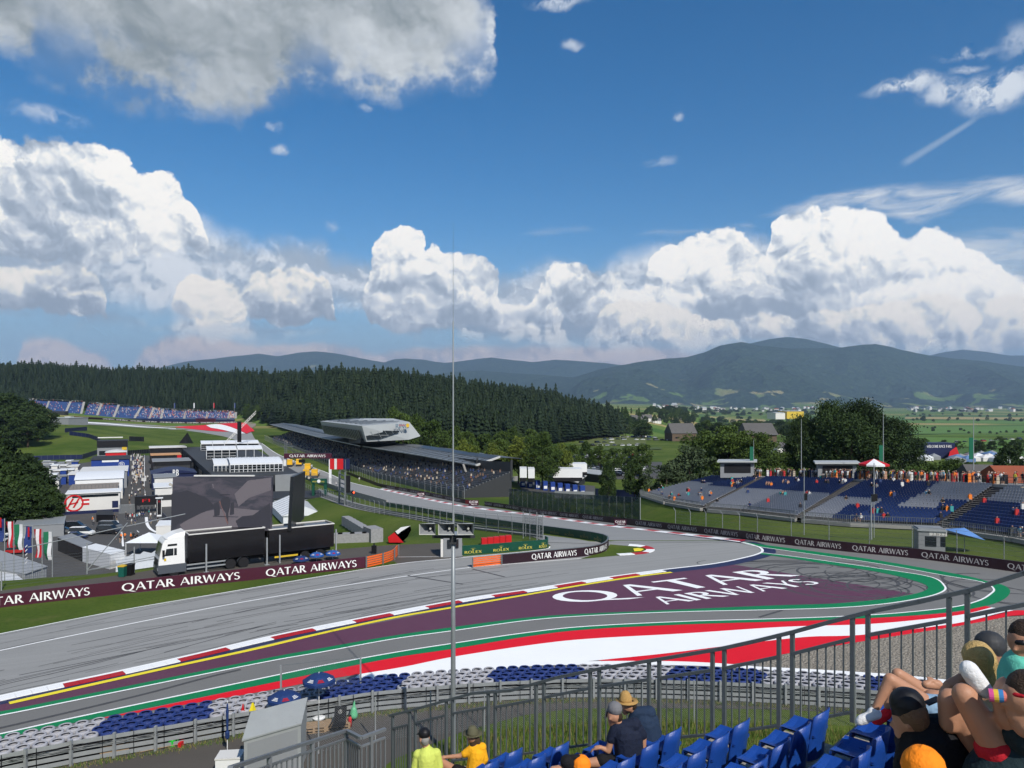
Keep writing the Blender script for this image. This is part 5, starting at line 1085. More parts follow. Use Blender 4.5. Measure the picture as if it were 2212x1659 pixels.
mb = MB(); mb.poly(brd([(838,1160),(852,1150),(872,1172),(840,1172)], .5)); mb.build('red_stripe', M_REDP, wn); mb = MB(); mb.poly(brd([(854,1148),(866,1139),(887,1135.5),(868,1147),(859,1154)], .5)); mb.build('white_stripe', M_WHT, wn)
rb = G(1039,1178); 
for k in range(5):
    mb = MB(); p = G(1046+13*k, 1178-1.5*k); mb.box((p.x,p.y,p.z), (0.66,.6,.85), .2); solo(mb, 'plastic_barrier', M_REDP, 'red plastic barrier in the short row behind the green wall', 'barrier', 'red plastic barriers behind the green wall')
hut = thing('marshal_hut', G(975,1200), 'grey marshal cabin with glazed front behind the loudspeaker pole', 'hut'); p = Vector(hut.location); mb = MB(); mb.box(tuple(p), (2.0,1.8,2.25), .25); mb.build('wall', M_GRYP, hut)
mb = MB(); mb.box((p.x,p.y,p.z+2.25), (2.3,2.1,.15), .25); mb.build('roof', M_GALV, hut); mb = MB(); mb.box((p.x+.25,p.y-.98,p.z+1.0), (1.2,.06,.9), .25); mb.build('window', M_GLS, hut); mb = MB(); mb.box((p.x-.75,p.y-1.0,p.z+.05), (.6,.06,1.9), .25); mb.build('door', M_CRM, hut)
mb = MB(); q = G(969,1193); mb.lathe([(.15,0),(.19,.38),(.0,.38)], (G(967,1196).x, G(967,1196).y, 0), 12); solo(mb, 'bucket', M_WHT, 'white bucket on the tarmac by the grey marshal cabin', 'bucket')
mb = MB(); q = G(808,1196); mb.box((q.x,q.y,0),(.5,.3,.9)); mb.bar((q.x,q.y,.5),(q.x,q.y,1.15),.12); solo(mb, 'loudspeaker', M_BLK, 'black box loudspeaker behind the orange barrier', 'speaker')
TO, TD, TN = Vector((-33.8, 70.4, 0.012)), Vector((.823, .568, 0)), Vector((.568, -.823, 0))     # front of cab, length axis, side facing the camera
def tp(s, y, z): return TO+TD*s+TN*y+Vector((0, 0, z))
def tbox(mb, s0, s1, y0, y1, z0, z1, mi=None): return mb.hexa([tp(s0,y0,z0), tp(s0,y1,z0), tp(s1,y1,z0), tp(s1,y0,z0)][::-1], [tp(s0,y0,z1), tp(s0,y1,z1), tp(s1,y1,z1), tp(s1,y0,z1)][::-1], mi)
M_CABW = mat('white_lacquer', (0.78, 0.78, 0.76), 0.25, 0.03, spec=0.5); M_CABG = mat('grey_plastic', (0.075, 0.085, 0.10), 0.45); M_TRK = mat('black_lacquer', (0.010, 0.010, 0.012), 0.22, 0.3, 0.4, spec=0.5)
M_YELP = mat('yellow_panel', (0.6, 0.4, 0.03), 0.5); M_RIM = mat('steel_rim', (0.40, 0.37, 0.32), 0.5)
L1 = thing('screen_lorry', tp(1.3, 0, 0), 'white cabbed lorry with black box body parked behind the maroon wall', 'lorry')
mb = MB(); prof = [(0.0,0.55),(0.0,1.35),(0.10,2.0),(0.35,3.15),(0.55,3.45),(1.0,3.62),(2.25,3.70),(2.30,1.05),(1.95,1.05)]   # side outline (s,z)
A_ = [tp(s,-1.22,z) for s, z in prof]; B_ = [tp(s,1.22,z) for s, z in prof]; n = len(prof)
mb.add(A_+B_, [tuple(range(n)), tuple(range(2*n-1,n-1,-1))]+[(k,(k+1)%n+0,(k+1)%n+n,k+n)[::-1] for k in range(n)]); mb.build('cab', M_CABW, L1)
mb = MB(); mb.add([tp(.6,-1.1,3.55), tp(.6,1.1,3.55), tp(2.3,1.15,3.7), tp(2.3,-1.15,3.7), tp(1.5,-.95,3.95), tp(1.5,.95,3.95), tp(2.35,1.05,4.12), tp(2.35,-1.05,4.12)], [(0,1,5,4),(4,5,6,7),(1,2,6,5),(0,4,7,3),(3,7,6,2)]); mb.build('wind_deflector', M_CABW, L1)
mb = MB(); tbox(mb, -0.06, 2.4, -1.26, 1.26, .32, 1.12); mb.build('bumper', M_CABG, L1)
mb = MB(); mb.add([tp(.075,-1.08,1.95), tp(.075,1.12,1.95), tp(.33,1.06,3.12), tp(.33,-1.02,3.12)], [(3,2,1,0)]); o = mb.build('windscreen', M_GLS, L1); o.location += Vector((0,0,0)); 
for v in o.data.vertices: v.co -= Vector(TD)*0.03
mb = MB(); tbox(mb, -.06, .02, -.85, .85, 1.02, 1.62); mb.build('grille', M_BLK, L1)
for y in (-1.0, 1.0): mb = MB(); tbox(mb, -.09, .05, y-.2, y+.2, .62, .86); mb.build('headlight', M_GALV, L1)
mb = MB(); mb.poly([tp(s,1.235,z) for s, z in ((.52,1.95),(1.28,1.95),(1.28,2.62),(.66,2.62))]); mb.poly([tp(s,1.235,z) for s, z in ((1.34,1.95),(1.58,1.95),(1.58,2.62),(1.34,2.62))]); mb.poly([tp(s,1.235,z) for s, z in ((.75,2.85),(1.6,2.85),(1.6,3.05),(.8,3.05))]); mb.build('side_window', M_GLS, L1)
mb = MB(); tbox(mb, .30, .48, 1.28, 1.55, 1.95, 2.55); mb.build('mirror', M_BLK, L1)
mb = MB(); tbox(mb, .45, .65, 1.24, 1.255, 1.5, 1.75); mb.build('sticker', M_YELP, L1)
def wheel(root, s, y, r=.5, w_=.32, nm='wheel'):
    mb = MB(); sg = 1 if y > 0 else -1
    mb.cyl(tp(s, y, r), tp(s, y-sg*w_, r), r, r, 20); o = mb.build(nm, M_RUB, root)
    mb = MB(); mb.cyl(tp(s, y+sg*.02, r), tp(s, y-sg*.05, r), r*.58, r*.5, 16)
    for k in range(8): a = k*pi/4; q = tp(s+cos(a)*r*.36, y+sg*.02, r+sin(a)*r*.36); mb.cyl(q, q+TN*sg*.05, .035, .03, 5)
    mb.build('rim', M_RIM, o)
    return o
for s in (1.35, 6.5, 7.75):
    for y in (1.22, -1.22): wheel(L1, s, y)
mb = MB(); tbox(mb, 2.62, 9.8, -1.27, 1.27, 1.10, 3.72); mb.build('box_body', M_TRK, L1)
mb = MB(); 
for s0, s1, y0, y1 in ((2.62,9.8,1.2,1.31),(2.62,9.8,-1.31,-1.2),(2.60,2.7,-1.3,1.3),(9.75,9.85,-1.3,1.3)): tbox(mb, s0, s1, y0, y1, 3.72, 3.82)
mb.build('roof_rim', M_CRM, L1)
mb = MB(); tbox(mb, 1.9, 9.9, -.5, .5, .62, 1.09); mb.build('chassis', M_BLK, L1)
for z in (.45, .82): mb = MB(); tbox(mb, 2.45, 6.0, 1.18, 1.24, z, z+.13); mb.build('side_guard', M_GALV, L1)
for s in (6.5, 7.75):
    mb = MB(); 
    for k in range(8): a0, a1 = pi*k/8, pi*(k+1)/8; mb.add([tp(s+.62*cos(a0),.85,.5+.62*sin(a0)), tp(s+.62*cos(a0),1.28,.5+.62*sin(a0)), tp(s+.62*cos(a1),1.28,.5+.62*sin(a1)), tp(s+.62*cos(a1),.85,.5+.62*sin(a1))], [(0,1,2,3)])
    mb.build('mudguard', M_CABG, L1)
for s in (4.1, 9.9): mb = MB(); tbox(mb, s, s+.14, 1.36, 1.5, .0, 2.75); tbox(mb, s-.15, s+.29, 1.28, 1.6, 0, .05); mb.build('support_leg', M_GALV, L1)
L2 = thing('screen_trailer', tp(13.6, 0, 0), 'black box trailer with yellow side bar behind the screen lorry', 'trailer')
mb = MB(); tbox(mb, 10.25, 17.1, -1.27, 1.27, 1.05, 3.45); mb.build('box_body', M_TRK, L2)
mb = MB()
for s0, s1, y0, y1 in ((10.25,17.1,1.2,1.31),(10.25,17.1,-1.31,-1.2),(10.2,10.3,-1.3,1.3),(17.05,17.15,-1.3,1.3)): tbox(mb, s0, s1, y0, y1, 3.45, 3.55)
mb.build('roof_rim', M_CRM, L2)
mb = MB(); tbox(mb, 9.8, 17.0, -.5, .5, .6, 1.04); mb.build('chassis', M_BLK, L2)
mb = MB(); tbox(mb, 10.8, 13.2, 1.2, 1.26, .55, .72); mb.build('side_bar', M_YELP, L2)
for s in (14.0, 15.6):
    for y in (1.2, -1.2): wheel(L2, s, y, .46)
for s in (11.2, 17.2): mb = MB(); tbox(mb, s, s+.13, 1.36, 1.49, 0, 2.9); mb.build('support_leg', M_GALV, L2)
def screen_mat():
    m = mat('led_picture', (0.02, 0.02, 0.025), 0.5); t = NT(m.node_tree); b = t.n['Principled BSDF']
    p = t.node('ShaderNodeNewGeometry').outputs['Position']; x, y, z = t.sep(p)
    n = t.noise(t.v('MULTIPLY', p, (0.35, 0.35, 0.8)), 1.0, 5, 0.6, 1.0)
    c = t.mix(t.smooth(n, 0.4, 0.6), (0.040, 0.043, 0.060), (0.105, 0.092, 0.115)); s = t.m('MULTIPLY_ADD', t.m('SINE', t.m('MULTIPLY', z, 70.0)), 0.10, 0.92)
    t.l.new(t.v('SCALE', c, scale=s), b.inputs['Emission Color']); b.inputs['Emission Strength'].default_value = 0.75; return m
M_LED = screen_mat(); M_SH1 = mat('led_dark_shape', (0.02, 0.02, 0.025), .5, emit=((.030,.030,.040), .8)); M_SH2 = mat('led_light_shape', (0.03,.03,.03), .5, emit=((.16,.14,.165), .8)); M_SH3 = mat('led_red_shape', (0.03,.03,.03), .5, emit=((.20,.09,.08), .8))
s1 = thing('video_screen', W(478,1147,75.5), 'large dim video screen above the lorry showing a racing car from behind', 'screen'); YS = 75.5
q = [W(a, b, YS) for a, b in ((368.8,1148),(584.8,1146.3),(588,1028.6),(373.4,1030.7))]
mb = MB(); mb.hexa([p for p in (q[0], q[1], q[1]+Vector((0,.4,0)), q[0]+Vector((0,.4,0)))], [p for p in (q[3], q[2], q[2]+Vector((0,.4,0)), q[3]+Vector((0,.4,0)))]); mb.build('panel', M_LED, s1)
def sp(pts, d): return [W(a, b, YS-d) for a, b in pts]
k_ = 0.2083
def z6(zx, zy): return (288+k_*zx, 950.5+k_*zy)
for nm, m_, d, pts in (('picture_track', M_SH2, .02, [(480,880),(700,745),(1000,700),(1300,730),(1420,800),(1415,935),(520,935)]), ('picture_shape', M_SH1, .04, [(395,560),(560,520),(760,600),(860,700),(700,760),(560,830),(395,900)]), ('picture_shape', M_SH1, .05, [(1060,840),(1130,790),(1240,780),(1420,650),(1420,930),(1100,930)]),
                       ('picture_shape', M_SH2, .03, [(1050,560),(1190,420),(1430,390),(1430,520),(1200,600),(1090,690)]), ('car_wheel', M_SH1, .07, [(832,660),(880,640),(900,700),(895,780),(840,790)]), ('car_wheel', M_SH1, .07, [(1010,650),(1045,640),(1045,770),(1000,780)]), ('car_body', M_SH1, .08, [(930,590),(990,590),(1010,640),(1000,700),(985,760),(985,860),(975,880),(960,760),(930,720),(890,650)]),
                       ('car_stripe', M_SH3, .09, [(890,640),(900,625),(915,690),(985,860),(975,875),(930,740)]), ('car_wing', M_SH1, .09, [(826,785),(1090,795),(1090,802),(826,795)]), ('car_wing', M_SH1, .09, [(900,560),(1000,560),(1005,572),(895,572)]), ('picture_shape', M_SH2, .05, [(815,455),(830,455),(834,498),(826,498)])):
    mb = MB(); mb.poly(sp([z6(*p) for p in pts], d)); mb.build(nm, m_, s1)
for px in (392, 568): a = W(px,1147,YS); mb = MB(); mb.box((a.x, YS+.9, 0.0), (.3, .3, a.z+5.0)); mb.bar((a.x,YS+.9,a.z+4.6),(a.x,YS+.3,a.z+4.6), .2); mb.build('support_leg', M_DGR, s1)
mb = MB(); a, b = W(420,1027.5,YS), W(550,1027.5,YS); mb.bar(a, b, .3, .12); mb.build('top_bar', M_CRM, s1)
s2 = thing('video_screen', W(632,1145,76), 'dark video screen turned edge on above the lorry trailer', 'screen')
q = [W(628.6,1145,76), W(656.7,1121,84.8), W(659.8,1018,84.8), W(634.8,1029.7,76)]; n_ = Vector((-.97,-.12,0))*.35
mb = MB(); mb.hexa([q[0], q[1], q[1]+n_, q[0]+n_], [q[3], q[2], q[2]+n_, q[3]+n_]); mb.build('panel', mat('led_black', (.015,.018,.022), .35, .3, .8), s2)
mb = MB(); a = q[0].lerp(q[1], .4); mb.box((a.x-.2,a.y,0), (.35,.35,a.z+.4)); mb.build('support_leg', M_DGR, s2)
M_CARP = mat('car_paint', (0.5,0.5,0.5), 0.25, objcol=True, spec=0.6)
def car_proto(L=4.3, Wd=1.8, H_=1.45, kind='car'):
    mb = MB(); h = Wd/2
    if kind == 'car': lo = [(-L/2,.35),(-L/2,.75),(-L*.42,.92),(L*.20,.98),(L*.46,.82),(L/2,.6),(L/2,.35)]; cab = [(-L*.44,.92),(-L*.32,H_-.04),(L*.02,H_),(L*.24,.95)]
    else: lo = [(-L/2,.35),(-L/2,1.0),(-L*.49,1.1),(L*.34,1.12),(L*.47,.92),(L/2,.6),(L/2,.35)]; cab = [(-L*.49,1.08),(-L*.46,H_),(L*.16,H_),(L*.36,1.1)]
    for prof, ins0, ins1, mi in ((lo, 0, 0, 0), (cab, .02, .18, 1)):
        n = len(prof); a = [(x, -(h-(ins1 if z > 1.12 and mi else ins0)), z) for x, z in prof]; b = [(x, -y, z) for x, y, z in a]
        mb.add(a+b, [tuple(range(n))[::-1], tuple(range(n, 2*n))]+[(k, (k+1)%n, (k+1)%n+n, k+n) for k in range(n)], mi)
    x0, x1 = cab[1][0], cab[2][0]; mb.hexa([(x0-.02,-(h-.17),H_-.03),(x1+.02,-(h-.17),H_-.03),(x1+.02,h-.17,H_-.03),(x0-.02,h-.17,H_-.03)], [(x0+.05,-(h-.2),H_+.03),(x1-.05,-(h-.2),H_+.03),(x1-.05,h-.2,H_+.03),(x0+.05,h-.2,H_+.03)], 0)
    for x in (-L*.31, L*.31):
        for y in (-h+.02, h-.22): mb.cyl((x, y-.02, .33), (x, y+.22, .33), .33, .33, 10, 2)
    return mb
CARM = {'car': car_proto().mesh('parked_car', [M_CARP, M_GLS, M_RUB]), 'van': car_proto(5.1, 1.95, 2.0, 'van').mesh('parked_van', [M_CARP, M_GLS, M_RUB])}
COLS = {'white': (.75,.75,.73), 'silver': (.38,.40,.42), 'black': (.012,.012,.014), 'dark blue': (.02,.035,.10), 'grey': (.12,.125,.13), 'red': (.38,.02,.02), 'green': (.03,.14,.06)}
rc = random.Random(21)
def car(p, rz, kind, col, label, group):
    o = bpy.data.objects.new('parked_'+kind, CARM[kind]); COL.objects.link(o); o.location = p; o.rotation_euler = (0, 0, rz); o.color = (*COLS[col], 1); return tag(o, label, kind, group)
def pickcol(): return rc.choices(list(COLS), [30,18,18,14,14,4,2])[0]
for px, py, ang, kind, col, lab in ((160,1144,.25,'van','black','black van with roof rack at the rear of the parked group'), (177,1157,.15,'van','white','white van between dark vans in the container yard'), (166,1163,.2,'car','dark blue','dark blue car in front of the white van'), (238,1143,.0,'van','grey','grey van behind the black van by the stone kerb'), (235,1153,-.05,'van','black','black van parked right beside the curved kerb line'), (140,1152,.3,'car','grey','grey car at the left end of the parked vans'), (28,1168,.9,'car','silver','silver car behind the flags'), (8,1160,.9,'car','white','white car behind the leftmost flag'), (36,1196,.3,'car','red','dark red car just behind the roof of the cabin row')):
    car(Z(px, py, -13.96), ang, kind, col, lab, None)
def lot(rows, step, label, group, pv=.12, jit=.5, skip=.08):
    for (a, b), ang in rows:
        A_, B_ = G(*a), G(*b); n = int((B_-A_).length/step)
        for k in range(n):
            if rc.random() < skip: continue
            p = A_.lerp(B_, (k+.5)/n); kind = 'van' if rc.random() < pv else 'car'; col = pickcol()
            car((p.x+rc.uniform(-.3,.3), p.y+rc.uniform(-jit,jit), hz(p.x,p.y)+.02), ang+rc.uniform(-.08,.08), kind, col, '%s %s %s' % (col, kind, label), '%s %ss %s' % (col, kind, group))
lot([(((1203+k,1000+4.6*k),(1400-2*k,1000.5+4.7*k)), 1.2) for k in range(7)], 2.75, 'in the packed car park behind the white lorries', 'in the packed car park')
lot([(((1215,985),(1400,984)), 1.3), (((1205,990),(1380,990)), 1.3)], 3.4, 'in the tree lined parking rows', 'in the tree lined parking rows')
lot([(((1250,958),(1330,957)), .4), (((1240,964),(1400,963)), .9), (((1300,950),(1480,952)), .5), (((1330,945),(1420,946)), .3)], 5.5, 'on the meadow below the barn', 'on the meadow below the barn', .4, 2)
lot([(((48,1004),(130,1004)), .6), (((40,1010),(140,1010)), .6), (((95,1018),(140,1018)), .6)], 3.2, 'in the car park behind the left paddock row', 'behind the left paddock row', .3, 1.0)
lot([(((6,927),(45,928)), .1)], 12, 'on the lane above the meadow', 'on the lane above the meadow', .1, .3)
lot([(((2060,958),(2210,949)), .3)], 14, 'on the far airfield strip', 'on the far airfield strip', .3, 2)
drib('car_park_surface', [(1195,997),(1300,997),(1430,998)], [(1195,1036),(1300,1036),(1430,1034)], M_PAD, .05, 30, 6)
drib('car_park_surface', [(1115,1040),(1200,1042),(1285,1050)], [(1130,1062),(1200,1068),(1285,1074)], M_PAD, .05, 30, 6)
drib('service_road', [(1050,1036),(1075,1036),(1085,1042)], [(1052,1072),(1085,1074),(1100,1068)], M_ROAD, .05, 30, 4)
for k in range(9):
    p = G(1129+16*k, 1052+2.4*k); b = thing('ticket_booth', p, 'blue and white booth in the line behind the bend', 'booth', 'blue booths behind the bend', .3); mb = MB(); mb.box((0,0,0), (1.5,1.3,3.0)); mb.build('body', M_BLU, b, local=True); mb = MB(); mb.box((0,-.7,.6), (1.1,.06,.9)); mb.build('panel', M_WHT, b, local=True)
for (a, c), h, m_, lab in ((((1198,1076),(1284,1078)), 2.0, M_GRYP, 'grey hoarding between the booths and the bend'), (((1286,1079),(1392,1086)), 3.0, M_NVY, 'navy hoarding with a red bull figure behind the bend')):
    P = resample([G(*a), G(*c)], 4); t = thing('hoarding', P[0], lab, 'hoarding'); mb = MB(); mb.wall(P, 0, h, .15); mb.build('panel', m_, t)
    if m_ is M_NVY: q = P[1]+(P[2]-P[1])*.3+Vector((0,-.3,1.2)); mb = MB(); mb.poly([q, q+Vector((1.2,0,1.1)), q+Vector((2.4,0,1.3)), q+Vector((3.4,0,.6)), q+Vector((2.6,0,.1)), q+Vector((1.6,0,.5))]); mb.build('emblem', M_REDP, t)
P = [G(a, b) for a, b in ((1118,1038),(1098,1042),(1087,1052),(1085,1066))]; t = thing('stone_wall', P[1], 'curved grey stone wall beside the path at the grandstand end', 'wall'); mb = MB(); mb.wall(resample(P, 12), 0, 1.7, .5); mb.build('wall', M_CONC, t)
def cab_lorry(p, rz, label, group):
    r = thing('flatbed_lorry', p, label, 'lorry', group, rz)
    mb = MB(); mb.hexa([(-1.25,0,.9),(1.25,0,.9),(1.25,2.2,.9),(-1.25,2.2,.9)], [(-1.2,.25,3.5),(1.2,.25,3.5),(1.2,2.2,3.6),(-1.2,2.2,3.6)]); mb.build('cab', mat('yellow_lacquer', (.72,.40,.02), .35), r, local=True)
    mb = MB(); mb.poly([(-1.1,.13,2.1),(1.1,.13,2.1),(1.08,.20,3.0),(-1.08,.20,3.0)]); mb.build('windscreen', M_GLS, r, local=True)
    mb = MB(); mb.box((0,.1,.4), (2.45,.3,.7)); mb.build('bumper', M_DGR, r, local=True)
    mb = MB(); mb.box((0,6,1.0), (2.5,7.5,.35)); mb.build('flatbed', M_DGR, r, local=True); mb = MB(); mb.box((0,9.6,1.35), (2.5,.1,.9)); mb.box((1.2,6,1.35), (.08,7.5,.9)); mb.box((-1.2,6,1.35), (.08,7.5,.9)); mb.build('railing', M_CRM, r, local=True)
    for y in (1.2, 7.6):
        for x in (-1.05, 1.05): mb = MB(); mb.cyl((x-.15,y,.5),(x+.15,y,.5), .5, .5, 12); mb.build('wheel', M_RUB, r, local=True)
    return r
yl = cab_lorry(G(661,1033), .15, 'yellow flatbed lorry, nearest left of five on the straight', 'yellow lorries on the straight')
for (px, py), lab in (((679,1033), 'yellow flatbed lorry, nearest right of five on the straight'), ((664,1019), 'yellow flatbed lorry half hidden in the middle of the group'), ((625,1009), 'yellow flatbed lorry farthest left under the gantry'), ((645,1008), 'yellow flatbed lorry farthest right under the gantry')): dup(yl, G(px, py), .15, 1, lab)
ct = thing('telehandler', G(1012,1066), 'dark blue telehandler with raised orange fork by the grandstand end', 'tractor'); p = Vector(ct.location)
mb = MB(); mb.box((p.x,p.y,p.z+.8),(4.2,2.0,1.0),.2); mb.build('body', M_BLU, ct); mb = MB(); mb.box((p.x-.4,p.y,p.z+1.8),(1.5,1.6,1.2),.2); mb.build('cab', M_GLS, ct)
for dx in (-1.4, 1.4): mb = MB(); mb.cyl((p.x+dx,p.y-1.2,p.z+.7),(p.x+dx,p.y-.8,p.z+.7),.7,.7,12); mb.build('wheel', M_RUB, ct)
mb = MB(); mb.bar((p.x-1.5,p.y,p.z+2.2),(p.x+.6,p.y,p.z+4.8),.3); mb.bar((p.x+.6,p.y,p.z+4.8),(p.x+2.6,p.y,p.z+5.0),.5); mb.build('boom', M_ORG, ct)
def yard(name, label, cat_, base4, zt, m_w, m_r, z0=-13.98):
    c = [Z(a, b, z0) for a, b in base4]; root = thing(name, c[0].lerp(c[2], .5), label, cat_)
    mb = MB(); mb.hexa(c, [Vector((p.x,p.y,zt)) for p in c]); mb.build('wall', m_w, root)
    cc = sum(c, Vector())/4; e = [cc+(p-cc)*1.02 for p in c]; mb = MB(); mb.hexa([Vector((p.x,p.y,zt)) for p in e], [Vector((p.x,p.y,zt+.12)) for p in e]); mb.build('roof', m_r, root); return root, c
def corr_mat(name, col):
    m = mat(name, col, .5); t = NT(m.node_tree); b = t.n['Principled BSDF']; p = t.node('ShaderNodeNewGeometry').outputs['Position']; x, y, z = t.sep(p)
    s = t.m('SINE', t.m('MULTIPLY', t.m('ADD', x, t.m('MULTIPLY', y, .6)), 22.0)); bn = t.node('ShaderNodeBump'); bn.inputs['Strength'].default_value = .6; bn.inputs['Distance'].default_value = .04; t.l.new(s, bn.inputs['Height']); t.l.new(bn.outputs[0], b.inputs['Normal']); return m
M_COR = corr_mat('corrugated_grey', (.30,.31,.32)); M_CORW = corr_mat('corrugated_white', (.60,.61,.62))
yard('container', 'long black glazed container with grey roof in the yard', 'container', ((125,1190),(177,1213),(200,1203),(155,1181)), -11.3, M_TRK, M_GRYP)
yard('container', 'white container with bright end beside the black one', 'container', ((178,1213.5),(237.5,1230),(269,1221),(207,1205)), -11.3, M_CORW, M_WHT)
yard('office_cabin', 'low grey cabin with white window frames behind the flags', 'cabin', ((30,1165),(138,1158),(142,1140),(40,1146)), -11.2, M_GRYP, M_GALV)
def ytop(name, label, cat_, top4, zt, m_w, m_r):
    c = [Z(a, b, zt) for a, b in top4]; root = thing(name, Vector(((c[0].x+c[2].x)/2, (c[0].y+c[2].y)/2, -14)), label, cat_)
    mb = MB(); mb.hexa([Vector((p.x,p.y,-14)) for p in c], c); mb.build('wall', m_w, root); cc = sum(c, Vector())/4; e = [cc+(p-cc)*1.02 for p in c]
    mb = MB(); mb.hexa(e, [p+Vector((0,0,.12)) for p in e]); mb.build('roof', m_r, root)
ytop('site_cabin', 'grey corrugated cabin with a white door at the left edge of the yard', 'cabin', ((-75,1218),(54,1240),(101,1224),(-12,1186)), -11.3, M_COR, M_COR)
ytop('site_cabin', 'lower white roofed cabin right behind the left end of the maroon wall', 'cabin', ((-70,1262),(60,1263),(28,1237),(-70,1230)), -11.7, M_COR, M_CORW)
yard('bus', 'grey white bus partly hidden under the left edge of the big screen', 'bus', ((337,1165),(430,1160),(432,1150),(345,1152)), -11.1, M_CRM, M_WHT)
yard('storage_box', 'black covered box by the road beside the parked vans', 'box', ((208,1128),(245,1128),(243,1118),(210,1118)), -12.2, M_BLK, M_BLK)
M_TARP = mat('white_tarpaulin', (.62,.63,.62), .6, .08, .4, .6, 1.5)
mb = MB(); X = [(250,1212),(275,1203),(310,1197),(352,1193)]; Y2 = [(246,1236),(275,1238),(310,1236),(352,1232)]
rows = [[Z(a, b, -13+2.2*q) for a, b in zip([x[0] for x in X], [X[i][1]*(1-q)+Y2[i][1]*q for i in range(4)])] for q in (0, .5, 1)]
for k, r in enumerate(rows): rows[k] = [Vector((p.x, p.y, -13.9+(2.4 if k == 1 else 1.2)+.25*sin(i*2+k))) for i, p in enumerate(resample(r, 16))]
ribbon(mb, rows[0], rows[1]); ribbon(mb, rows[1], rows[2]); ribbon(mb, rows[2], [Vector((p.x,p.y,-13.95)) for p in rows[2]]); ribbon(mb, [Vector((p.x,p.y,-13.95)) for p in rows[0]], rows[0]); solo(mb, 'tarpaulin', M_TARP, 'white creased tarpaulin roof beside the lorry cab', 'tarpaulin', smooth=True)
gz = thing('gazebo', Z(322,1195,-13.9), 'small white pavilion tent with plastic chairs near the lorry cab', 'tent'); p = Vector(gz.location)
mb = MB(); mb.add([p+Vector((x*3.4,y*3,2.6)) for x, y in ((-1,-1),(1,-1),(1,1),(-1,1))]+[p+Vector((0,0,4.2))], [(0,1,4),(1,2,4),(2,3,4),(3,0,4)]); mb.build('canopy', M_TENT, gz)
for x, y in ((-1,-1),(1,-1),(1,1),(-1,1)): mb = MB(); mb.cyl(p+Vector((x*3.2,y*2.8,0)), p+Vector((x*3.2,y*2.8,2.6)), .06); mb.build('leg', M_WHT, gz)
for k, (px, m_, lid, lab) in enumerate(((265,M_TEAL,M_YELP,'green wheeled bin with yellow lid on the verge'), (281,M_BLK,M_BLK,'black wheeled bin on the verge left of the lorry'))):
    p = G(px,1246-3*k, .0); b = thing('wheelie_bin', p, lab, 'bin'); mb = MB(); mb.hexa([p+Vector((x*.24,y*.28,0.05)) for x,y in ((-1,-1),(1,-1),(1,1),(-1,1))], [p+Vector((x*.30,y*.36,1.0)) for x,y in ((-1,-1),(1,-1),(1,1),(-1,1))]); mb.build('body', m_, b)
    mb = MB(); mb.box((p.x,p.y,p.z+1.0),(.64,.78,.09)); mb.build('lid', lid, b); mb = MB(); mb.cyl((p.x-.3,p.y+.3,.1),(p.x+.3,p.y+.3,.1),.1,.1,8); mb.build('wheel', M_RUB, b)
    if k == 0: mb = MB(); mb.box((p.x+.02,p.y-.30,p.z+.45),(.36,.02,.42)); mb.build('label_plate', M_WHT, b)
M_FR = mat('red_flag_cloth', (.42,.012,.02), .8); M_FW = mat('white_flag_cloth', (.62,.62,.64), .8); M_FG = mat('green_flag_cloth', (.01,.13,.06), .8); M_FB = mat('navy_flag_cloth', (.02,.04,.16), .8)
def flag(px, ptop, pbase, py1, wd, cols, label, Yf=None, lettering=False):
    Yf = Yf or 92.0; b = Vector(((px-CX)/F*Yf, Yf, hz((px-CX)/F*Yf, Yf))); top = 16.5-(ptop-HY)/F*Yf
    root = thing('flag', b, label, 'flag'); mb = MB(); mb.cyl(b, (b.x,b.y,top), .06, .05, 8); mb.build('pole', M_GALV, root)
    zb_ = 16.5-(py1-HY)/F*Yf; w_ = wd/F*Yf; n = len(cols)
    for k, m_ in enumerate(cols):
        mb = MB(); A_ = []; B_ = []
        for j in range(9):
            q = j/8; z = top-.1+(zb_-top)*q; wob = .12*sin(q*7+px)*q; x0, x1 = b.x-.08-w_*(k/n)*(1-.12*q), b.x-.08-w_*((k+1)/n)*(1-.12*q)
            A_.append(Vector((x0+wob*.5, b.y+wob+.25*sin(k*2+q*3)*k/n, z-.35*k/n*0))); B_.append(Vector((x1+wob*.5, b.y+wob+.25*sin((k+1)*2+q*3)*(k+1)/n, z)))
        ribbon(mb, A_, B_); mb.build('cloth', m_, root)
    if lettering:
        mb = MB(); c0 = Vector((b.x-.3*w_, b.y-.5, zb_+(top-zb_)*.55)); text_quad(mb, 'SPIELBERG', c0+Vector((-.1*w_,0,-(top-zb_)*.42)), (0,0,(top-zb_)*.8), (-w_*.35,0,0), (0,-1,0), eps=.004) if False else None
        for q in range(5): mb.poly([c0+Vector((-w_*.35,0,-1.0-.5*q)), c0+Vector((-w_*.05,0,-.75-.5*q)), c0+Vector((-w_*.05,0,-.9-.5*q)), c0+Vector((-w_*.35,0,-1.15-.5*q))])
        mb.build('print', M_FW, root)
        mb = MB(); mb.poly([c0+Vector((.0,0,1.4)), c0+Vector((.25*w_,0,1.4)), c0+Vector((.25*w_,0,.2)), c0+Vector((0,0,.2))]); mb.build('print', M_FR, root)
flag(10,1120,1200,1168,17,[M_FB],'navy printed flag, leftmost on the yard poles',lettering=True)
flag(30,1125,1210,1181,15,[M_FR,M_FW,M_FR],'red white red flag left of the first green white flag')
flag(50,1131,1220,1186,16,[M_FW,M_FG],'green white flag, the left of the two')
flag(70,1136,1225,1193,15,[M_FB],'navy printed flag between green white and striped flags',lettering=True)
flag(91,1141,1230,1203,16,[M_FR,M_FW,M_FR],'red white red flag right of the navy printed one')
flag(113,1147,1240,1208,16,[M_FW,M_FG],'green white flag, the right of the two')
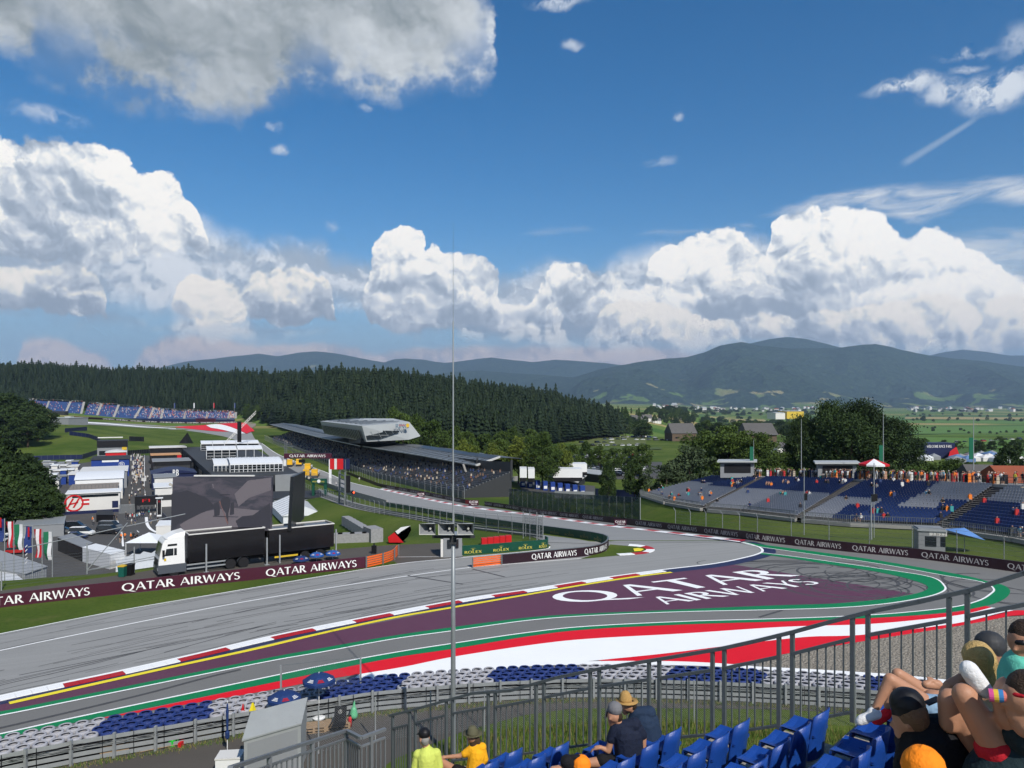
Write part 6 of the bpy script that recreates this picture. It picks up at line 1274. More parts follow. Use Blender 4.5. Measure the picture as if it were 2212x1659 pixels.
M_RF = mat('grey_standing_seam_roof', (.13,.14,.145), .45, .12, .25, metal=.3); M_FAS = mat('light_fascia', (.38,.40,.40), .5, .06, .3); M_PV = mat('solar_panel', (.015,.018,.025), .3, spec=.6); M_TER = mat('terrace_concrete', (.16,.16,.16), .9, .2, .5)
up = Vector((0,0,1))
ms = thing('main_grandstand', G(800,1040), 'long roofed grandstand with dark shaded terraces beside the start straight', 'grandstand')
fr = resample([G(a, b, 1.6) for a, b in ((997.6,1063.5),(900,1043),(778.8,1012),(690,983),(588.7,947))], 60)
fr = [Vector((p.x,p.y,hz(p.x,p.y)+1.6)) for p in fr]; bk = offset_path(fr, -15)
NR = 15; mb = MB()
for k in range(NR):
    a = [f.lerp(b, k/NR)+up*(5.2*k/NR) for f, b in zip(fr, bk)]; b_ = [f.lerp(b, (k+1)/NR)+up*(5.2*k/NR) for f, b in zip(fr, bk)]; ribbon(mb, a, b_)
    ribbon(mb, b_, [p+up*(5.2/NR) for p in b_])
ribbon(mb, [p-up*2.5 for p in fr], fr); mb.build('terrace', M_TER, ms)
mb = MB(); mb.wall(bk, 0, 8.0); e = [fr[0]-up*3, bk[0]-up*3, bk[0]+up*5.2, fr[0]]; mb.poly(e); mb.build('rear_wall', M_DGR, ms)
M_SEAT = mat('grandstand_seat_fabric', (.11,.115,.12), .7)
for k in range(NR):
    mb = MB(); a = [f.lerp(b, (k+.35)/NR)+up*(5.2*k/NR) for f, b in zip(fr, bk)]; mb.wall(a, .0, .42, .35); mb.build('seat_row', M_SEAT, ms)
def RP(pts, zs): return [Z(518.4+.2604*a, 835.3+.2604*b, z) for (a, b), z in zip(pts, zs)]
eave = RP([(1960,650),(1800,625),(1500,570),(1250,530),(1000,490)], [-3.5]*5); back = RP([(2150,585),(1900,550),(1700,520),(1480,487),(1180,470)], [-2.3,-2.4,-2.5,-2.6,-2.8])
def roof(name, A_, B_, th, m):
    mb = MB(); ribbon(mb, A_, B_); ribbon(mb, [p-up*th for p in B_], [p-up*th for p in A_]); ribbon(mb, A_, [p-up*th for p in A_]); ribbon(mb, B_, [p-up*th for p in B_])
    mb.add([A_[0], B_[0], B_[0]-up*th, A_[0]-up*th], [(0,1,2,3)]); mb.add([A_[-1], B_[-1], B_[-1]-up*th, A_[-1]-up*th], [(0,1,2,3)]); return mb.build(name, m, ms)
E1, B1 = resample(eave, 24), resample(back, 24); roof('roof', E1, B1, .35, M_RF)
E2 = resample(RP([(1000,492),(665,422),(450,368),(250,312)], [-3.3]*4), 24); B2 = resample(RP([(1180,468),(710,378),(560,345),(370,303)], [-2.8,-2.6,-2.6,-2.6]), 24); roof('roof', E2, B2, .35, M_RF)
mb = MB(); a, b, c = E1[0], B1[0], E1[0].lerp(B1[0], .5); mb.bar(E1[0]+Vector((.2,-.3,0)), B1[0]+Vector((.2,-.3,.1)), .5, .55); mb.build('fascia', M_CRM, ms)
for E_ in (E1, E2):
    mb = MB()
    for p, q in zip(E_[:-1], E_[1:]): mb.bar(p+Vector((-.2,-.2,.05)), q+Vector((-.2,-.2,.05)), .3, .3)
    mb.build('gutter', M_FAS, ms)
bn_ = Vector((.90,.42,0))*10-up*.9
for B_, nm in ((B1,'unseen_rear_roof'),(B2,'unseen_rear_roof')): mb = MB(); ribbon(mb, B_, [p+bn_ for p in B_]); ribbon(mb, [p+bn_-up*.2 for p in B_], [p-up*.2 for p in B_]); mb.build(nm, M_RF, ms)  # roof extension out of view, added to keep sun off the seats
for E_, B_, lines in ((E1, B1, ((.72,.76),(.80,.84),(.88,.92),(.95,.985))), (E2, B2, ((.7,.78),(.84,.92)))):
    for u0, u1 in lines:
        mb = MB(); a = [p.lerp(q, u0)+up*.25 for p, q in zip(E_, B_)]; b_ = [p.lerp(q, u1)+up*.45 for p, q in zip(E_, B_)]; ribbon(mb, a, b_); ribbon(mb, [p-up*.3 for p in b_], b_); mb.build('solar_row', M_PV, ms)
for E_, B_ in ((E1, B1), (E2, B2)):
    n = 22
    for k in range(n):
        p, q = Vector(resample(E_, n)[k]), Vector(resample(B_, n)[k]); mb = MB(); mb.bar(p.lerp(q,.02)+up*.05, p.lerp(q,.68)+up*.05, .12, .1); mb.build('roof_seam', M_DGR, ms)
for k in range(0, 58, 4):
    p, q = fr[k], bk[k]; mb = MB(); mb.bar(q+up*3, q+up*8.5, .6, .6) ; mb.build('column', M_DGR, ms)
for px, w_ in ((1010,.8),(1046,.8),(1062,1.0)):
    q = W(px,1060,238); mb = MB(); mb.bar(Vector((q.x+1.5,240,-12.5)), Vector((q.x-1.5,239,-3.6)), w_, .6); mb.build('column', M_CONC, ms)
mb = MB(); mb.bar(W(997,1065,229), W(1042,1032,240), 1.6, .5); mb.build('stair_wall', M_CONC, ms)
mb = MB(); q0, q1 = W(1040,1012,244), W(1082,1012,244); mb.hexa([Vector((q0.x,244,-12)), Vector((q1.x,244,-12)), Vector((q1.x,262,-12)), Vector((q0.x,262,-12))], [Vector((q0.x,244,-5.5)), Vector((q1.x,244,-5.5)), Vector((q1.x,262,-4)), Vector((q0.x,262,-4))]); mb.build('end_block', M_ROOFD, ms)
wb = thing('wing_building', W(800,950,325), 'angular grey wing shaped building with slanted glass above the roofed grandstand', 'building')
def W2(zx, zy, y): return W(518.4+.2604*zx, 835.3+.2604*zy, y)
c0b, c0t, cfb, cft = W2(1050,457,315), W2(1012,326,312), W2(705,392,395), W2(665,286,398); tipb, tipm, tipt = W2(1400,440,332), W2(1498,410,336), W2(1405,292,333); bt = W2(960,262,420); bt2 = W2(1270,264,350)
mb = MB(); mb.add([c0b, c0t, cft, cfb, tipb, tipm, tipt, bt, bt2, bt-up*7, bt2-up*7], [(0,1,2,3),(0,4,5,6,1),(1,6,8,7,2),(3,2,7,9),(0,3,9,10,4),(5,10,8,6),(4,10,5)]); mb.build('shell', M_FAS, wb)
nL = Vector((-.90,-.43,0))*.7
def on(u, v): return (c0b.lerp(cfb, u)).lerp(c0t.lerp(cft, u), v)+nL
n = 26
for k in range(n):
    u0, u1 = .04+.94*k/n, .04+.94*(k+.72)/n; mb = MB(); mb.poly([on(u0,.06), on(u1,.06), on(u1+.012,.70), on(u0+.012,.70)]); mb.build('window', mat('glass_painted_reflection', (.045,.07,.045), .5, .5, 1.5) if k % 2 else mat('smoked_glass', (.012,.016,.018), .5), wb)  # green panes have the meadow's reflection painted into their colour
nR = Vector((.73,-.69,0))*.5
mb = MB(); mb.poly([p+nR for p in (W2(1020,362,314), W2(1050,440,315), W2(1155,430,319.5), W2(1316,378,327), W2(1310,366,327))]); mb.build('window_band', mat('smoked_glass', (.012,.016,.018), .5), wb)
mb = MB()
for a, b in (((1035,400),(1225,402)), ((1075,364),(1110,436)), ((1130,364),(1165,428)), ((1190,365),(1218,410)), ((1250,366),(1265,394))): mb.bar(W2(*a,315.5)+nR*1.6, W2(*b,319)+nR*1.6, .12)
mb.build('mullion', M_FAS, wb)
mb = MB(); text_quad(mb, 'RING', W2(1278,348,324)+nR*2, W2(1390,345,330)-W2(1278,348,324), (0,0,2.1), (.73,-.69,0), .02, eps=.01); mb.build('lettering', mat('blue_grey_lettering', (.10,.16,.22), .5), wb)
mb = MB(); text_quad(mb, 'RED BULL', W2(1305,326,325)+nR*2.6, W2(1358,325,328)-W2(1305,326,325), (0,0,.7), (.73,-.69,0), .02, eps=.01); mb.build('lettering', M_REDP, wb)
mb = MB(); q = W2(1375,321,329)+nR*2.6; mb.cyl(q, q+nR*.2, .9, .9, 12); mb.build('emblem', mat('amber', (.65,.40,.03), .5), wb)
for k in range(9):
    u = .08+.1*k; a = c0t.lerp(cft, u).lerp(tipt.lerp(bt, u), .06)+up*.5; b = c0t.lerp(cft, u).lerp(tipt.lerp(bt, u*.9), .86)+up*.5; mb = MB(); mb.bar(a, b, 1.8, .15); mb.build('solar_row', M_PV, wb)
mb = MB(); mb.hexa([W2(1000,470,318),W2(1290,470,330),W2(1290,470,345),W2(900,470,360)],[W2(1000,430,318),W2(1290,440,330),W2(1290,440,345),W2(900,430,360)]); mb.build('base', M_ROOFD, wb)
def crowd(name, label, pts, h, cols, seed, sit=True):
    r = random.Random(seed); mb = MB(); 
    for p in pts:
        m_ = r.randrange(len(cols)); s = h*r.uniform(.88,1.1); w_ = .21
        mb.hexa([(p.x+x*w_*1.1,p.y+y*.13,p.z) for x,y in ((-1,-1),(1,-1),(1,1),(-1,1))], [(p.x+x*w_,p.y+y*.12,p.z+s*.75) for x,y in ((-1,-1),(1,-1),(1,1),(-1,1))], m_)
        mb.ball((p.x,p.y,p.z+s*.88), .12, 4, len(cols)-1)
    return tag(mb.build(name, cols), label, 'crowd', kind='stuff')
M_SKIN = mat('skin', (.42,.24,.16), .6); CL = [mat('cloth_%s' % n, c, .8) for n, c in (('white',(.62,.62,.60)),('black',(.02,.02,.025)),('navy',(.03,.05,.13)),('red',(.45,.03,.03)),('orange',(.75,.20,.03)),('teal',(.05,.28,.28)),('beige',(.42,.36,.28)))]
r5 = random.Random(12); pts = []
for k in range(1000):
    j = r5.uniform(0, 58.9)**1.0; i0 = int(j); row = r5.randrange(NR); a, b = fr[i0].lerp(fr[i0+1], j-i0), bk[i0].lerp(bk[i0+1], j-i0); q = a.lerp(b, (row+.3)/NR)+up*(5.2*row/NR+.4); pts.append(q)
crowd('shaded_crowd', 'hundreds of seated spectators in the shade of the roofed grandstand', pts, .95, [CL[1],CL[2],CL[6],CL[1],CL[2],CL[1],mat('shade_painted_skin', (.16,.10,.07), .7)], 3)  # dark clothes and darkened skin paint the roof's shade into the crowd
M_BST = mat('blue_seating', (.035,.075,.20), .7, .25, .3); M_STEEL = mat('blue_grey_steel', (.10,.13,.18), .6, .1)
def far_block(bl, br, tr, tl, Yb, Yt, label):
    a, b, c, d = W(*bl, Yb), W(*br, Yb), W(*tr, Yt), W(*tl, Yt); root = thing('distant_grandstand', a.lerp(b, .5)-up*2, label, 'grandstand', 'blue blocks of the distant grandstand'); N = 16
    mb = MB()
    for k in range(N):
        p, q = a.lerp(d, k/N), b.lerp(c, k/N); p2, q2 = a.lerp(d, (k+1)/N), b.lerp(c, (k+1)/N); p3, q3 = Vector((p2.x,p2.y,p.z)), Vector((q2.x,q2.y,q.z))
        mb.add([p, q, q3, p3], [(0,1,2,3)]); mb.add([p3, q3, q2, p2], [(0,1,2,3)])
    mb.build('seating', M_BST, root); mb = MB(); z0 = -11.0
    mb.add([a, b, Vector((b.x,b.y,z0)), Vector((a.x,a.y,z0))], [(3,2,1,0)]); mb.add([a, d, Vector((d.x,d.y,z0)), Vector((a.x,a.y,z0))], [(0,1,2,3)]); mb.add([b, c, Vector((c.x,c.y,z0)), Vector((b.x,b.y,z0))], [(3,2,1,0)]); mb.add([d, c, Vector((c.x,c.y,z0)), Vector((d.x,d.y,z0))], [(0,1,2,3)])
    mb.build('structure', M_STEEL, root); mb = MB()
    for q in np.linspace(0, 1, 6): mb.bar(d.lerp(c, q), d.lerp(c, q)+up*1.5, .25)
    mb.bar(d+up*1.5, c+up*1.5, .3); mb.build('railing', M_GALD, root)
    mb = MB(); mb.add([b, b+Vector((3.2,0,0)), c+Vector((3.2,0,0)), c], [(0,1,2,3)]); mb.build('stairs', M_CONC, root)
    return a, b, c, d
FB = [((60,884),(96,887),(104,866),(62,862)), ((100,887),(139,892),(150,867),(108,865)), ((142,893),(172,897),(179,868),(154,867)),
      ((181,896),(207,897),(217,872),(192,871)), ((210,897),(243,901),(254,874),(220,873)), ((247,901),(288,903),(303,878),(258,877)), ((291,903),(320,904),(330,880),(307,880)),
      ((322,904),(345,904),(350,884),(330,883)), ((348,904),(395,904),(400,887),(352,884)), ((398,904),(443,904),(447,889),(402,886)), ((446,904),(491,904),(494,889),(449,888)), ((494,904),(506,904),(507,890),(497,890))]
pts = []; r6 = random.Random(8)
for k, (a, b, c, d) in enumerate(FB):
    Yb = 960-15*k*0+ (40 if k < 3 else 0); q = far_block(a, b, c, d, Yb, Yb+34, 'blue seated block of the distant grandstand below the forest')
    for j in range(34 if k < 3 else 120 if k > 6 else 55):
        u, v = r6.random(), r6.random(); p = q[0].lerp(q[1], u).lerp(q[3].lerp(q[2], u), v)+up*.6; pts.append(p)
crowd('distant_crowd', 'tiny spectators scattered over the distant blue grandstand', pts, 1.7, [CL[0],CL[0],CL[4],CL[3],CL[6],mat('cloth_sky', (.2,.35,.6), .8),M_SKIN], 4)
mb = MB(); mb.wall([W(181,904,955), W(507,908,950)], -5.2, 1.0, .5); solo(mb, 'fascia_wall', M_NVY, 'long dark navy wall under the distant grandstand', 'wall')
for px, m_, lab in ((376,M_FB,'navy'),(418,M_FW,'white'),(461,M_FR,'red'),(506,M_FB,'dark blue')):
    a = W(px,888,985); f = thing('flag', a, '%s flag on a pole along the top of the distant grandstand' % lab, 'flag'); mb = MB(); mb.cyl(a, a+up*11, .2); mb.build('pole', M_GALV, f); mb = MB(); mb.box((a.x+.8,a.y,a.z+4),(1.6,.1,6.8)); mb.build('cloth', m_, f)
mb = MB(); a = W(110,905,900); mb.box((a.x+6,a.y,a.z),(26,8,9.5)); solo(mb, 'steel_tower', M_ROOFD, 'dark boxy steel tower in front of the left part of the distant grandstand', 'tower')
i = unit('pit_pavilion', 'low grey pavilion with long flat roof above the meadow', 90, 148, 928, 2.5, 22, M_GRYP, M_FAS, Y=640, z0=-4, AXv=Vector((.98,-.2,0)), AYv=Vector((.2,.98,0)))
i = unit('white_cabin', 'row of white cabins beyond the infield fence', 152, 181, 927, -4.0, 8, M_WHT, M_CRM, Y=700, z0=-9.5, AXv=Vector((1,0,0)), AYv=Vector((0,1,0)))
i = unit('lorry', 'white lorry parked at the far service road', 140, 152, 914, 1.0, 6, M_WHT, M_CRM, 'lorry', Y=780, z0=-6, AXv=Vector((1,0,0)), AYv=Vector((0,1,0)))
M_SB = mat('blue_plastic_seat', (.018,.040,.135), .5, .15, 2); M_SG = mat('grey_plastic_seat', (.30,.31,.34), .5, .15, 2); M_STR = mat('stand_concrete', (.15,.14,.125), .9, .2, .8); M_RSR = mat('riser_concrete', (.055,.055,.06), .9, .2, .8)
rg = thing('open_grandstand', W(1850,1100,110), 'open hillside grandstand with blue and grey seats filling the right', 'grandstand')
def FR(px, py): y = 11.15/((py-HY)/F-.0629); return W(px, py, y)
def TP(px, y): return W(px, 868+(16.5-(0.5+.079*(160-y)))*F/y, y)
BL = [((1391,1077),(1443,1094),TP(1537,160),TP(1588,155.5),9.5), ((1443,1094),(1519,1108),TP(1588,155.5),TP(1640,151),10), ((1531,1110),(1610,1117),TP(1656,149.5),TP(1748,140.7),9), ((1611,1117),(1722,1131),TP(1750,140.5),TP(1845,131),10), ((1736,1133),(1842,1142),TP(1873,128.5),TP(1968,119.7),10), ((1843,1142),(2022,1150),TP(1972,119.5),TP(2145,104),10.2), ((2046,1154),(2194,1176),TP(2178,101.5),TP(2332,89.8),10), ((2196,1176),(2330,1205),TP(2334,89.5),TP(2480,82),9)]
seats = []
def seat_mesh_at(mb, p, d, n, mi):     # p base, d along row (unit), n towards the front
    b = [p-d*.21-n*.0, p+d*.21-n*.0, p+d*.21+n*.36, p-d*.21+n*.36]
    mb.hexa([q+up*.36 for q in b], [q+up*.42 for q in b], mi)
    e = [p-d*.21-n*.06, p+d*.21-n*.06, p+d*.18-n*.12, p-d*.18-n*.12]
    mb.add([e[0]+up*.38, e[1]+up*.38, e[2]+up*.78, e[3]+up*.78, e[2]-n*.04+up*.78, e[3]-n*.04+up*.78, e[1]-n*.05+up*.38, e[0]-n*.05+up*.38], [(0,1,2,3),(3,2,4,5),(5,4,6,7),(0,3,5,7),(1,6,4,2)], mi)
perch = []; bankf = []; bankr = []
for bi, (f0, f1, t0, t1, _) in enumerate(BL):
    a, b = FR(*f0), FR(*f1); a.z += .9; b.z += .9; d_, c_ = t0.copy(), t1.copy(); d_.z -= .4; c_.z -= .4
    dep = ((d_-a).length+(c_-b).length)/2; N = max(8, int(round(dep/.86))); nrm = Vector((a.x-d_.x, a.y-d_.y, 0)).normalized()
    mb = MB(); mr = MB(); ax_ = None
    for k in range(N):
        p, q = a.lerp(d_, k/N), b.lerp(c_, k/N); p2, q2 = a.lerp(d_, (k+1)/N), b.lerp(c_, (k+1)/N); p3, q3 = Vector((p2.x,p2.y,p.z)), Vector((q2.x,q2.y,q.z))
        mb.add([p, q, q3, p3], [(0,1,2,3)]); mr.add([p3, q3, q2, p2], [(0,1,2,3)])
        L = (q-p).length; ns = int(L/.5); dd = (q-p).normalized(); m0, m1 = p.lerp(p3, .55), q.lerp(q3, .55)
        v = k/N
        for j in range(ns):
            s = m0.lerp(m1, (j+.5)/ns); u = (j+.5)/ns
            blue = {0: v > .62, 1: v > .55, 2: v > .52, 3: v > .50, 4: v > .45 or (u > .55 and v < .3), 5: not (.52 < v and u > .35 or .30 < v < .52 and .30 < u < .75), 6: v < .55, 7: True}[bi]
            seats.append((s.y, s, dd, nrm, blue)); perch.append((bi, v, u, s, dd, nrm))
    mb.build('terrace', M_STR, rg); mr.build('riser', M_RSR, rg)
    g = lambda p: Vector((p.x, p.y, hz(p.x, p.y)-.2)); mb = MB(); lo = -1.05
    f = [a+nrm*.9, b+nrm*.9]; mb.hexa([f[0]+up*lo*.5, f[1]+up*lo*.5, b+up*lo*.5, a+up*lo*.5], [f[0]-up*.05, f[1]-up*.05, b-up*.05, a-up*.05]); mb.build('platform', M_CONC, rg)
    mb = MB(); mb.add([b+up*lo, b, c_, c_+up*(lo-1)], [(0,1,2,3)]); mb.add([a+up*lo, a, d_, d_+up*(lo-1)], [(3,2,1,0)]); mb.add([a+up*lo, b+up*lo, c_+up*(lo-1), d_+up*(lo-1)], [(0,1,2,3)]); mb.build('side_wall', M_RSR, rg)
    mb = MB(); mb.bar(f[0]+up*1.05, f[1]+up*1.05, .06); mb.bar(f[0]+up*.1, f[1]+up*.1, .05)
    nb = int((f[1]-f[0]).length/.28)
    for j in range(nb+1): q = f[0].lerp(f[1], j/nb); mb.bar(q, q+up*1.05, .035 if j % 6 else .07)
    for e0, e1 in ((f[0], a),(f[1], b)): mb.bar(e0+up*1.05, e1+up*1.05, .06); mb.bar(e0, e0+up*1.05, .06)
    mb.build('front_railing', M_GALD, rg)
    bankf += [f[0]+up*(lo*.62), f[1]+up*(lo*.62)]; bankr += [d_+up*(lo-1.2), c_+up*(lo-1.2)]
    if bi+1 < len(BL) and bi in (1, 3, 5):      # stair to the next block
        g0, t = FR(*BL[bi+1][0]), BL[bi+1][2]; g0.z += .9; n = N*1; mb = MB(); md = MB()
        for k in range(n):
            p, q = b.lerp(c_, k/n), g0.lerp(t-up*.4, k/n); p2, q2 = b.lerp(c_, (k+1)/n), g0.lerp(t-up*.4, (k+1)/n); p3, q3 = Vector((p2.x,p2.y,p.z)), Vector((q2.x,q2.y,q.z))
            mb.add([p, q, q3, p3], [(0,1,2,3)]); md.add([p3, q3, q2, p2], [(0,1,2,3)])
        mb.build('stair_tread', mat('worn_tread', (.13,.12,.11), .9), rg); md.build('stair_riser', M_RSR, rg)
seats.sort(key=lambda s: s[0])
sm = {}
for blue in (0, 1): mb = MB(); seat_mesh_at(mb, Vector((0,0,0)), Vector((1,0,0)), Vector((0,-1,0)), 0); sm[blue] = mb.mesh('seat', [M_SB if blue else M_SG])
vis_s = [s for s in seats if pxof(s[1]) < 2215]
for y, s, dd, nn, blue in vis_s[:100]:
    o = bpy.data.objects.new('seat', sm[int(bool(blue))]); COL.objects.link(o); o.parent = rg; o.location = s-rg.location; o.rotation_euler = (0, 0, atan2(dd.y, dd.x)+ (0 if (Vector((dd.y,-dd.x,0)).dot(nn) > 0) else pi))
mb = MB()
for y, s, dd, nn, blue in seats if False else vis_s[100:]: seat_mesh_at(mb, s, dd, nn, 0 if blue else 1)
tag(mb.build('seats', [M_SB, M_SG], rg), kind='stuff')
bankf.sort(key=lambda p: -p.y); bf = resample(bankf, 70); br_ = resample(bankr, 70); w0 = resample([Vector((p.x,p.y,hz(p.x,p.y)-.1)) for p in offset_path(resample(gpath(OUT_WALL[11:], 6), 70), 2.2)], 70)
b0 = [Vector((p.x, p.y, hz(p.x,p.y)-.15)) for p in [q+Vector((-.93,-.37,0))*5.5 for q in bf]]
mb = MB(); ribbon(mb, b0, bf); ribbon(mb, bf, [p+Vector((.93,.37,0))*2.5-up*.1 for p in bf]); o = struct(mb, 'grass_bank', TM, True)
top = [TP(1540,159.5), TP(1592,155.3), TP(1650,150), TP(1750,140.3), TP(1857,130), TP(1970,119.5), TP(2160,103), TP(2330,90), TP(2480,82)]
nt = Vector((.95,.32,0)); mb = MB(); P = resample(top, 40); P2 = [p+nt*3.6 for p in P]; ribbon(mb, P, P2); ribbon(mb, [p-up*.9 for p in P], P); ribbon(mb, P2, [p-up*8 for p in P2]); mb.build('walkway', M_CONC, rg)
mb = MB(); mb.tube([p+up*1.05+nt*.15 for p in P], .04, 4); mb.tube([p+up*.55+nt*.15 for p in P], .03, 4)
for p in resample(P, 60): mb.bar(p+nt*.15, p+nt*.15+up*1.05, .05)
mb.build('rear_railing', M_DGR, rg); WALKP = P; WALKN = nt
def kiosk(px0, px1, pyt, pyb, y, label):
    a, b = W(px0,pyb,y), W(px1,pyb,y); zt = 16.5-(pyt-HY)/F*y; root = thing('refreshment_kiosk', a.lerp(b,.5), label, 'kiosk')
    a.z = b.z = min(a.z,b.z); dv = Vector((.32,.95,0))*4; mb = MB(); mb.hexa([a, b, b+dv, a+dv], [Vector((p.x,p.y,zt-.3)) for p in (a, b, b+dv, a+dv)]); mb.build('wall', M_GRYP, root)
    mb = MB(); e = Vector((.6,0,0)); mb.hexa([Vector((p.x,p.y,zt-.3)) for p in (a-e-dv*.25, b+e-dv*.25, b+e+dv, a-e+dv)], [Vector((p.x,p.y,zt)) for p in (a-e-dv*.25, b+e-dv*.25, b+e+dv, a-e+dv)]); mb.build('roof', M_FAS, root)
    mb = MB(); w0, w1 = a.lerp(b,.12)-dv*.02, a.lerp(b,.9)-dv*.02; mb.poly([w0+up*1.0, w1+up*1.0, Vector((w1.x,w1.y,zt-.7)), Vector((w0.x,w0.y,zt-.7))]); mb.build('painted_counter_opening', M_BLK, root); return root  # flat black sheet paints in the shade of the counter opening
kiosk(1556,1629,995,1032,152,'grey refreshment kiosk at the left top of the open grandstand'); kiosk(1767,1850,998,1034,138,'longer refreshment kiosk left of the red parasol')
pr = thing('parasol', TP(1873,129.5)+nt*1.5, 'big red and white parasol at the top of the stand', 'parasol'); p = Vector(pr.location); mb = MB(); n = 10
for k in range(n):
    a0, a1 = 2*pi*k/n, 2*pi*(k+1)/n; mb.add([p+Vector((0,0,3.6)), p+Vector((2.5*cos(a0),2.5*sin(a0),2.7)), p+Vector((2.5*cos(a1),2.5*sin(a1),2.7)), p+Vector((2.5*cos(a0),2.5*sin(a0),2.4)), p+Vector((2.5*cos(a1),2.5*sin(a1),2.4))], [(0,1,2),(1,3,4,2)], 1 if k in (6,7) else 0)
mb.build('canopy', [M_REDP, M_WHT], pr); mb = MB(); mb.cyl(p, p+up*3.6, .05); mb.build('pole', M_WHT, pr)
def banner(px, pyt, pyb, pyf0, pyf1, y, label):
    a = W(px, pyb, y); f = thing('banner', a, label, 'banner'); mb = MB(); mb.cyl(a, W(px, pyt, y), .09, .04, 6); mb.build('pole', M_GALV, f)
    if pyf0: q0, q1 = W(px-4.5, pyf0, y), W(px-4.5, pyf1, y); mb = MB(); mb.box((q0.x,q1.y,q1.z),(.55*1.3,.08,q0.z-q1.z)); mb.build('cloth', mat('green_banner', (.005,.11,.06), .7), f)
banner(1628,950,1030,965,1000,152,'green banner mast beside the left kiosk'); banner(1731,905,1022,0,0,146,'bare thin mast left of the big dark tree'); banner(1908,890,1018,962,1004,130,'green banner mast just right of the red parasol'); banner(2103,900,1022,945,992,112,'green banner mast near the orange shirted fans')
for px, pyt, pyb, y, lab in ((1737,1010,1138,98,'slender pole with a small loudspeaker on the bank, left of two'), (1888,1000,1150,93,'slender pole with a small loudspeaker on the bank, right of two'), (1882,1072,1160,90,'thick grey post with lamp on the grass bank')):
    a = W(px,pyb,y); a.z = hz(a.x,a.y); q = W(px,pyt,y); o = thing('speaker_mast', a, lab, 'mast'); mb = MB(); mb.cyl(a, (a.x,a.y,q.z), .06 if y > 91 else .12, .05, 6); mb.build('pole', M_GALV, o); mb = MB(); mb.box((a.x+.2,a.y,a.z+4.6),(.35,.3,.9)); mb.build('loudspeaker', M_BLK, o)
mh = thing('marshal_hut', Vector((45.5,80.8,-.3)), 'grey marshal cabin lettered 21F2T1 behind the outer wall', 'hut'); p = Vector(mh.location); th_ = -.25
mb = MB(); mb.box((p.x,p.y,0),(2.6,2.0,2.85),th_); mb.build('wall', M_GRYP, mh); mb = MB(); mb.box((p.x,p.y,2.55),(2.9,2.3,.16),th_); mb.build('roof', M_GALV, mh)
mb = MB(); mb.box((p.x-.35,p.y-.92,.9),(1.1,.1,1.1),th_); mb.build('window', M_GLS, mh); mb = MB(); mb.box((p.x+.8,p.y-1.2,.9),(.5,.1,1.1),th_); mb.build('window', M_GLS, mh)
mb = MB(); text_quad(mb, '2 1F2 T1', (p.x-.35,p.y-1.16,2.13), (1.5,-.38,0), (0,0,.3), (-.25,-.97,0), eps=.002); mb.build('lettering', M_BLK, mh); mb = MB(); mb.box((p.x+.35,p.y-1.1,2.06),(1.7,.06,.45),th_); mb.build('sign_panel', M_CRM, mh)
bp = thing('parasol', Vector((49.6,81.2,-.2)), 'tilted light blue parasol beside the lettered marshal cabin', 'parasol'); p = Vector(bp.location); mb = MB(); n = 10; c_ = p+Vector((0,0,2.9))
for k in range(n):
    a0, a1 = 2*pi*k/n, 2*pi*(k+1)/n; f = lambda a: c_+Vector((2.1*cos(a),1.6*sin(a),-.75-.55*cos(a))); mb.add([c_, f(a0), f(a1)], [(0,1,2)])
mb.build('canopy', mat('light_blue_fabric', (.10,.22,.48), .7), bp); mb = MB(); mb.cyl(p, c_, .04); mb.build('pole', M_GALV, bp)
def leaf_mat(name, c1, c2, trans=0.25):
    m = bpy.data.materials.new(name); m.use_nodes = True; t = NT(m.node_tree); b = t.n['Principled BSDF']; b.inputs['Roughness'].default_value = 0.75; b.inputs['Specular IOR Level'].default_value = 0.2
    oi = t.node('ShaderNodeObjectInfo').outputs['Random']; p = t.node('ShaderNodeNewGeometry').outputs['Position']; n = t.noise(p, 0.6, 3, .6)
    t.l.new(t.mix(t.m('MULTIPLY_ADD', n, .9, t.m('MULTIPLY_ADD', oi, .5, -.2)), c1, c2), b.inputs['Base Color']); return m
M_BARK = mat('bark', (.07,.05,.035), .95, .3, 3); M_LF1 = leaf_mat('mid_green_leaves', (.022,.045,.008), (.075,.115,.020)); M_LF2 = leaf_mat('dark_green_leaves', (.008,.018,.006), (.045,.078,.018)); M_LF3 = leaf_mat('grey_green_leaves', (.035,.055,.025), (.085,.115,.050)); M_LF4 = leaf_mat('yellow_green_leaves', (.05,.075,.008), (.13,.16,.022))
M_FIR = leaf_mat('spruce_needles', (.006,.015,.007), (.020,.036,.012)); M_FIR2 = leaf_mat('pine_needles', (.012,.024,.010), (.034,.050,.018))
def tri_mesh(name, V, nper, mats, mi=None):     # V (N*nper,3) separate polygons
    me = bpy.data.meshes.new(name); N = len(V)//nper
    me.vertices.add(len(V)); me.vertices.foreach_set('co', V.astype(np.float32).ravel()); me.loops.add(len(V)); me.loops.foreach_set('vertex_index', np.arange(len(V), dtype=np.int32))
    me.polygons.add(N); me.polygons.foreach_set('loop_start', np.arange(0, len(V), nper, dtype=np.int32)); me.polygons.foreach_set('loop_total', np.full(N, nper, dtype=np.int32))
    for m_ in mats: me.materials.append(m_)
    if mi is not None: me.polygons.foreach_set('material_index', mi.astype(np.int32))
    me.update(calc_edges=True); return me
def quads(C, S, rg):      # random oriented leaf quads at centres C with sizes S
    N = len(C); a = rg.normal(size=(N,3)); a /= np.linalg.norm(a, axis=1)[:,None]; b = np.cross(a, rg.normal(size=(N,3))); b /= np.linalg.norm(b, axis=1)[:,None]; c = np.cross(a, b)
    b *= S[:,None]; c *= (S*.62)[:,None]
    return np.stack([C-b, C-c*.9, C+b, C+c*.9], 1).reshape(-1, 3)
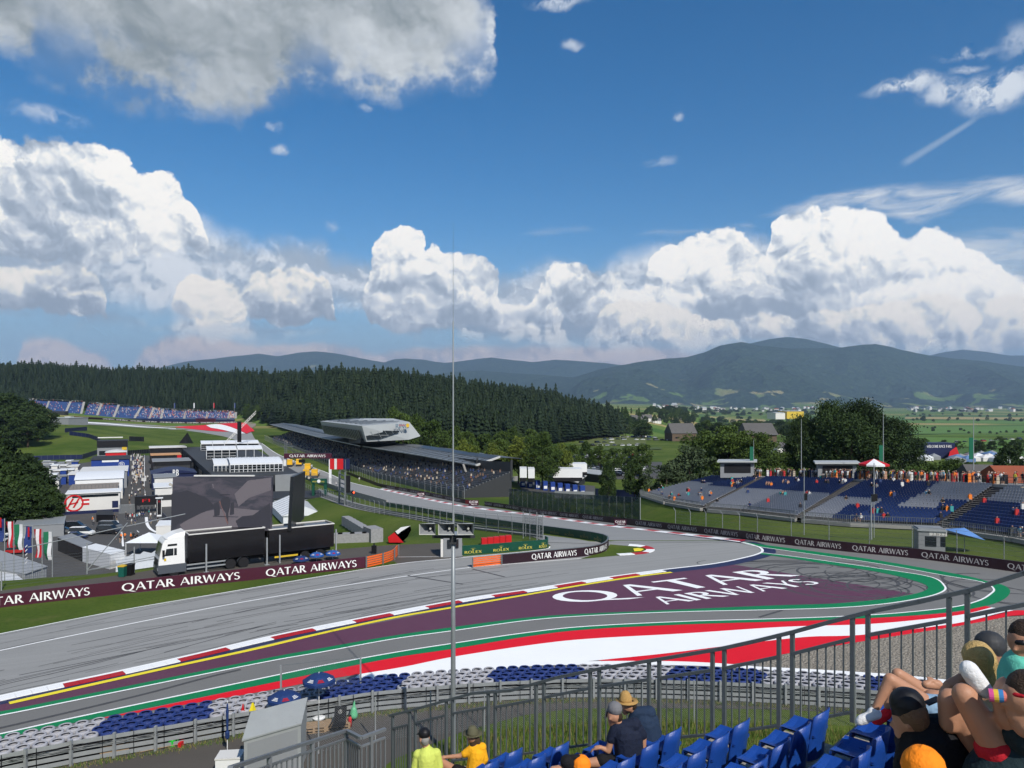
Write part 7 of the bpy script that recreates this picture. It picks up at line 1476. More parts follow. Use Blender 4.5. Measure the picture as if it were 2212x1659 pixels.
def crown_mesh(name, m, seed, n_clump=60, per=90, leaf=.022, shape=(1,1,1), low=.22):
    rg = np.random.default_rng(seed); pts = []; sz = []
    for k in range(n_clump):     # clumps on an uneven ellipsoid shell, unit tree: height 1
        th = rg.uniform(0, 2*pi); ph = rg.uniform(-.55, 1.0)*pi/2; rr = rg.uniform(.55, 1.0)**.6*(1+.16*sin(3*th+seed)+.10*sin(5*ph*2+seed*2))
        c = np.array([.33*shape[0]*rr*cos(th)*cos(ph), .33*shape[1]*rr*sin(th)*cos(ph), low+(.98-low)/2+((.98-low)/2)*shape[2]*rr*sin(ph)*.93])
        r = rg.uniform(.055, .13); q = rg.normal(size=(per,3)); q /= np.linalg.norm(q, axis=1)[:,None]; q *= (rg.uniform(.5, 1.05, (per,1)))*r*np.array([1.15,1.15,.75])
        pts.append(c+q); sz.append(rg.uniform(.6, 1.3, per)*leaf)
    C = np.concatenate(pts); return tri_mesh(name, quads(C, np.concatenate(sz), rg), 4, [m])
def trunk_mesh(seed, h=.55):
    r = random.Random(seed); mb = MB(); mb.cyl((0,0,-.03), (r.uniform(-.01,.01),0,h*.6), .024, .015, 7)
    for k in range(6):
        a = 2*pi*k/6+r.uniform(-.3,.3); z0 = h*r.uniform(.35,.75); p = (cos(a)*r.uniform(.14,.24), sin(a)*r.uniform(.14,.24), z0+r.uniform(.15,.32)); mb.cyl((0,0,z0*.9), p, .011, .004, 5)
    mb.cyl((0,0,h*.6), (r.uniform(-.03,.03), r.uniform(-.03,.03), .85), .015, .004, 6); return mb.mesh('trunk', [M_BARK])
CR = {}
for nm, m, sh, low, ncl in (('round', M_LF1, (1,1,1), .2, 60), ('dark', M_LF2, (1.1,1.1,1), .10, 90), ('grey', M_LF3, (1.25,1.25,.95), .08, 70), ('yellow', M_LF4, (.95,.95,1), .18, 60), ('tall', M_LF1, (.55,.55,1), .1, 50), ('bush', M_LF1, (1.5,1.5,.9), .0, 46)):
    CR[nm] = [crown_mesh('crown', m, 10*k+len(nm), ncl, 80, .026, sh, low) for k in range(2)]
CR['big'] = [crown_mesh('crown', M_LF2, 77, 190, 130, .0125, (1.15,1.15,1), .06)]; CR['bigm'] = [crown_mesh('crown', M_LF1, 78, 150, 120, .015, (1.0,1.0,1), .10)]
TRK = [trunk_mesh(k) for k in range(3)]; rt = random.Random(31)
TN = dict(round='leafy_tree', dark='dark_leafy_tree', grey='willow_tree', yellow='young_tree', tall='poplar_tree', bush='shrub', big='leafy_tree', bigm='leafy_tree')
def tree(kind, p, h, label, group=None, wide=1.0, trunk=True):
    r = bpy.data.objects.new(TN[kind], None); COL.objects.link(r); r.location = p; r.rotation_euler = (0,0,rt.uniform(0,6.28)); r.scale = (h*wide, h*wide, h); r.empty_display_size = .1
    tag(r, label, 'shrub' if kind == 'bush' else 'tree', group)
    c = bpy.data.objects.new('crown', rt.choice(CR[kind])); COL.objects.link(c); c.parent = r
    if trunk: t = bpy.data.objects.new('trunk', rt.choice(TRK)); COL.objects.link(t); t.parent = r
    return r
def tree_at(kind, px, pyt, y, label, group=None, wide=1.0, zb=None, trunk=True):     # top at survey row pyt, at distance y
    x = (px-CX)/F*y; z = hz(x, y)-.3 if zb is None else zb; top = 16.5-(pyt-HY)/F*y; return tree(kind, (x, y, z), top-z, label, group, wide, trunk)
tree_at('big', 1800, 866, 205, 'tallest dark tree in the big clump behind the open grandstand', None, .66); tree_at('big', 1868, 864, 200, 'broad dark tree on the right of the big clump', None, .72)
tree_at('big', 1740, 896, 210, 'dark tree on the left shoulder of the big clump', None, .7); tree_at('big', 1925, 905, 195, 'lower dark tree at the right end of the big clump', None, 1.0); tree_at('big', 1836, 893, 190, 'dark tree in front in the middle of the big clump', None, 1.1)
tree_at('bigm', 1172, 937, 245, 'large round light green tree standing alone near the grandstand end', None, .95)
tree_at('bigm', 1575, 925, 215, 'wide mid green tree left of the dark clump', None, 1.25); tree_at('bigm', 1640, 940, 205, 'mid green tree between the wide tree and the left kiosk', None, 1.1); tree_at('bigm', 1520, 935, 230, 'mid green tree behind the grey willow', None, 1.1)
tree_at('grey', 1490, 968, 185, 'grey green willow above the left end of the open grandstand', None, 1.0); tree_at('grey', 1440, 1000, 180, 'low grey green willow beside the taller one', None, 1.2)
for px, pt, y, k in ((1314,1004,178,'dark'),(1370,990,185,'dark')): tree_at(k, px, pt, y, 'dark rounded tree in front of the packed car park', 'dark trees before the packed car park', .55)
for px, pt, y, k in ((1120,950,270,'yellow'),(1140,965,262,'yellow'),(1085,945,300,'round'),(1215,962,262,'yellow'),(1065,960,280,'yellow'),(1022,968,275,'yellow'),(1002,955,290,'yellow')): tree_at(k, px, pt, y, 'light green tree behind the end of the roofed grandstand', 'light trees behind the grandstand end', .8)
for px, pt, y in ((985,925,330),(1010,930,330),(960,935,320),(1045,935,330),(930,905,360),(900,900,375),(875,890,400),(850,885,420),(1080,930,350),(1110,925,380),(1150,925,400)): tree_at('round', px, pt, y, 'round tree at the foot of the wooded hill', 'round trees at the foot of the wooded hill', .75)
for k in range(6): px = 1236+30*k; tree_at('round', px, 962+rt.uniform(-6,8), 300+rt.uniform(-10,20), 'small round tree in the row between the two car parks', 'row of trees between the car parks', .8)
for px, pt, y in ((-40,955,185),(5,958,188),(30,985,185),(55,1005,183),(78,1030,182),(98,1055,180),(112,1074,179),(20,1010,178),(60,1040,176),(-20,1000,180),(88,1075,176),(40,1060,175),(0,1050,172)): tree_at('dark', px, pt, y, 'dark leafy tree in the mass at the left edge above the cabins', 'dark trees at the left edge', 1.0, -14)
for px, pt, y in ((-10,852,500),(15,855,490),(40,858,485),(65,868,480),(82,880,478),(30,878,465),(0,880,460),(60,890,455)): tree_at('dark', px, pt, y, 'dark tree in the clump on top of the left meadow', 'dark trees on top of the meadow', 1.15)
tree_at('tall', 142, 918, 600, 'small dark conical tree beside the meadow pavilion', None, .8); tree_at('dark', 2185, 962, 230, 'dark tree at the right edge beyond the stand', None, .9); tree_at('bigm', 2070, 995, 175, 'rounded green tree just behind the orange shirted fans', None, 1.5); tree_at('bigm', 2040, 1000, 180, 'low green tree behind the upper walkway', None, 1.3)
for px, w_ in ((1630,1.0),(1690,1.2),(1985,1.1),(2130,1.2),(1665,1.2),(1720,1.3),(1600,1.1),(2010,1.2),(1960,1.3)): tree_at('bush', px, 1002+rt.uniform(-4,8), 172+rt.uniform(-8,20), 'bushy green growth behind the upper walkway', 'bushes behind the upper walkway', w_, trunk=False)
def scatter(n, pxr, pyr, hr, kinds, label, group, seed, wide=.9, cond=None):
    r = random.Random(seed)
    for k in range(n):
        px, py = r.uniform(*pxr), r.uniform(*pyr)
        if cond and not cond(px, py): continue
        p = G(px, py); tree(r.choice(kinds), (p.x, p.y, p.z-.4), r.uniform(*hr), label, group, wide*r.uniform(.85, 1.2))
scatter(240, (1320,1760), (896,948), (11,19), ['round','dark','dark','grey'], 'tree on the slope between the wooded hill and the valley', 'trees on the slope to the valley', 5, 1.5, lambda a, b: b > 905+max(0,(1420-a))*.0 and not (1395 < a < 1500 and b > 920) and not (1370 < a < 1455 and b < 925))
scatter(60, (1300,1500), (895,925), (14,24), ['dark','round','tall'], 'taller tree where the wooded hill runs out', 'trees where the wooded hill runs out', 6, .7)
scatter(90, (1400,1760), (884,899), (14,22), ['dark','round'], 'far tree among the fields of the valley', 'far trees among the valley fields', 7, 2.0)
scatter(60, (1955,2225), (896,912), (10,15), ['dark','round'], 'far tree of a hedge between bright fields', 'far hedge trees between the fields', 8, 1.3, lambda a, b: abs(b-(913-abs(a-2130)*.03)) < 5 or abs(b-899) < 3)
scatter(70, (1960,2225), (922,948), (5,8), ['dark','round'], 'tree in the dark hedge across the green fields', 'trees of the dark hedge', 9, 1.3, lambda a, b: abs(b-(926+(a-1960)*.055)) < 4)
scatter(30, (1960,2225), (955,985), (5,9), ['dark','bush'], 'shrub on the meadow below the fields', 'shrubs on the meadow below the fields', 10, 1.0, lambda a, b: abs(b-975) < 6 or a > 2150)
scatter(24, (1970,2215), (886,892), (14,22), ['dark'], 'very far tree in the plain at the mountain foot', 'very far trees in the plain', 12, 2.2)
def fir_arrays(seed, tiers=9, n=9, slim=1.0):
    rg = np.random.default_rng(seed); V = []
    for k in range(tiers):     # each tier: drooping ragged branches as narrow quads
        z1 = .16+.84*(k+.9)/tiers; z0 = .16+.84*(k-.35)/tiers; R = .185*slim*(1-k/tiers)**.85+.012
        for j in range(n):
            a = 2*pi*(j+.5*(k % 2))/n+rg.uniform(-.2,.2); da = pi/n*1.15; r_ = R*rg.uniform(.7,1.25); zt = min(z1, 1.0)
            V += [(0,0,zt), (r_*.75*cos(a-da), r_*.75*sin(a-da), z0+.03), (r_*cos(a), r_*sin(a), z0+rg.uniform(-.02,.02)), (r_*.75*cos(a+da), r_*.75*sin(a+da), z0+.03)]
    T = []
    for j in range(4): a0, a1 = j*pi/2, (j+1)*pi/2; T += [(.012*cos(a0),.012*sin(a0),-.03),(.012*cos(a1),.012*sin(a1),-.03),(.006*cos(a1),.006*sin(a1),.55),(.006*cos(a0),.006*sin(a0),.55)]
    return np.array(V), np.array(T)
FA = [fir_arrays(k, 9, 8, s) for k, s in ((1,1.0),(2,.85),(3,1.15),(4,.95))]
rg = np.random.default_rng(5); spots = []
for px in np.arange(-60, 1335, 1.0):
    t = (px-CX)/F; yb, yr = np.interp(t, HT, HYB), np.interp(t, HT, HYR)
    nrow = 5
    for y in rg.uniform(yb+(10 if px > 560 else 60), yr+90, nrow+1): spots.append((t*y+rg.uniform(-2,2), y))
for px in np.arange(560, 1330, 1.3):      # dense front edge
    t = (px-CX)/F; yb = np.interp(t, HT, HYB); y = yb+rg.uniform(0, 55); spots.append((t*y, y))
for px in np.arange(-60, 600, 1.6): t = (px-CX)/F; yb = np.interp(t, HT, HYB); y = yb+rg.uniform(20, 120); spots.append((t*y, y))
S = np.array(spots); HZ_ = H(S[:,0], S[:,1]); hh = rg.uniform(15, 29, len(S))*np.where(rg.random(len(S)) < .10, 1.2, 1.0)*(1+.22*fbm(S[:,0]/45, S[:,1]/45, 3)); rot = rg.uniform(0, 6.28, len(S)); var = rg.integers(0, 4, len(S))
order = np.argsort(S[:,1]/hh); near = order[:300]; far = order[300:]
FM = []
for V, T in FA: FM.append((tri_mesh('crown', V, 4, [M_FIR]), tri_mesh('trunk', T, 4, [M_BARK])))
for i in near:
    r = bpy.data.objects.new('spruce_tree', None); COL.objects.link(r); r.location = (S[i,0], S[i,1], HZ_[i]-.3); r.scale = (hh[i],)*3; r.rotation_euler = (0,0,rot[i]); r.empty_display_size = .1
    tag(r, 'tall dark spruce in the front ranks of the hill forest', 'tree', 'front spruces of the hill forest')
    for me, nm in zip(FM[var[i]], ('crown','trunk')): c = bpy.data.objects.new(nm, me); COL.objects.link(c); c.parent = r
VV = []; MI = []
for v in range(4):
    idx = far[var[far] == v]
    for arr, m_i in ((FA[v][0], 0), (FA[v][1], 2)):
        c, s = np.cos(rot[idx])[:,None], np.sin(rot[idx])[:,None]; x, y, z = arr[:,0][None], arr[:,1][None], arr[:,2][None]; h_ = hh[idx][:,None]
        wd = rg.uniform(.9, 1.8, len(idx))[:,None]; P = np.stack([(x*c-y*s)*h_*wd+S[idx,0][:,None], (x*s+y*c)*h_*wd+S[idx,1][:,None], z*h_+HZ_[idx][:,None]-.3], -1); VV.append(P.reshape(-1,3))
        k = np.where(rg.random(len(idx)) < .3, 1, 0) if m_i == 0 else np.full(len(idx), 2); MI.append(np.repeat(k, len(arr)//4))
fo = bpy.data.objects.new('conifer_forest', tri_mesh('conifer_forest', np.concatenate(VV), 4, [M_FIR, M_FIR2, M_BARK], np.concatenate(MI))); COL.objects.link(fo)
tag(fo, 'dense dark conifer forest covering the long hill behind the circuit', 'forest', kind='stuff')
scatter(90, (530,760), (893,915), (12,22), ['round','dark','tall'], 'leafy tree along the lower edge of the conifer forest', 'leafy trees along the lower forest edge', 14, .8)
scatter(26, (1030,1290), (925,948), (12,20), ['round','yellow'], 'leafy tree in front of the right end of the forest', 'leafy trees before the right forest end', 15, .8)
M_RTILE = mat('brown_roof_tiles', (.10,.095,.09), .85, .2, .5); M_RRED = mat('red_roof_tiles', (.26,.07,.035), .85, .25, .6); M_PLA = mat('white_plaster', (.68,.66,.62), .85, .05); M_BRN = mat('barn_boards', (.12,.085,.06), .9, .3, 1.0)
def house(px, py, wpx, hm, m_w, m_r, label, name='house', rz=0.2, depth=9, rh=.35, group=None, y=None, win=True):
    p = G(px, py) if y is None else W(px, py, y); wd = wpx/F*p.y; root = thing(name, p, label, 'building' if name != 'house' else 'house', group, rz); mb = MB()
    mb.box((0,0,-1), (wd, depth, hm+1)); mb.build('wall', m_w, root, local=True); h = depth*rh; e = .6; mb = MB()
    A_ = [(-wd/2-e,-depth/2-e,hm-.2),(wd/2+e,-depth/2-e,hm-.2),(wd/2+e,depth/2+e,hm-.2),(-wd/2-e,depth/2+e,hm-.2),(-wd/2-e*.5,0,hm+h),(wd/2+e*.5,0,hm+h)]
    mb.add(A_, [(0,1,5,4),(2,3,4,5),(3,0,4),(1,2,5),(3,2,1,0)]); mb.build('roof', m_r, root, local=True)
    if win:
        for k in range(3): mb = MB(); x = wd*(-.32+.32*k); mb.box((x,-depth/2-.04,hm*.35), (wd*.1,.08,1.3)); mb.build('window', M_GLS, root, local=True)
    return root
house(1470, 952, 54, 7, M_BRN, M_RTILE, 'large brown barn with grey roof and open bays above the parking meadow', 'barn', .12, 20, .42); house(1385, 945, 26, 6, M_PLA, M_RTILE, 'white villa with hipped dark roof left of the big barn', 'house', .1, 10)
house(1373, 912, 26, 6, M_PLA, M_RTILE, 'white house with steep dark roof at the forest edge, left of three', 'house', .5, 12, .6); house(1397, 910, 22, 6, M_PLA, M_RTILE, 'white house with steep dark roof at the forest edge, middle of three', 'house', .3, 12, .6); house(1418, 914, 18, 5, M_PLA, M_RTILE, 'small white house at the forest edge, right of three', 'house', .2, 9, .5)
house(1475, 908, 16, 7, M_PLA, M_RRED, 'pale house with orange tiled roof above the trees', 'house', 1.2, 9); house(1635, 966, 60, 6, M_BRN, M_RTILE, 'long dark wooden barn with flat pitched roof right of the trees', 'barn', -.03, 16, .3, y=330); 
house(1680, 985, 26, 4, M_PLA, M_RTILE, 'white shed below the long dark barn', 'shed', .2, 8, .2, y=300)
house(2112, 1062, 52, 3, M_BRN, M_RTILE, 'house with broad brown roof behind the walkway', 'house', -.25, 14, .22, y=165); house(2190, 1066, 90, 3.0, M_BRN, M_RRED, 'house with broad red roof behind the walkway at right', 'house', -.15, 12, .22, y=150)
rh_ = random.Random(17); mb = MB()
wh = house(1440, 882, 5, 30, M_PLA, M_FAS, 'big white block of the distant works at the mountain foot', 'factory', 0, 90, .02, y=6800, win=False)
for k in range(70):
    far_ = rh_.random() < .6; px = rh_.choice([rh_.uniform(1400,1560), rh_.uniform(1560,1760), rh_.uniform(1960,2210)]); py = rh_.uniform(882.5, 886) if far_ else rh_.uniform(886, 891); p = G(px, py)
    house(px, py, rh_.uniform(3,9), rh_.uniform(10,22), M_PLA, rh_.choice([M_RTILE, M_RRED, M_FAS]), 'small pale building of the distant valley town', 'town_house', rh_.uniform(-.5,.5), rh_.uniform(25,50), .2, 'buildings of the distant valley town', win=False)
house(1708, 903, 36, 14, mat('yellow_cladding', (.62,.44,.05), .7), M_FAS, 'bright yellow and white store in the valley', 'store', 0, 50, .02, y=1500, win=False); house(1676, 904, 20, 12, M_PLA, M_FAS, 'white hall left of the yellow store', 'store', 0, 50, .02, y=1495, win=False)
def field(pts, col, nm): 
    P = [G(a, b) for a, b in pts]; c = sum(P, Vector())/len(P); mb = MB(); n = 14
    for q in range(n): 
        pass
    A_ = resample([P[0], P[1]], 30); B_ = resample([P[3], P[2]], 30); rows = [[Vector((p.x, p.y, hz(p.x,p.y)+.5)) for p in [a.lerp(b, j/n) for a, b in zip(A_, B_)]] for j in range(n+1)]
    for r0, r1 in zip(rows[:-1], rows[1:]): ribbon(mb, r0, r1)
    o = struct(mb, 'field', mat('field_'+nm, col, .95, .15, .01)); 
    if o.data.polygons[0].normal.z < 0: o.data.flip_normals()
GR1, GR2, TAN, DGN = (.085,.17,.025), (.055,.115,.02), (.30,.24,.10), (.05,.085,.02)
field(((1955,938),(2240,934),(2240,920),(1955,922)), GR1, 'bright_green'); field(((1955,914),(2240,916),(2240,909),(1955,909)), GR1, 'light_green'); field(((1955,905),(2240,906),(2240,902),(1955,901)), TAN, 'stubble'); field(((1955,900),(2240,901),(2240,896),(1955,896)), GR2, 'mid_green')
field(((1950,962),(2240,972),(2240,952),(1950,945)), GR1, 'meadow_green'); field(((1950,985),(2240,990),(2240,974),(1950,964)), GR2, 'dull_green'); field(((1575,912),(1660,914),(1650,906),(1575,904)), TAN, 'stubble'); field(((1430,897),(1560,896),(1560,892),(1430,892)), GR2, 'mid_green')
field(((1240,962),(1395,962),(1400,942),(1290,946)), (.10,.12,.03), 'dry_meadow'); field(((1210,975),(1430,972),(1430,967),(1215,970)), (.06,.09,.02), 'verge_green')
for px0, px1, py, top, y, lab in ((1123,1138,1040,1012,232,'white lorry trailer nearest the grandstand, left of two'),(1141,1155,1041,1013,232,'white lorry trailer nearest the grandstand, right of two'),(1225,1268,1020,1002,262,'long white trailer behind the low white shed roofs'),(1195,1258,1036,1013,248,'long white box lorry beside the low shed roofs')):
    a, b = W(px0,py,y), W(px1,py,y); t = thing('lorry_trailer', a.lerp(b,.5), lab, 'trailer'); zt = 16.5-(top-HY)/F*y; z0 = zt-2.9; mb = MB(); d = Vector((0,7,0)); mb.hexa([Vector((p.x,p.y,z0)) for p in (a, b, b+d, a+d)], [Vector((p.x,p.y,zt)) for p in (a, b, b+d, a+d)]); mb.build('box_body', M_WHT, t); mb = MB()
    mb.hexa([Vector((p.x,p.y,z0-1.2)) for p in (a, b, b+d, a+d)], [Vector((p.x,p.y,z0)) for p in (a, b, b+d, a+d)]); mb.build('chassis', M_BLK, t)
for pts, zt, lab in (((( 1180,1028),(1248,1042),(1268,1026),(1205,1018)), -10.2, 'low shed with white lean-to roof beside the paddock club'),(((1252,1020),(1330,1030),(1325,1018),(1262,1012)), -10.4, 'low shed with grey roof right of the white one')):
    c = [Z(a, b, zt) for a, b in pts]; t = thing('shed', c[0].lerp(c[2],.5)-up*3, lab, 'shed'); mb = MB(); mb.slab(c, .25); mb.build('roof', M_CRM if 'white' in lab.split('roof')[0] else M_FAS, t); mb = MB(); e = sum(c, Vector())/4; mb.hexa([e+(p-e)*.9-up*3.6 for p in c], [e+(p-e)*.9-up*.25 for p in c]); mb.build('wall', M_DGR, t)
sb = thing('stage_screen', W(2030,975,420), 'dark event stage lettered WELCOME RACE FANS in the fields', 'stage'); a, b = W(1998,1000,420), W(2063,1000,420); mb = MB(); zt = 16.5-(957-HY)/F*420; mb.hexa([Vector((a.x,420,-20)), Vector((b.x,420,-20)), Vector((b.x,430,-20)), Vector((a.x,430,-20))], [Vector((a.x,420,zt)), Vector((b.x,420,zt)), Vector((b.x,430,zt)), Vector((a.x,430,zt))]); mb.build('wall', M_NVY, sb)
mb = MB(); text_quad(mb, 'WELCOME RACE FANS', (a.x+1,419.8,zt-2.6), (b.x-a.x-3,0,0), (0,0,1.5), (0,-1,0), eps=.01); mb.build('lettering', M_LET, sb)
mb = MB(); mb.hexa([W(2045,1000,415), W(2080,1004,415), W(2080,1004,428), W(2045,1000,428)], [W(2052,975,415), W(2066,965,415), W(2066,965,428), W(2052,975,428)]); mb.build('ramp', M_REDP, sb)
for k in range(26):
    px = rt.uniform(1965,2200); p = G(px, rt.uniform(985,1000)); mb = MB(); s = rt.uniform(2,4); mb.add([(-s,-s,0),(s,-s,0),(s,s,0),(-s,s,0),(-s,-s,2),(s,-s,2),(s,s,2),(-s,s,2),(0,0,3.6)], [(0,1,5,4),(1,2,6,5),(2,3,7,6),(3,0,4,7),(4,5,8),(5,6,8),(6,7,8),(7,4,8)])
    o = mb.build('camp_tent', rt.choice([M_TENT, M_CRM, mat('camp_blue', (.10,.18,.34), .7), M_GRYP])); o.location = p; tag(o, 'small camp tent on the meadow by the event stage', 'tent', 'camp tents by the event stage')
def grow(caps, vox, name, mats, sm=4, tags=None, local=None):
    mb = MB()
    for c in caps:
        p, q, r0, r1 = Vector(c[0]), Vector(c[1]), c[2], c[3]
        if (p-q).length > 1e-4: mb.cyl(p, q, r0, r1, 12)
        mb.ball(p, r0, 12); mb.ball(q, r1, 12)
    o = bpy.data.objects.new('tmp', mb.mesh('tmp', mats)); COL.objects.link(o)
    m = o.modifiers.new('r', 'REMESH'); m.mode = 'VOXEL'; m.voxel_size = vox
    s = o.modifiers.new('s', 'SMOOTH'); s.iterations = sm; s.factor = .6
    me = bpy.data.meshes.new_from_object(o.evaluated_get(bpy.context.evaluated_depsgraph_get())); me.name = name; bpy.data.objects.remove(o)
    me.materials.clear(); [me.materials.append(x) for x in (mats if isinstance(mats, list) else [mats])]
    if tags is not None:
        n = len(me.polygons); C = np.zeros(n*3); me.polygons.foreach_get('center', C); C = C.reshape(-1, 3); D = []
        for c in caps:
            a, b = np.array(c[0]), np.array(c[1]); ab = b-a; t = np.clip(((C-a)@ab)/max(ab@ab, 1e-9), 0, 1)[:,None]; D.append(np.linalg.norm(C-a-t*ab, axis=1)-(c[2]+(c[3]-c[2])*t[:,0]))
        me.polygons.foreach_set('material_index', np.array([c[4] for c in caps])[np.argmin(np.array(D), 0)].astype(np.int32))
    me.shade_smooth(); return me
def crowd_caps(pose, r):      # materials: 0 shirt 1 trousers 2 skin 3 hair 4 shoe ; faces -Y
    a = r.uniform
    if pose == 'sit': pel, ch, nk, hd = (0,0,.48), (0,a(-.08,.06),.80), (0,a(-.1,0),.98), (0,a(-.14,0),1.12)
    else: pel, ch, nk, hd = (0,0,.93), (0,a(-.03,.03),1.28), (0,-.02,1.47), (0,-.04,1.62)
    c = [(pel, ch, .135, .15, 0), (ch, nk, .15, .06, 0), ((-.15,ch[1],nk[2]-.09), (.15,ch[1],nk[2]-.09), .075, .075, 0), (nk, hd, .055, .06, 2), (hd, hd, .10, .10, 2), ((hd[0],hd[1]+.02,hd[2]+.035), (hd[0],hd[1]+.02,hd[2]+.035), .105, .105, 3)]
    for s in (-1, 1):
        sh = (s*.2, ch[1], nk[2]-.09); el = (s*a(.24,.30), a(-.12,.06), sh[2]-.27); ha = (s*a(.08,.26), el[1]-a(.10,.28), el[2]-a(-.12,.22)) if pose != 'walk' else (s*.26, a(-.2,.2), sh[2]-.52)
        c += [(sh, el, .058, .045, 0), (el, ha, .042, .032, 2), (ha, (ha[0],ha[1]-.05,ha[2]-.04), .038, .03, 2)]
        if pose == 'sit': kn = (s*a(.10,.2), -.44, .50); an = (kn[0], -.44+a(-.1,.1), .10); c += [((s*.09,0,.47), kn, .095, .07, 1), (kn, an, .06, .045, 2), (an, (an[0],an[1]-.15,.05), .05, .04, 4)]
        else: st = s*.2 if pose == 'walk' else 0; kn = (s*.10, -.02+st*.5, .5); an = (s*.11, st, .09); c += [((s*.09,0,.9), kn, .10, .07, 1), (kn, an, .06, .045, 2 if pose != 'walk' else 1), (an, (an[0],an[1]-.14,.04), .045, .04, 4)]
    return c
M_OBJ = mat('clothing', (.5,.5,.5), .85, objcol=True); M_TRS = mat('dark_trousers', (.03,.035,.05), .85); M_TRB = mat('beige_trousers', (.30,.25,.18), .85); M_HAIR = mat('brown_hair', (.06,.035,.02), .8); M_HLT = mat('pale_cap', (.55,.53,.48), .8); M_SHOE = mat('shoe', (.4,.4,.4), .7)
rp = random.Random(77); PM = {}
for pose in ('stand', 'walk', 'sit'):
    PM[pose] = []
    for k in range(5): caps = crowd_caps(pose, rp); PM[pose].append(grow(caps, .045, 'person', [M_OBJ, (M_TRS, M_TRB, M_TRS)[k % 3], M_SKIN, (M_HAIR, M_HLT, M_HAIR)[(k+1) % 3], M_SHOE], 2, True))
PC = {'white': (.66,.66,.64), 'black': (.015,.015,.018), 'navy': (.02,.035,.10), 'red': (.50,.025,.03), 'orange': (.85,.22,.04), 'grey': (.2,.21,.22), 'light blue': (.15,.38,.50), 'yellow': (.65,.50,.06), 'teal': (.05,.38,.34)}
def folk(p, rz, pose, col, label, group): 
    o = bpy.data.objects.new('person', rp.choice(PM[pose])); COL.objects.link(o); o.location = p; o.rotation_euler = (0,0,rz); o.color = (*PC[col], 1); s = rp.uniform(.94,1.05); o.scale = (s,s,s); return tag(o, label, 'person', group)
def pcol(w=(30,26,14,7,8,8,5,4,3)): return rp.choices(list(PC), w)[0]
for k in range(64):
    px, py = rp.gauss(303, 11), 985+ (rp.random()**1.5)*115; px = 297+(px-303)*(.5+(py-985)/150)+(0 if py > 1030 else 3); c = pcol((50,22,14,4,3,8,3,1,1)); folk(Z(px, py, -13.96), rp.uniform(0, 6.28), rp.choice(['stand','walk']), c, 'person in %s top walking in the paddock alley' % c, '%s topped people in the paddock alley' % c)
for px, py, c in ((272,1118,'black'),(276,1122,'black'),(281,1122,'white'),(286,1120,'red'),(290,1123,'white'),(296,1121,'light blue'),(301,1119,'white'),(306,1117,'navy'),(310,1117,'navy'),(322,1112,'teal'),(325,1119,'white'),(335,1118,'white'),(284,1133,'white'),(292,1133,'navy'),(326,1133,'navy'),(341,1128,'black'),(247,1122,'black'),(252,1125,'black'),(200,1128,'orange'),(202,1133,'grey')): folk(Z(px, py+2, -13.96), rp.uniform(0, 6.28), 'walk', c, 'person in %s clothes walking outside the paddock gate' % c, '%s dressed people outside the paddock gate' % c)
for k in range(10): px = 238+rp.uniform(0, 66); c = rp.choice(['black','black','black','orange']); folk(Z(px, 1168+rp.uniform(-3,6), -13.96), rp.uniform(0,6.28), 'stand', c, 'person in %s shirt standing in the group on the yard road' % c, '%s shirted group on the yard road' % c)
PW = Path(WALKP); lw = PW.l_of_px(1560)
for k in range(118):
    px = rp.uniform(1556, 2195); l = PW.l_of_px(px); c = 'orange' if 2040 < px < 2090 and rp.random() < .8 else pcol(); p = PW.at(l)+WALKN*(rp.choice([.45,.45,.9,1.5,2.4])+rp.uniform(-.1,.2)); folk(p, radians(-70)+rp.uniform(-.6,.6), 'stand', c, 'fan in %s top standing at the rail above the open grandstand' % c, '%s topped fans at the upper rail' % c)
pts = []
for k in range(120): px = rp.uniform(1556, 2195); pts.append(PW.at(PW.l_of_px(px))+WALKN*rp.uniform(1.0, 3.2))
crowd('walkway_crowd', 'densest knots of fans further back on the upper walkway', pts, 1.72, [CL[0],CL[1],CL[2],CL[4],CL[6],CL[3],M_SKIN], 31)
pts = [Z(297+(rp.gauss(303,10)-303)*.8, 985+rp.random()*60, -13.96) for k in range(80)]; crowd('alley_crowd', 'small distant people at the far end of the paddock alley', pts, 1.72, [CL[0],CL[0],CL[1],CL[2],CL[6],M_SKIN], 32)
used = set()
spots_ = [q for q in perch if pxof(q[3]) < 2215]
for k in range(25):
    i0 = rp.randrange(len(spots_))
    for d in range(rp.choice([1,2,2,3,4])):
        i = min(i0+d, len(spots_)-1)
        if i in used: continue
        used.add(i); bi, v, u, s, dd, nn = spots_[i]; c = pcol((22,30,16,8,8,8,4,3,3)); folk(s, atan2(nn.y, nn.x)+pi/2+rp.uniform(-.5,.5), 'sit', c, 'fan in %s top sitting among the open grandstand seats' % c, '%s topped fans sitting in the open grandstand' % c)
crowd('seated_crowd', 'further small groups sitting in the open grandstand', [spots_[min(i+d, len(spots_)-1)][3]+up*.35 for i in [rp.randrange(len(spots_)) for k in range(34)] for d in range(rp.choice([1,2,3]))], .95, [CL[0],CL[1],CL[2],CL[1],CL[4],CL[3],CL[5],M_SKIN], 33)
for px, py in ((726,1052),(776,1040)): folk(G(px, py), 0, 'stand', 'white', 'marshal in white standing beside the straight under the fence', 'marshals in white by the straight')
folk(W(967,1052,240), 0, 'walk', 'white', 'person in white walking on the path past the grandstand end', None)
SO, SU, SV = Vector((3.40, 8.76, 12.37)), Vector((-.723, .691, 0)), Vector((.691, .723, 0)); ROW, DROP = .98, .41
def srow(r, v=0.0, f=0.0, z=0.0): return SO+SU*(ROW*(r+f))+SV*v+Vector((0, 0, -DROP*r+z))
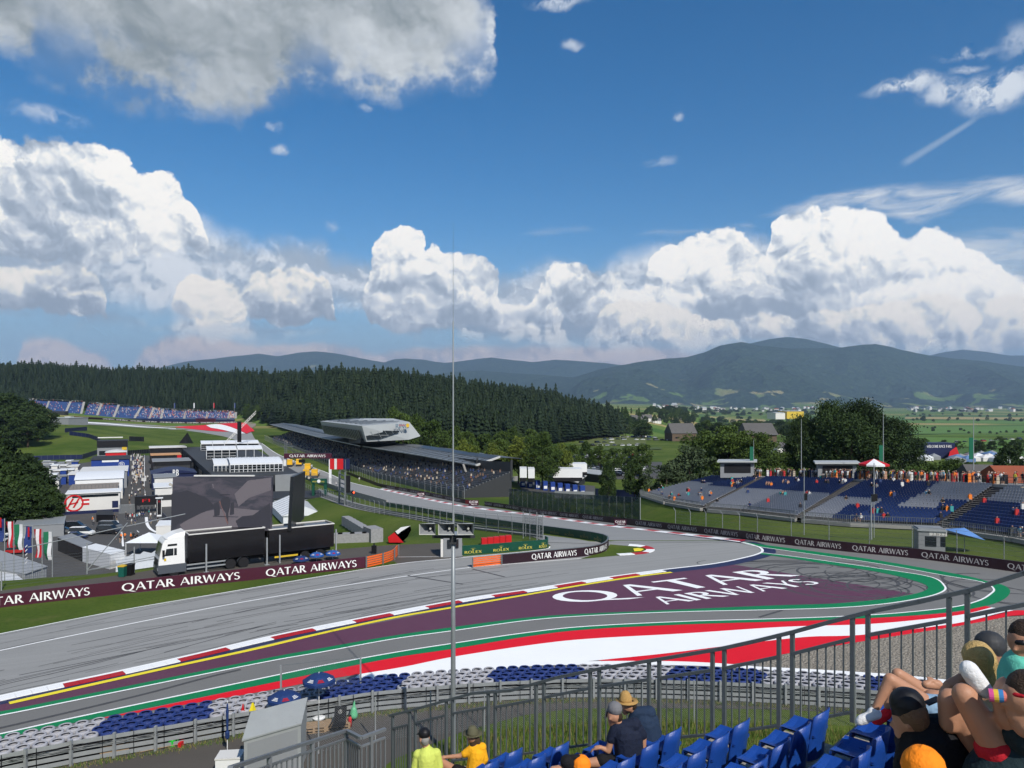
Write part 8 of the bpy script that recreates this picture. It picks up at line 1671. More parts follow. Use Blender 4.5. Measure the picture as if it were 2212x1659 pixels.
M_STC = mat('worn_concrete', (.30,.27,.22), .9, .25, 3.0, .5, 30); own = thing('spectator_terrace', srow(0), 'worn concrete steps of the near grandstand with blue seats', 'terrace')
for r in range(-8, 11):
    mb = MB(); mb.hexa([srow(r,-9,-.62,-.5), srow(r,-9,.42,-.5), srow(r,.42,.42,-.5), srow(r,.42,-.62,-.5)], [srow(r,-9,-.62), srow(r,-9,.42), srow(r,.42,.42), srow(r,.42,-.62)]); mb.build('step', M_STC, own)
M_SBL = mat('glossy_blue_plastic', (.008,.050,.26), .42, .10, 4, .1, 40, spec=.5); M_RAIL = mat('dark_grey_steel', (.105,.12,.125), .5, .2, 8, .15, 60, metal=.2)
mb = MB(); mbp = MB(); N = 10      # bucket seat: curved back and pan; local: faces +X, row along Y
for i in range(N):
    def bp(q, z): y = -.225+.45*q; return (-.19-.07*(1-(2*q-1)**2)+(z-.1)*-.16*(z > .1), y*(1-.10*max(0,z-.25)/.2), z)
    for z0, z1 in ((.02,.2),(.2,.40),(.40,.58)):
        k0, k1 = i/N, (i+1)/N; t0 = z1-.05*abs(2*k0-1)**3*(z1 > .45); t1 = z1-.05*abs(2*k1-1)**3*(z1 > .45); a, b, c, d = bp(k0,z0), bp(k1,z0), bp(k1,t1), bp(k0,t0); mb.add([a,b,c,d]+[(x+.018,y,z) for x,y,z in (a,b,c,d)], [(3,2,1,0),(4,5,6,7)]+[(2,3,7,6)]*(z1 > .45)+[(1,2,6,5)]*(i == N-1)+[(3,0,4,7)]*(i == 0))
    def pp(q, x): return (x, -.21+.42*q, .32-.05*sin(pi*q)*(1 if x < .1 else .4)-(.03 if x > .15 else 0))
    for x0, x1 in ((-.255,-.05),(-.05,.08),(.08,.15)): mbp.add([pp(i/N,x0), pp(i/N,x1), pp((i+1)/N,x1), pp((i+1)/N,x0)], [(0,1,2,3)]); mbp.add([(x,y,z-.02) for x,y,z in (pp(i/N,x0), pp(i/N,x1), pp((i+1)/N,x1), pp((i+1)/N,x0))], [(3,2,1,0)])
mbp.hexa([(.13,-.21,.24),(.16,-.21,.24),(.16,.21,.24),(.13,.21,.24)], [(.13,-.21,.30),(.15,-.21,.30),(.15,.21,.30),(.13,.21,.30)])
for y in (-.12, .12): mbp.box((-.05, y, 0), (.05, .05, .29))
sb_, sp_ = mb.mesh('seat_back', [M_SBL], True), mbp.mesh('seat_pan', [M_SBL]); zr = atan2(SU.y, SU.x)
for r in range(-4, 6):
    for k in range(12):
        p = srow(r, -.54*k+.0, .0); px = pxof(p); py = HY+(EYE-p.z-.4)/p.y*F if p.y > 1 else 9e9
        if p.y < 2.5 or px > 2330 or py > 1800: continue
        o = thing('seat', p, 'blue plastic seat in the near stand, row %s from the bottom fence side' % ('one two three four five six seven eight nine ten'.split()[5-r] if r <= 5 else 'ten'), 'seat', 'blue plastic seats of the near stand row %d' % (6-r), zr)
        for me, nm in ((sb_, 'seat_back'), (sp_, 'seat_pan')): c = bpy.data.objects.new(nm, me); COL.objects.link(c); c.parent = o
def fxy(Y): return Vector((13.22-1.046*Y, Y, 0))
def fz(Y):   # rail height along the fence
    return float(np.interp(Y, [6.5,7.61,8.02,8.7,9.27,9.85,10.6,11.3,12.0,12.65,13.3,13.9,14.8,16.5], [15.3,14.72,14.40,14.0,13.60,13.22,12.8,12.42,12.0,11.55,11.25,10.85,10.25,9.2]))
sf = thing('side_fence', fxy(10)+Vector((0,0,11.8)), 'dark grey steel railing running down beside the near stand', 'railing'); prs = [7.05,8.02,8.72,9.34,9.98,10.68,11.42,12.2,12.98,13.75,14.5,15.0]
for k, (ya, yb) in enumerate(zip(prs[:-1], prs[1:])):
    a, b = fxy(ya+.06), fxy(yb-.06); za, zb = fz(ya+.06), fz(yb-.06); A_, B_ = Vector((a.x,a.y,za)), Vector((b.x,b.y,zb)); sw = Vector((0,0,1)); hp = 1.12
    for p, z in ((A_, za), (B_, zb)): mb = MB(); mb.bar(p-sw*(hp+.12), p+sw*.0, .048, .045, up=SV); mb.build('post', M_RAIL, sf)
    mb = MB(); mb.bar(A_-sw*.25, B_-sw*.25, .05, .04); mb.build('upper_rail', M_RAIL, sf); mb = MB(); mb.bar(A_-sw*hp, B_-sw*hp, .05, .03); mb.build('lower_rail', M_RAIL, sf)
    n = 7
    for j in range(1, n): p = A_.lerp(B_, j/n); mb = MB(); mb.bar(p-sw*hp, p-sw*.26, .016, .016, up=SV); mb.build('bar', M_RAIL, sf)
mb = MB(); P = [Vector((fxy(y).x, fxy(y).y, fz(y)+.02)) for y in np.linspace(6.6, 15.0, 26)]
for p, q in zip(P[:-1], P[1:]): mb.bar(p, q+(q-p)*.02, .06, .045)
mb.build('top_rail', M_RAIL, sf)
ff = thing('front_railing', W(760,1640,14.6), 'lighter galvanised railing crossing below the near stand on the left', 'railing')
c0_ = [W(497,1659,9.6), W(600,1625,11.6), W(748,1578,14.2)]; c1_ = [W(748,1578,14.2), W(780,1594,13.6), W(832,1575,14.0)]; M_GRL = mat('grey_galvanised_rail', (.22,.235,.245), .45, .2, 8, .1, 40, metal=.4)
for Pp, nb in ((c0_, 26), (c1_, 12)):
    Q = resample(Pp, nb*2+1); mb = MB()
    for p, q in zip(Q[:-1], Q[1:]): mb.bar(p, q+(q-p)*.05, .07, .05); mb.bar(p-up*.16, q-up*.16, .04, .035)
    mb.build('top_rail', M_GRL, ff)
    for k, p in enumerate(Q[::2]): mb = MB(); w_ = .06 if k % 9 == 0 else .022; mb.bar(p-up*1.3, p-up*(0 if w_ > .03 else .16), w_, w_, up=SV); mb.build('bar' if w_ < .03 else 'post', M_GRL, ff)
mb = MB()
def links(P, h, cell=.11, r=.0022):
    L = path_len(P); n = int(L/cell); Q = Path(P)
    for k in range(n):
        for s in (-1, 1):
            a = Q.at(k*cell); pts = []; m_ = int(h/cell)
            b = Q.at(min(max(k*cell+s*m_*cell, 0), L)); hh_ = h if abs(s*m_*cell) < 1e-6 else h*min(1, abs((b-a).length)/(m_*cell)); mb.cyl(a+Vector((0,0,.05)), b+Vector((0,0,.05+hh_)), r, r, 3, caps=False)
cl = [Z(560,1660,.0), Z(700,1625,0.0), Z(836,1600,0.0), Z(1000,1583,0), Z(1160,1572,0), Z(1320,1566,0), Z(1500,1562,0), Z(1700,1566,0), Z(1900,1572,0), Z(2100,1590,0)]
clf = thing('chain_link_fence', cl[3], 'chain link fence between the service road and the tall grass', 'fence'); links(cl, 2.0); mb.build('netting', M_GALV, clf)
for p in resample(cl, 14): mb = MB(); mb.cyl(p-up*.2, p+up*2.2, .035, .035, 7); mb.build('post', M_GALV, clf)
rgn = np.random.default_rng(3); NB = 60000; t_ = rgn.uniform(-.14, .72, NB); yy = 28.5+(rgn.random(NB)**.8)*9.5; xx = t_*yy; lim = np.interp(CX+F*t_, [860,1000,1240,1500,1700,1900,2300], [33.5,36.3,38.2,38.0,37.5,36.3,34.5]); ok = (yy < lim)&(t_ > -.14+ (yy-28)*.006); xx, yy = xx[ok], yy[ok]
zz = H(xx, yy); h_ = rgn.uniform(.12, .62, len(xx))*np.interp(vnoise(xx*.6, yy*.6, 4), [0,1], [.5,1.3]); a_ = rgn.uniform(0, 6.28, len(xx)); w_ = .014; lean = rgn.uniform(.05,.35,len(xx))*h_; b_ = rgn.uniform(0, 6.28, len(xx))
V = np.stack([np.stack([xx-w_*np.cos(a_), yy-w_*np.sin(a_), zz],-1), np.stack([xx+w_*np.cos(a_), yy+w_*np.sin(a_), zz],-1), np.stack([xx+lean*np.cos(b_), yy+lean*np.sin(b_), zz+h_],-1)], 1).reshape(-1,3)
M_GR = [mat('grass_blade', (.10,.17,.025), .8), mat('dry_grass_blade', (.24,.20,.07), .8), mat('dark_grass_blade', (.05,.10,.015), .8)]
o = bpy.data.objects.new('tall_grass', tri_mesh('tall_grass', V, 3, M_GR, rgn.choice([0,0,2,1], len(xx)))); COL.objects.link(o); tag(o, 'tall uncut grass below the near stand', 'grass', kind='stuff')
Nw = 9000; k = rgn.integers(0, len(RL0)-1, Nw); base = np.array([tuple(p) for p in offset_path(RL0, -.35)])[k]; xx = base[:,0]+rgn.normal(0,.18,Nw); yy = base[:,1]+rgn.normal(0,.18,Nw); h_ = rgn.uniform(.03,.22,Nw); a_ = rgn.uniform(0,6.28,Nw)
V = np.stack([np.stack([xx-.015*np.cos(a_), yy-.015*np.sin(a_), 0*xx],-1), np.stack([xx+.015*np.cos(a_), yy+.015*np.sin(a_), 0*xx],-1), np.stack([xx+h_*.4*np.sin(a_), yy, h_],-1)], 1).reshape(-1,3)
o = bpy.data.objects.new('weeds', tri_mesh('weeds', V, 3, M_GR, rgn.choice([0,1,2], Nw))); COL.objects.link(o); tag(o, 'weeds along the foot of the guard rail', 'grass', kind='stuff')
hp_ = thing('loudspeaker_mast', Vector((-2.7, 34, 0)), 'tall grey mast with three horn loudspeakers and a whip antenna', 'mast'); p = Vector(hp_.location); X0 = p.x
mb = MB(); mb.lathe([(.125,0),(.105,6),(.09,10.4),(.0,10.42)], tuple(p), 16); mb.build('pole', mat('galvanised_pole', (.24,.26,.27), .45, .15, 2, metal=.3), hp_, smooth=True)
mb = MB(); mb.cyl((X0,34,10.3), (X0,34,20.2), .036, .03, 8); mb.build('rod', M_GALV, hp_); mb = MB(); mb.cyl((X0,34,20.2), (X0,34,24.7), .009, .005, 5); mb.build('antenna', M_GALD, hp_)
mb = MB(); mb.bar((X0-.95,33.95,10.32), (X0+1.0,33.95,10.32), .12, .12); mb.box((X0,33.95,10.0),(.3,.3,.35)); mb.build('bracket', M_DGR, hp_)
M_HORN = mat('cream_horn', (.42,.42,.38), .6, .08, 3)
for dx in (-1.22, -.36, .50):
    c = Vector((X0+dx+.1, 33.75, 10.75)); A_ = [c+Vector((x*.37,-.35,z*.25)) for x, z in ((-1,-1),(1,-1),(1,1),(-1,1))]; B_ = [c+Vector((x*.10+.12,.42,z*.10+.06)) for x, z in ((-1,-1),(1,-1),(1,1),(-1,1))]; mb = MB(); mb.add(A_+B_, [(0,4,5,1),(1,5,6,2),(2,6,7,3),(3,7,4,0),(4,7,6,5)]); I = [q*1.0+(c-q)*.10+Vector((0,.03,0)) for q in A_]; J = [q*1.0 for q in B_]; mb.add(A_+I, [(0,1,5,4),(1,2,6,5),(2,3,7,6),(3,0,4,7)]); mb.add(I+[q+(c-q)*.1-Vector((0,.1,0)) for q in J], [(0,1,5,4),(1,2,6,5),(2,3,7,6),(3,0,4,7),(4,5,6,7)], 1); mb.build('horn', [M_HORN, M_GRYP], hp_)
    mb = MB(); mb.cyl(c+Vector((.1,.1,0)), c+Vector((.12,-.2,.0)), .07, .05, 8); mb.build('driver', M_HORN, hp_)
M_UMB = mat('navy_umbrella_cloth', (.012,.035,.13), .7, .1, 1.5)
def umbrella(base, h, r, label, tilt=(0,0), disc=True, m=M_UMB, cat_='umbrella'):
    u = thing('umbrella', base, label, cat_); p = Vector(base); n = 8; top = p+Vector((tilt[0]*.5,tilt[1]*.5,h)); mb = MB(); f = lambda a, k, z: top+Vector((r*k*cos(a), r*k*sin(a), z-tilt[0]*cos(a)*k-tilt[1]*sin(a)*k))
    for k in range(n):
        a0, a1 = 2*pi*k/n, 2*pi*(k+1)/n; am = (a0+a1)/2; m0, m1 = f(a0,.55,-.13*r), f(a1,.55,-.13*r); e0, e1, em = f(a0,1,-.42*r), f(a1,1,-.42*r), f(am,.93,-.40*r)
        mb.add([top, m0, m1, e0, em, e1], [(0,1,2),(1,3,4),(1,4,2),(2,4,5)]); mb.add([e0, em, e1, e1-up*.13, em-up*.17, e0-up*.13], [(0,5,4,1),(1,4,3,2)])
    mb.build('canopy', m, u); mb = MB(); mb.cyl(p, top+up*.06, .022, .022, 7); mb.build('pole', M_WHT, u)
    if disc: mb = MB(); mb.lathe([(0,0),(.3,0),(.32,.06),(.2,.12),(.05,.13),(0,.13)], tuple(p), 18); mb.build('foot', M_WHT, u)
    for k in (5, 6, 7):
        mb = MB()
        a = 2*pi*(k+.5)/n; t = Vector((-sin(a), cos(a), 0)); q = f(a,.78,-.30*r)+Vector((cos(a),sin(a),0))*.03+up*.02; d = (f(a,.6,-.19*r)-f(a,.9,-.36*r)).normalized()
        for j in range(3): mb.poly([q+t*(-.17+.03*j)+d*(.07*j-.05), q+t*(.17-.03*j)+d*(.07*j-.05), q+t*(.17-.03*j)+d*(.07*j-.01), q+t*(-.17+.03*j)+d*(.07*j-.01)])
        mb.build('print', [M_FW, M_FR][k == 6], u)
    return u
umbrella(Z(689,1552,.14), 2.35, .85, 'open navy umbrella on a white foot, right of the two by the guard rail'); umbrella(Z(614,1580,0.0), 2.05, .85, 'open navy umbrella behind the grey cabinet, left of the two by the guard rail', disc=False)
for px, py, r_, lab in ((650,1216,.85,'open dark umbrella lying low beside the lorry trailer, leftmost of three'),(684,1210,.75,'small blue umbrella beside the lorry trailer, middle of three'),(719,1206,.8,'small blue umbrella beside the lorry trailer, rightmost of three')): umbrella(Z(px,py+3,0), 1.0 if px > 660 else .9, r_, lab, m=M_UMB if px < 660 else mat('blue_umbrella_cloth', (.02,.09,.32), .7), disc=False)
gc = thing('equipment_cabinet', Z(592,1690,0), 'large grey metal cabinet with sloping lid on the service road', 'cabinet'); p = Vector(gc.location)
a, b = W(527,1700,31.6), W(650,1700,33.2); a.z = b.z = 0; d = Vector((-.1,1.25,0)); zf, zk = 2.05, 2.75; M_CAB = mat('grey_sheet_metal', (.27,.285,.285), .5, .12, 1.5, .1, 8)
mb = MB(); mb.hexa([a, b, b+d, a+d], [a+up*zf, b+up*zf, b+d+up*(zk-.1), a+d+up*(zk-.1)]); mb.build('body', M_CAB, gc); mb = MB(); e = (b-a).normalized()*.06; g_ = Vector((0,-.08,0)); mb.hexa([a-e+g_+up*zf, b+e+g_+up*zf, b+e+d+up*(zk-.08), a-e+d+up*(zk-.08)], [a-e+g_+up*(zf+.07), b+e+g_+up*(zf+.07), b+e+d+up*zk, a-e+d+up*zk]); mb.build('lid', M_CAB, gc)
mb = MB(); f0, f1 = a.lerp(b,.06)+g_*.2, a.lerp(b,.94)+g_*.2; mb.hexa([f0+up*.1, f1+up*.1, f1+up*.1-g_*.1, f0+up*.1-g_*.1], [f0+up*1.88, f1+up*1.88, f1+up*1.88-g_*.1, f0+up*1.88-g_*.1]); mb.build('front_panel', M_GRYP, gc)
def pallet(o_, ex, ey, ez, label):     # ex length 1.2, ey width .8, ez thickness dir
    t = thing('pallet', o_, label, 'pallet'); ex, ey, ez = [Vector(v).normalized() for v in (ex, ey, ez)]; O = Vector(o_)
    def bx(x0, x1, y0, y1, z0, z1, nm): mb = MB(); mb.hexa([O+ex*x+ey*y+ez*z0 for x, y in ((x0,y0),(x1,y0),(x1,y1),(x0,y1))], [O+ex*x+ey*y+ez*z1 for x, y in ((x0,y0),(x1,y0),(x1,y1),(x0,y1))]); mb.build(nm, M_WOOD, t)
    for k in range(5): bx(0, 1.2, .17*k, .17*k+.12, .12, .142, 'board')
    for x in (0, .54, 1.08): bx(x, x+.12, 0, .8, .02, .12, 'bearer')
    for k in (0, 2.35, 4.7): bx(0, 1.2, .145*k, .145*k+.1, 0, .02, 'board')
def lean(px, py, label, ln=1): q = Z(px, py, 0.02); pth = Path(RL0); l = pth.l_of_px(px); d = (pth.at(l+.3)-pth.at(l-.3)).normalized(); n = Vector((d.y,-d.x,0)); pallet(q, d, up*.95-n*.2, n*.95+up*.2, label)
lean(216,1637,'weathered pallet leaning on the guard rail, left of the leaning pair'); lean(280,1624,'weathered pallet leaning on the guard rail, right of the leaning pair'); lean(420,1600,'weathered pallet leaning on the guard rail by the watering can')
for px, py, k, lab in ((665,1588,1,'pallet stack carrying the umbrella foot'),(718,1580,1,'pallet stack below the black camping chair')):
    q = Z(px-14, py, 0); pallet(q, (.97,.25,0), (-.25,.97,0), up, lab+', lower pallet'); pallet(q+up*.145, (.97,.25,0), (-.25,.97,0), up, lab+', upper pallet')
ch = thing('camping_chair', Z(732,1583,0), 'black folding camping chair with a round star badge on its back', 'chair'); p = Vector(ch.location); mb = MB(); mb.hexa([p+Vector((-.3,.2,.45)), p+Vector((.3,.2,.45)), p+Vector((.3,.25,.45)), p+Vector((-.3,.25,.45))], [p+Vector((-.3,.42,1.15)), p+Vector((.3,.42,1.15)), p+Vector((.3,.46,1.15)), p+Vector((-.3,.46,1.15))]); mb.box((p.x,p.y-.02,.40),(.62,.5,.05)); mb.build('cloth', M_BLK, ch)
mb = MB()
for x in (-.3,.3): mb.bar(p+Vector((x,-.25,0)), p+Vector((-x,.3,.45)), .025); mb.bar(p+Vector((x,.25,0)), p+Vector((x,-.25,.62)), .025); mb.bar(p+Vector((x,-.28,.64)), p+Vector((x,.3,.66)), .07,.03)
mb.build('frame', M_DGR, ch); mb = MB(); q = p+Vector((0,.30,.93))
for g_ in _arc(0,0,.085,.085,0,2*pi,.014,.014,18): mb.poly([q+Vector((x,z*.28,z)) for x,z in g_])
for k in range(3): a = pi/2+k*2*pi/3; mb.bar(q+Vector((0,-.01,0)), q+Vector((.08*cos(a),.28*.08*sin(a)-.01,.08*sin(a))), .016, .006)
mb.build('badge', M_CRM, ch)
fe = thing('fire_extinguisher', Z(756,1588-18,0), 'small red fire extinguisher at the guard rail post', 'extinguisher'); p = Vector(fe.location); mb = MB(); mb.lathe([(0,.02),(.09,.02),(.09,.45),(.05,.52),(0,.53)], tuple(p), 12); mb.build('cylinder', M_REDP, fe, smooth=True); mb = MB(); mb.box((p.x,p.y,.52),(.14,.05,.08)); mb.bar(p+up*.5, p+Vector((.13,0,.2)), .025); mb.build('valve', M_BLK, fe)
p = Z(764,1536,.55); 
me = grow([((p.x,p.y,.35),(p.x,p.y,.62),.22,.16),((p.x,p.y,.62),(p.x+.04,p.y,1.1),.13,.02)], .03, 'rubbish_bag', [mat('green_film', (.12,.42,.22), .3)], 1); o = bpy.data.objects.new('rubbish_bag', me); COL.objects.link(o); tag(o, 'tied pale green rubbish bag hanging on the guard rail', 'bag')
wc = thing('watering_can', Z(372,1621-10,0), 'bright green watering can with red rose on the road', 'watering can'); p = Vector(wc.location); M_GCN = mat('bright_green_plastic', (.02,.42,.04), .4); mb = MB(); mb.lathe([(0,0),(.17,0),(.18,.3),(.12,.36),(.0,.36)], tuple(p), 14); mb.cyl(p+Vector((-.12,0,.1)), p+Vector((-.55,-.1,.4)), .035,.02,7); mb.tube([p+Vector((.1,0,.36)), p+Vector((.2,0,.5)), p+Vector((.3,0,.35)), p+Vector((.18,0,.1))], .02, 6); mb.build('body', M_GCN, wc)
br = thing('broom', Z(340,1626,0), 'red brush head with a long wooden handle lying by the watering can', 'broom'); mb = MB(); a, b = Z(300,1621+4,.05), Z(388,1607,.1); mb.cyl(a, b, .016, .016, 6); mb.build('handle', M_WOOD, br); mb = MB(); mb.box((b.x+.08,b.y,.0),(.16,.4,.22)); mb.build('head', M_REDP, br)
cu = thing('closed_umbrella', Z(491,1625,0), 'closed navy umbrella standing in the white box', 'umbrella'); p = Vector(cu.location); mb = MB(); mb.lathe([(.03,.6),(.10,.7),(.11,.95),(.05,1.0),(.07,1.9),(.03,2.3),(0,2.35)], tuple(p), 8); mb.build('canopy', M_UMB, cu); mb = MB(); mb.cyl(p, p+up*2.45, .02); mb.build('pole', M_WHT, cu)
wb_ = thing('white_box', Z(497,1668,0), 'white plastic box with dark side in front of the grey cabinet', 'box'); p = Vector(wb_.location); mb = MB(); mb.box((p.x,p.y,0),(1.05,.8,.75),.1); mb.build('body', M_WHT, wb_); mb = MB(); mb.box((p.x,p.y,.75),(1.1,.86,.06),.1); mb.build('lid', M_CRM, wb_)
for k, (px, m_, lab) in enumerate(((527,M_REDP,'red marshal flag rolled up over the guard rail'),(548,M_YELP,'yellow marshal flag hanging over the guard rail'),(589,M_YELP,'yellow and red marshal flag over the guard rail'),(614,M_GCN,'green marshal flag spread on the guard rail'))):
    q = Z(px,1531-(px-527)*.12,1.12); f = thing('marshal_flag', q, lab, 'flag'); mb = MB(); w_ = .12 if k == 0 else .22; pts = [Vector((q.x+w_*s,q.y-.12-.05*abs(s),z)) for z, ss in ((1.42,(-.2,0,.2)),(1.0,(-.8,0,.9)),(.55,(-.5,.1,.6))) for s in ss]; mb.add(pts, [(0,3,4,1),(1,4,5,2),(3,6,7,4),(4,7,8,5)]); mb.build('cloth', mat('yellow_cloth', (.75,.62,.02), .7) if 'yellow' in lab else m_, f); mb = MB(); mb.cyl((q.x,q.y-.1,.6), (q.x+.12,q.y,1.55), .012, .012, 5); mb.build('stick', M_WHT, f)
dp = thing('mesh_screen', Z(700,1560,0), 'tall framed wire screen standing at the guard rail beside the umbrellas', 'fence'); a, b = W(607,1560,37.9), W(779,1520,41.0); a.z = b.z = 0; ta, tb = 16.5-(1437-HY)/F*37.9, 16.5-(1419-HY)/F*41.0; mb = MB(); mb.bar(a, Vector((a.x,a.y,ta)), .08); mb.build('post', M_GALV, dp); mb = MB(); mb.bar(b, Vector((b.x,b.y,tb)), .08); mb.build('post', M_GALV, dp); mb = MB(); mb.tube([Vector((a.x,a.y,ta)), Vector((b.x,b.y,tb))], .02, 4); mb.build('top_wire', M_GALD, dp)
mb = MB(); links([a+up*.8, b+up*.8], ta-.9, .12, .004); mb.build('netting', M_GALD, dp)
def q3(x, y, Y): return tuple(W(864+.2604*x, 1353.7+.2604*y, Y))
def q4(x, y, Y): return tuple(W(1267+.2604*x, 1353.7+.2604*y, Y))
def q5(x, y, Y): return tuple(W(1728+.2362*x, 1267.3+.2362*y, Y))
def human(label, caps, *parts, vox=.011, at=None):
    me = grow(caps, vox, 'person', [M_SK2], 5); o = bpy.data.objects.new('person', me); COL.objects.link(o); tag(o, label, 'person')
    for nm, m, cp in parts: c = bpy.data.objects.new(nm, grow(cp, .010, nm, [m], 5)); COL.objects.link(c); c.parent = o
    return o
def hand(p, d, s=1.0, n=(0,0,1)):       # palm, four bent fingers and a thumb
    p, d, n = Vector(p), Vector(d).normalized(), Vector(n); v = d.cross(n).normalized(); w_ = v.cross(d); out = [(p, p+d*.05*s, .030*s, .034*s), (p+v*.018*s, p+v*.02*s+d*.06*s, .022*s, .02*s), (p-v*.018*s, p-v*.02*s+d*.055*s, .022*s, .02*s)]
    for k, l in enumerate((.068,.08,.075,.058)):
        a = p+v*(.030-.020*k)*s+d*.075*s; b = a+d*l*.5*s-w_*.012*s; c = b+d*l*.4*s-w_*.03*s; out += [(a-d*.02*s, b, .0095*s, .0088*s), (b, c, .0088*s, .0075*s)]
    a = p+v*.035*s+d*.01*s; b = a+v*.03*s+d*.03*s-w_*.01*s; out += [(a, b, .012*s, .010*s), (b, b+d*.03*s-w_*.01*s, .010*s, .008*s)]; return out
def head(c, f, r=.092):      # skull, jaw, nose, ears; f = facing
    c, f = Vector(c), Vector(f).normalized(); s = f.cross(up).normalized(); return [(c, c+f*.015, r, r*.95), (c-up*.05+f*.03, c-up*.085+f*.05, .06, .045), (c+f*.095-up*.01, c+f*.112-up*.03, .012, .014), (c+s*.088-up*.01, c+s*.095-up*.025, .018, .012), (c-s*.088-up*.01, c-s*.095-up*.025, .018, .012)]
def cap_(c, f, tilt=-.15): c, f = Vector(c), Vector(f).normalized(); s = f.cross(up).normalized(); return [(c+up*.048, c+up*.048-f*.015, .097, .096)]+[(c+f*.08+s*x+up*.035, c+f*(.165-abs(x)*.5)+s*x*.8+up*(.03+tilt*.2), .013, .009) for x in (-.065,-.045,-.022,0,.022,.045,.065)]
def hat_brim(parent, c, r, m, rise=.03):
    mb = MB(); mb.lathe([(.09,.0),(r*.6,-.01),(r,rise),(r,rise+.008),(r*.6,.0),(.09,.012)], tuple(c), 28); o = mb.build('hat_brim', m, None, True); o.parent = parent; return o
M_SK2 = mat('near_figure_skin', (.42,.215,.13), .5, .10, 7, .08, 60); cl = lambda n, c: mat(n, c, .85, .10, 9, .35, 22)  # base skin tone of the near figures
M_LIME, M_AMB, M_NVT, M_STRW, M_OLV, M_ORC, M_BLT, M_WTS, M_MINT, M_DEN, M_RDS = cl('lime_shirt',(.55,.62,.12)), cl('amber_shirt',(.80,.38,.01)), cl('navy_tshirt',(.008,.013,.032)), mat('straw',(.50,.30,.10),.8,.3,60,.6,120), cl('olive_felt',(.10,.095,.055)), cl('orange_cap_cloth',(.90,.24,.01)), cl('black_tshirt',(.006,.006,.008)), cl('white_tshirt',(.66,.66,.66)), cl('mint_tshirt',(.12,.50,.38)), cl('light_denim',(.22,.34,.46)), cl('red_shorts',(.42,.01,.02))
M_BLO = mat('blonde_hair', (.50,.34,.13), .6, .35, 25, .6, 60); M_BRH = mat('dark_brown_hair', (.035,.02,.012), .7, .3, 40, .5, 90); L_ = Vector((-.72,.69,0))
Y = 12.2; v = lambda x, y, d=0: q3(x, y, Y+d)
human('man in lime polo shirt and black cap sitting low at the railing', head(v(203,925), L_)+[(v(210,960), v(220,1010), .055, .06), (v(225,1060), v(240,1300), .13, .12), (v(120,1100), v(110,1250), .04, .04)],
      ('shirt', M_LIME, [(v(222,1005), v(226,1030), .07, .09), (v(150,1062), v(300,1052), .085, .085), (v(225,1080), v(225,1330), .17, .18), (v(150,1062), v(125,1170), .075, .07), (v(305,1060), v(325,1160), .075, .07)]), ('cap', M_BLK, cap_(v(200,908), L_)), ('hair', mat('grey_hair', (.25,.24,.22), .8), [(v(208,938,-.035), v(210,955,-.03), .075, .065)]))
Y = 12.4; o = human('long haired person in amber T-shirt and olive hat with a hand on the knee', head(v(600,915), L_)+[(v(610,950), v(625,1000), .05, .055), (v(630,1060), v(620,1250), .12, .12), (v(560,1030), v(500,1072), .05, .042), (v(500,1072), v(372,1082), .042, .028), (v(440,1190,.1), v(345,1120), .085, .062), (v(345,1120), v(330,1300), .058, .045)]+hand(v(365,1082), Vector(v(300,1110))-Vector(v(365,1082))),
      ('shirt', M_AMB, [(v(600,1015), v(680,1000), .085, .08), (v(640,1060), v(610,1300), .15, .17), (v(590,1020), v(535,1055), .075, .065), (v(680,1010), v(700,1100), .07, .07)]), ('hair', M_HAIR, [(v(620,930), v(600,1000), .075, .05), (v(640,930), v(660,985), .05, .03)]), ('hat', M_OLV, [(v(603,880), v(600,858), .10, .082)]), ('shorts', M_BLT, [(v(520,1210), v(470,1190), .10, .095)])); hat_brim(o, v(602,900), .165, M_OLV)
Y = 9.9; v = lambda x, y, d=0: q4(x, y, Y+d)
human('young man in navy T-shirt and grey cap bent over his lap', head(v(228,738), L_-up*.7)+[(v(250,775), v(290,820), .052, .055), (v(320,880), v(340,1150), .13, .13), (v(205,940), v(180,1030), .046, .042), (v(180,1030), v(115,1000), .040, .028), (v(472,900), v(470,1010), .045, .04), (v(150,1120), v(20,1130), .08, .06)]+hand(v(110,1000), (-1,.2,-.3)),
      ('shirt', M_NVT, [(v(262,835), v(400,810), .085, .09), (v(320,900), v(345,1160), .165, .17), (v(390,900), v(400,1100), .12, .13), (v(240,850), v(205,930), .078, .068), (v(430,850), v(465,900), .075, .065)]), ('cap', mat('grey_melange', (.16,.16,.17), .9, .2, 60), cap_(v(232,708), L_-up*.2, -.6)), ('hair', M_BRH, [(v(255,745), v(262,760), .075, .06)]), ('shorts', M_BLT, [(v(300,1150), v(130,1110), .12, .09)]))
Y = 10.35; o = human('man in dark blue T-shirt and straw hat leaning to his neighbour', head(v(345,655), L_-up*.4)+[(v(370,680), v(415,715), .052, .055), (v(470,800), v(560,1100), .13, .13)],
      ('shirt', cl('slate_blue_tshirt', (.014,.030,.065)), [(v(410,715), v(520,715), .085, .10), (v(480,800), v(560,1120), .17, .18), (v(530,780), v(600,1080), .12, .12), (v(400,740), v(350,860), .08, .07)]), ('hair', M_BRH, [(v(375,655), v(378,660), .075, .06)]), ('hat', M_STRW, [(v(325,600), v(322,575), .095, .078)])); hat_brim(o, v(335,618), .155, M_STRW, .0)
Y = 9.4; v = lambda x, y, d=0: q3(x, y, Y+d)
human('child in orange cap at the bottom edge below the navy shirts', head(v(1505,1175), L_)+[(v(1505,1200), v(1505,1300), .1, .1), (v(1270,1190), v(1330,1180), .05, .05)], ('cap', M_ORC, [(v(1505,1145), v(1505,1150), .125, .12)]))
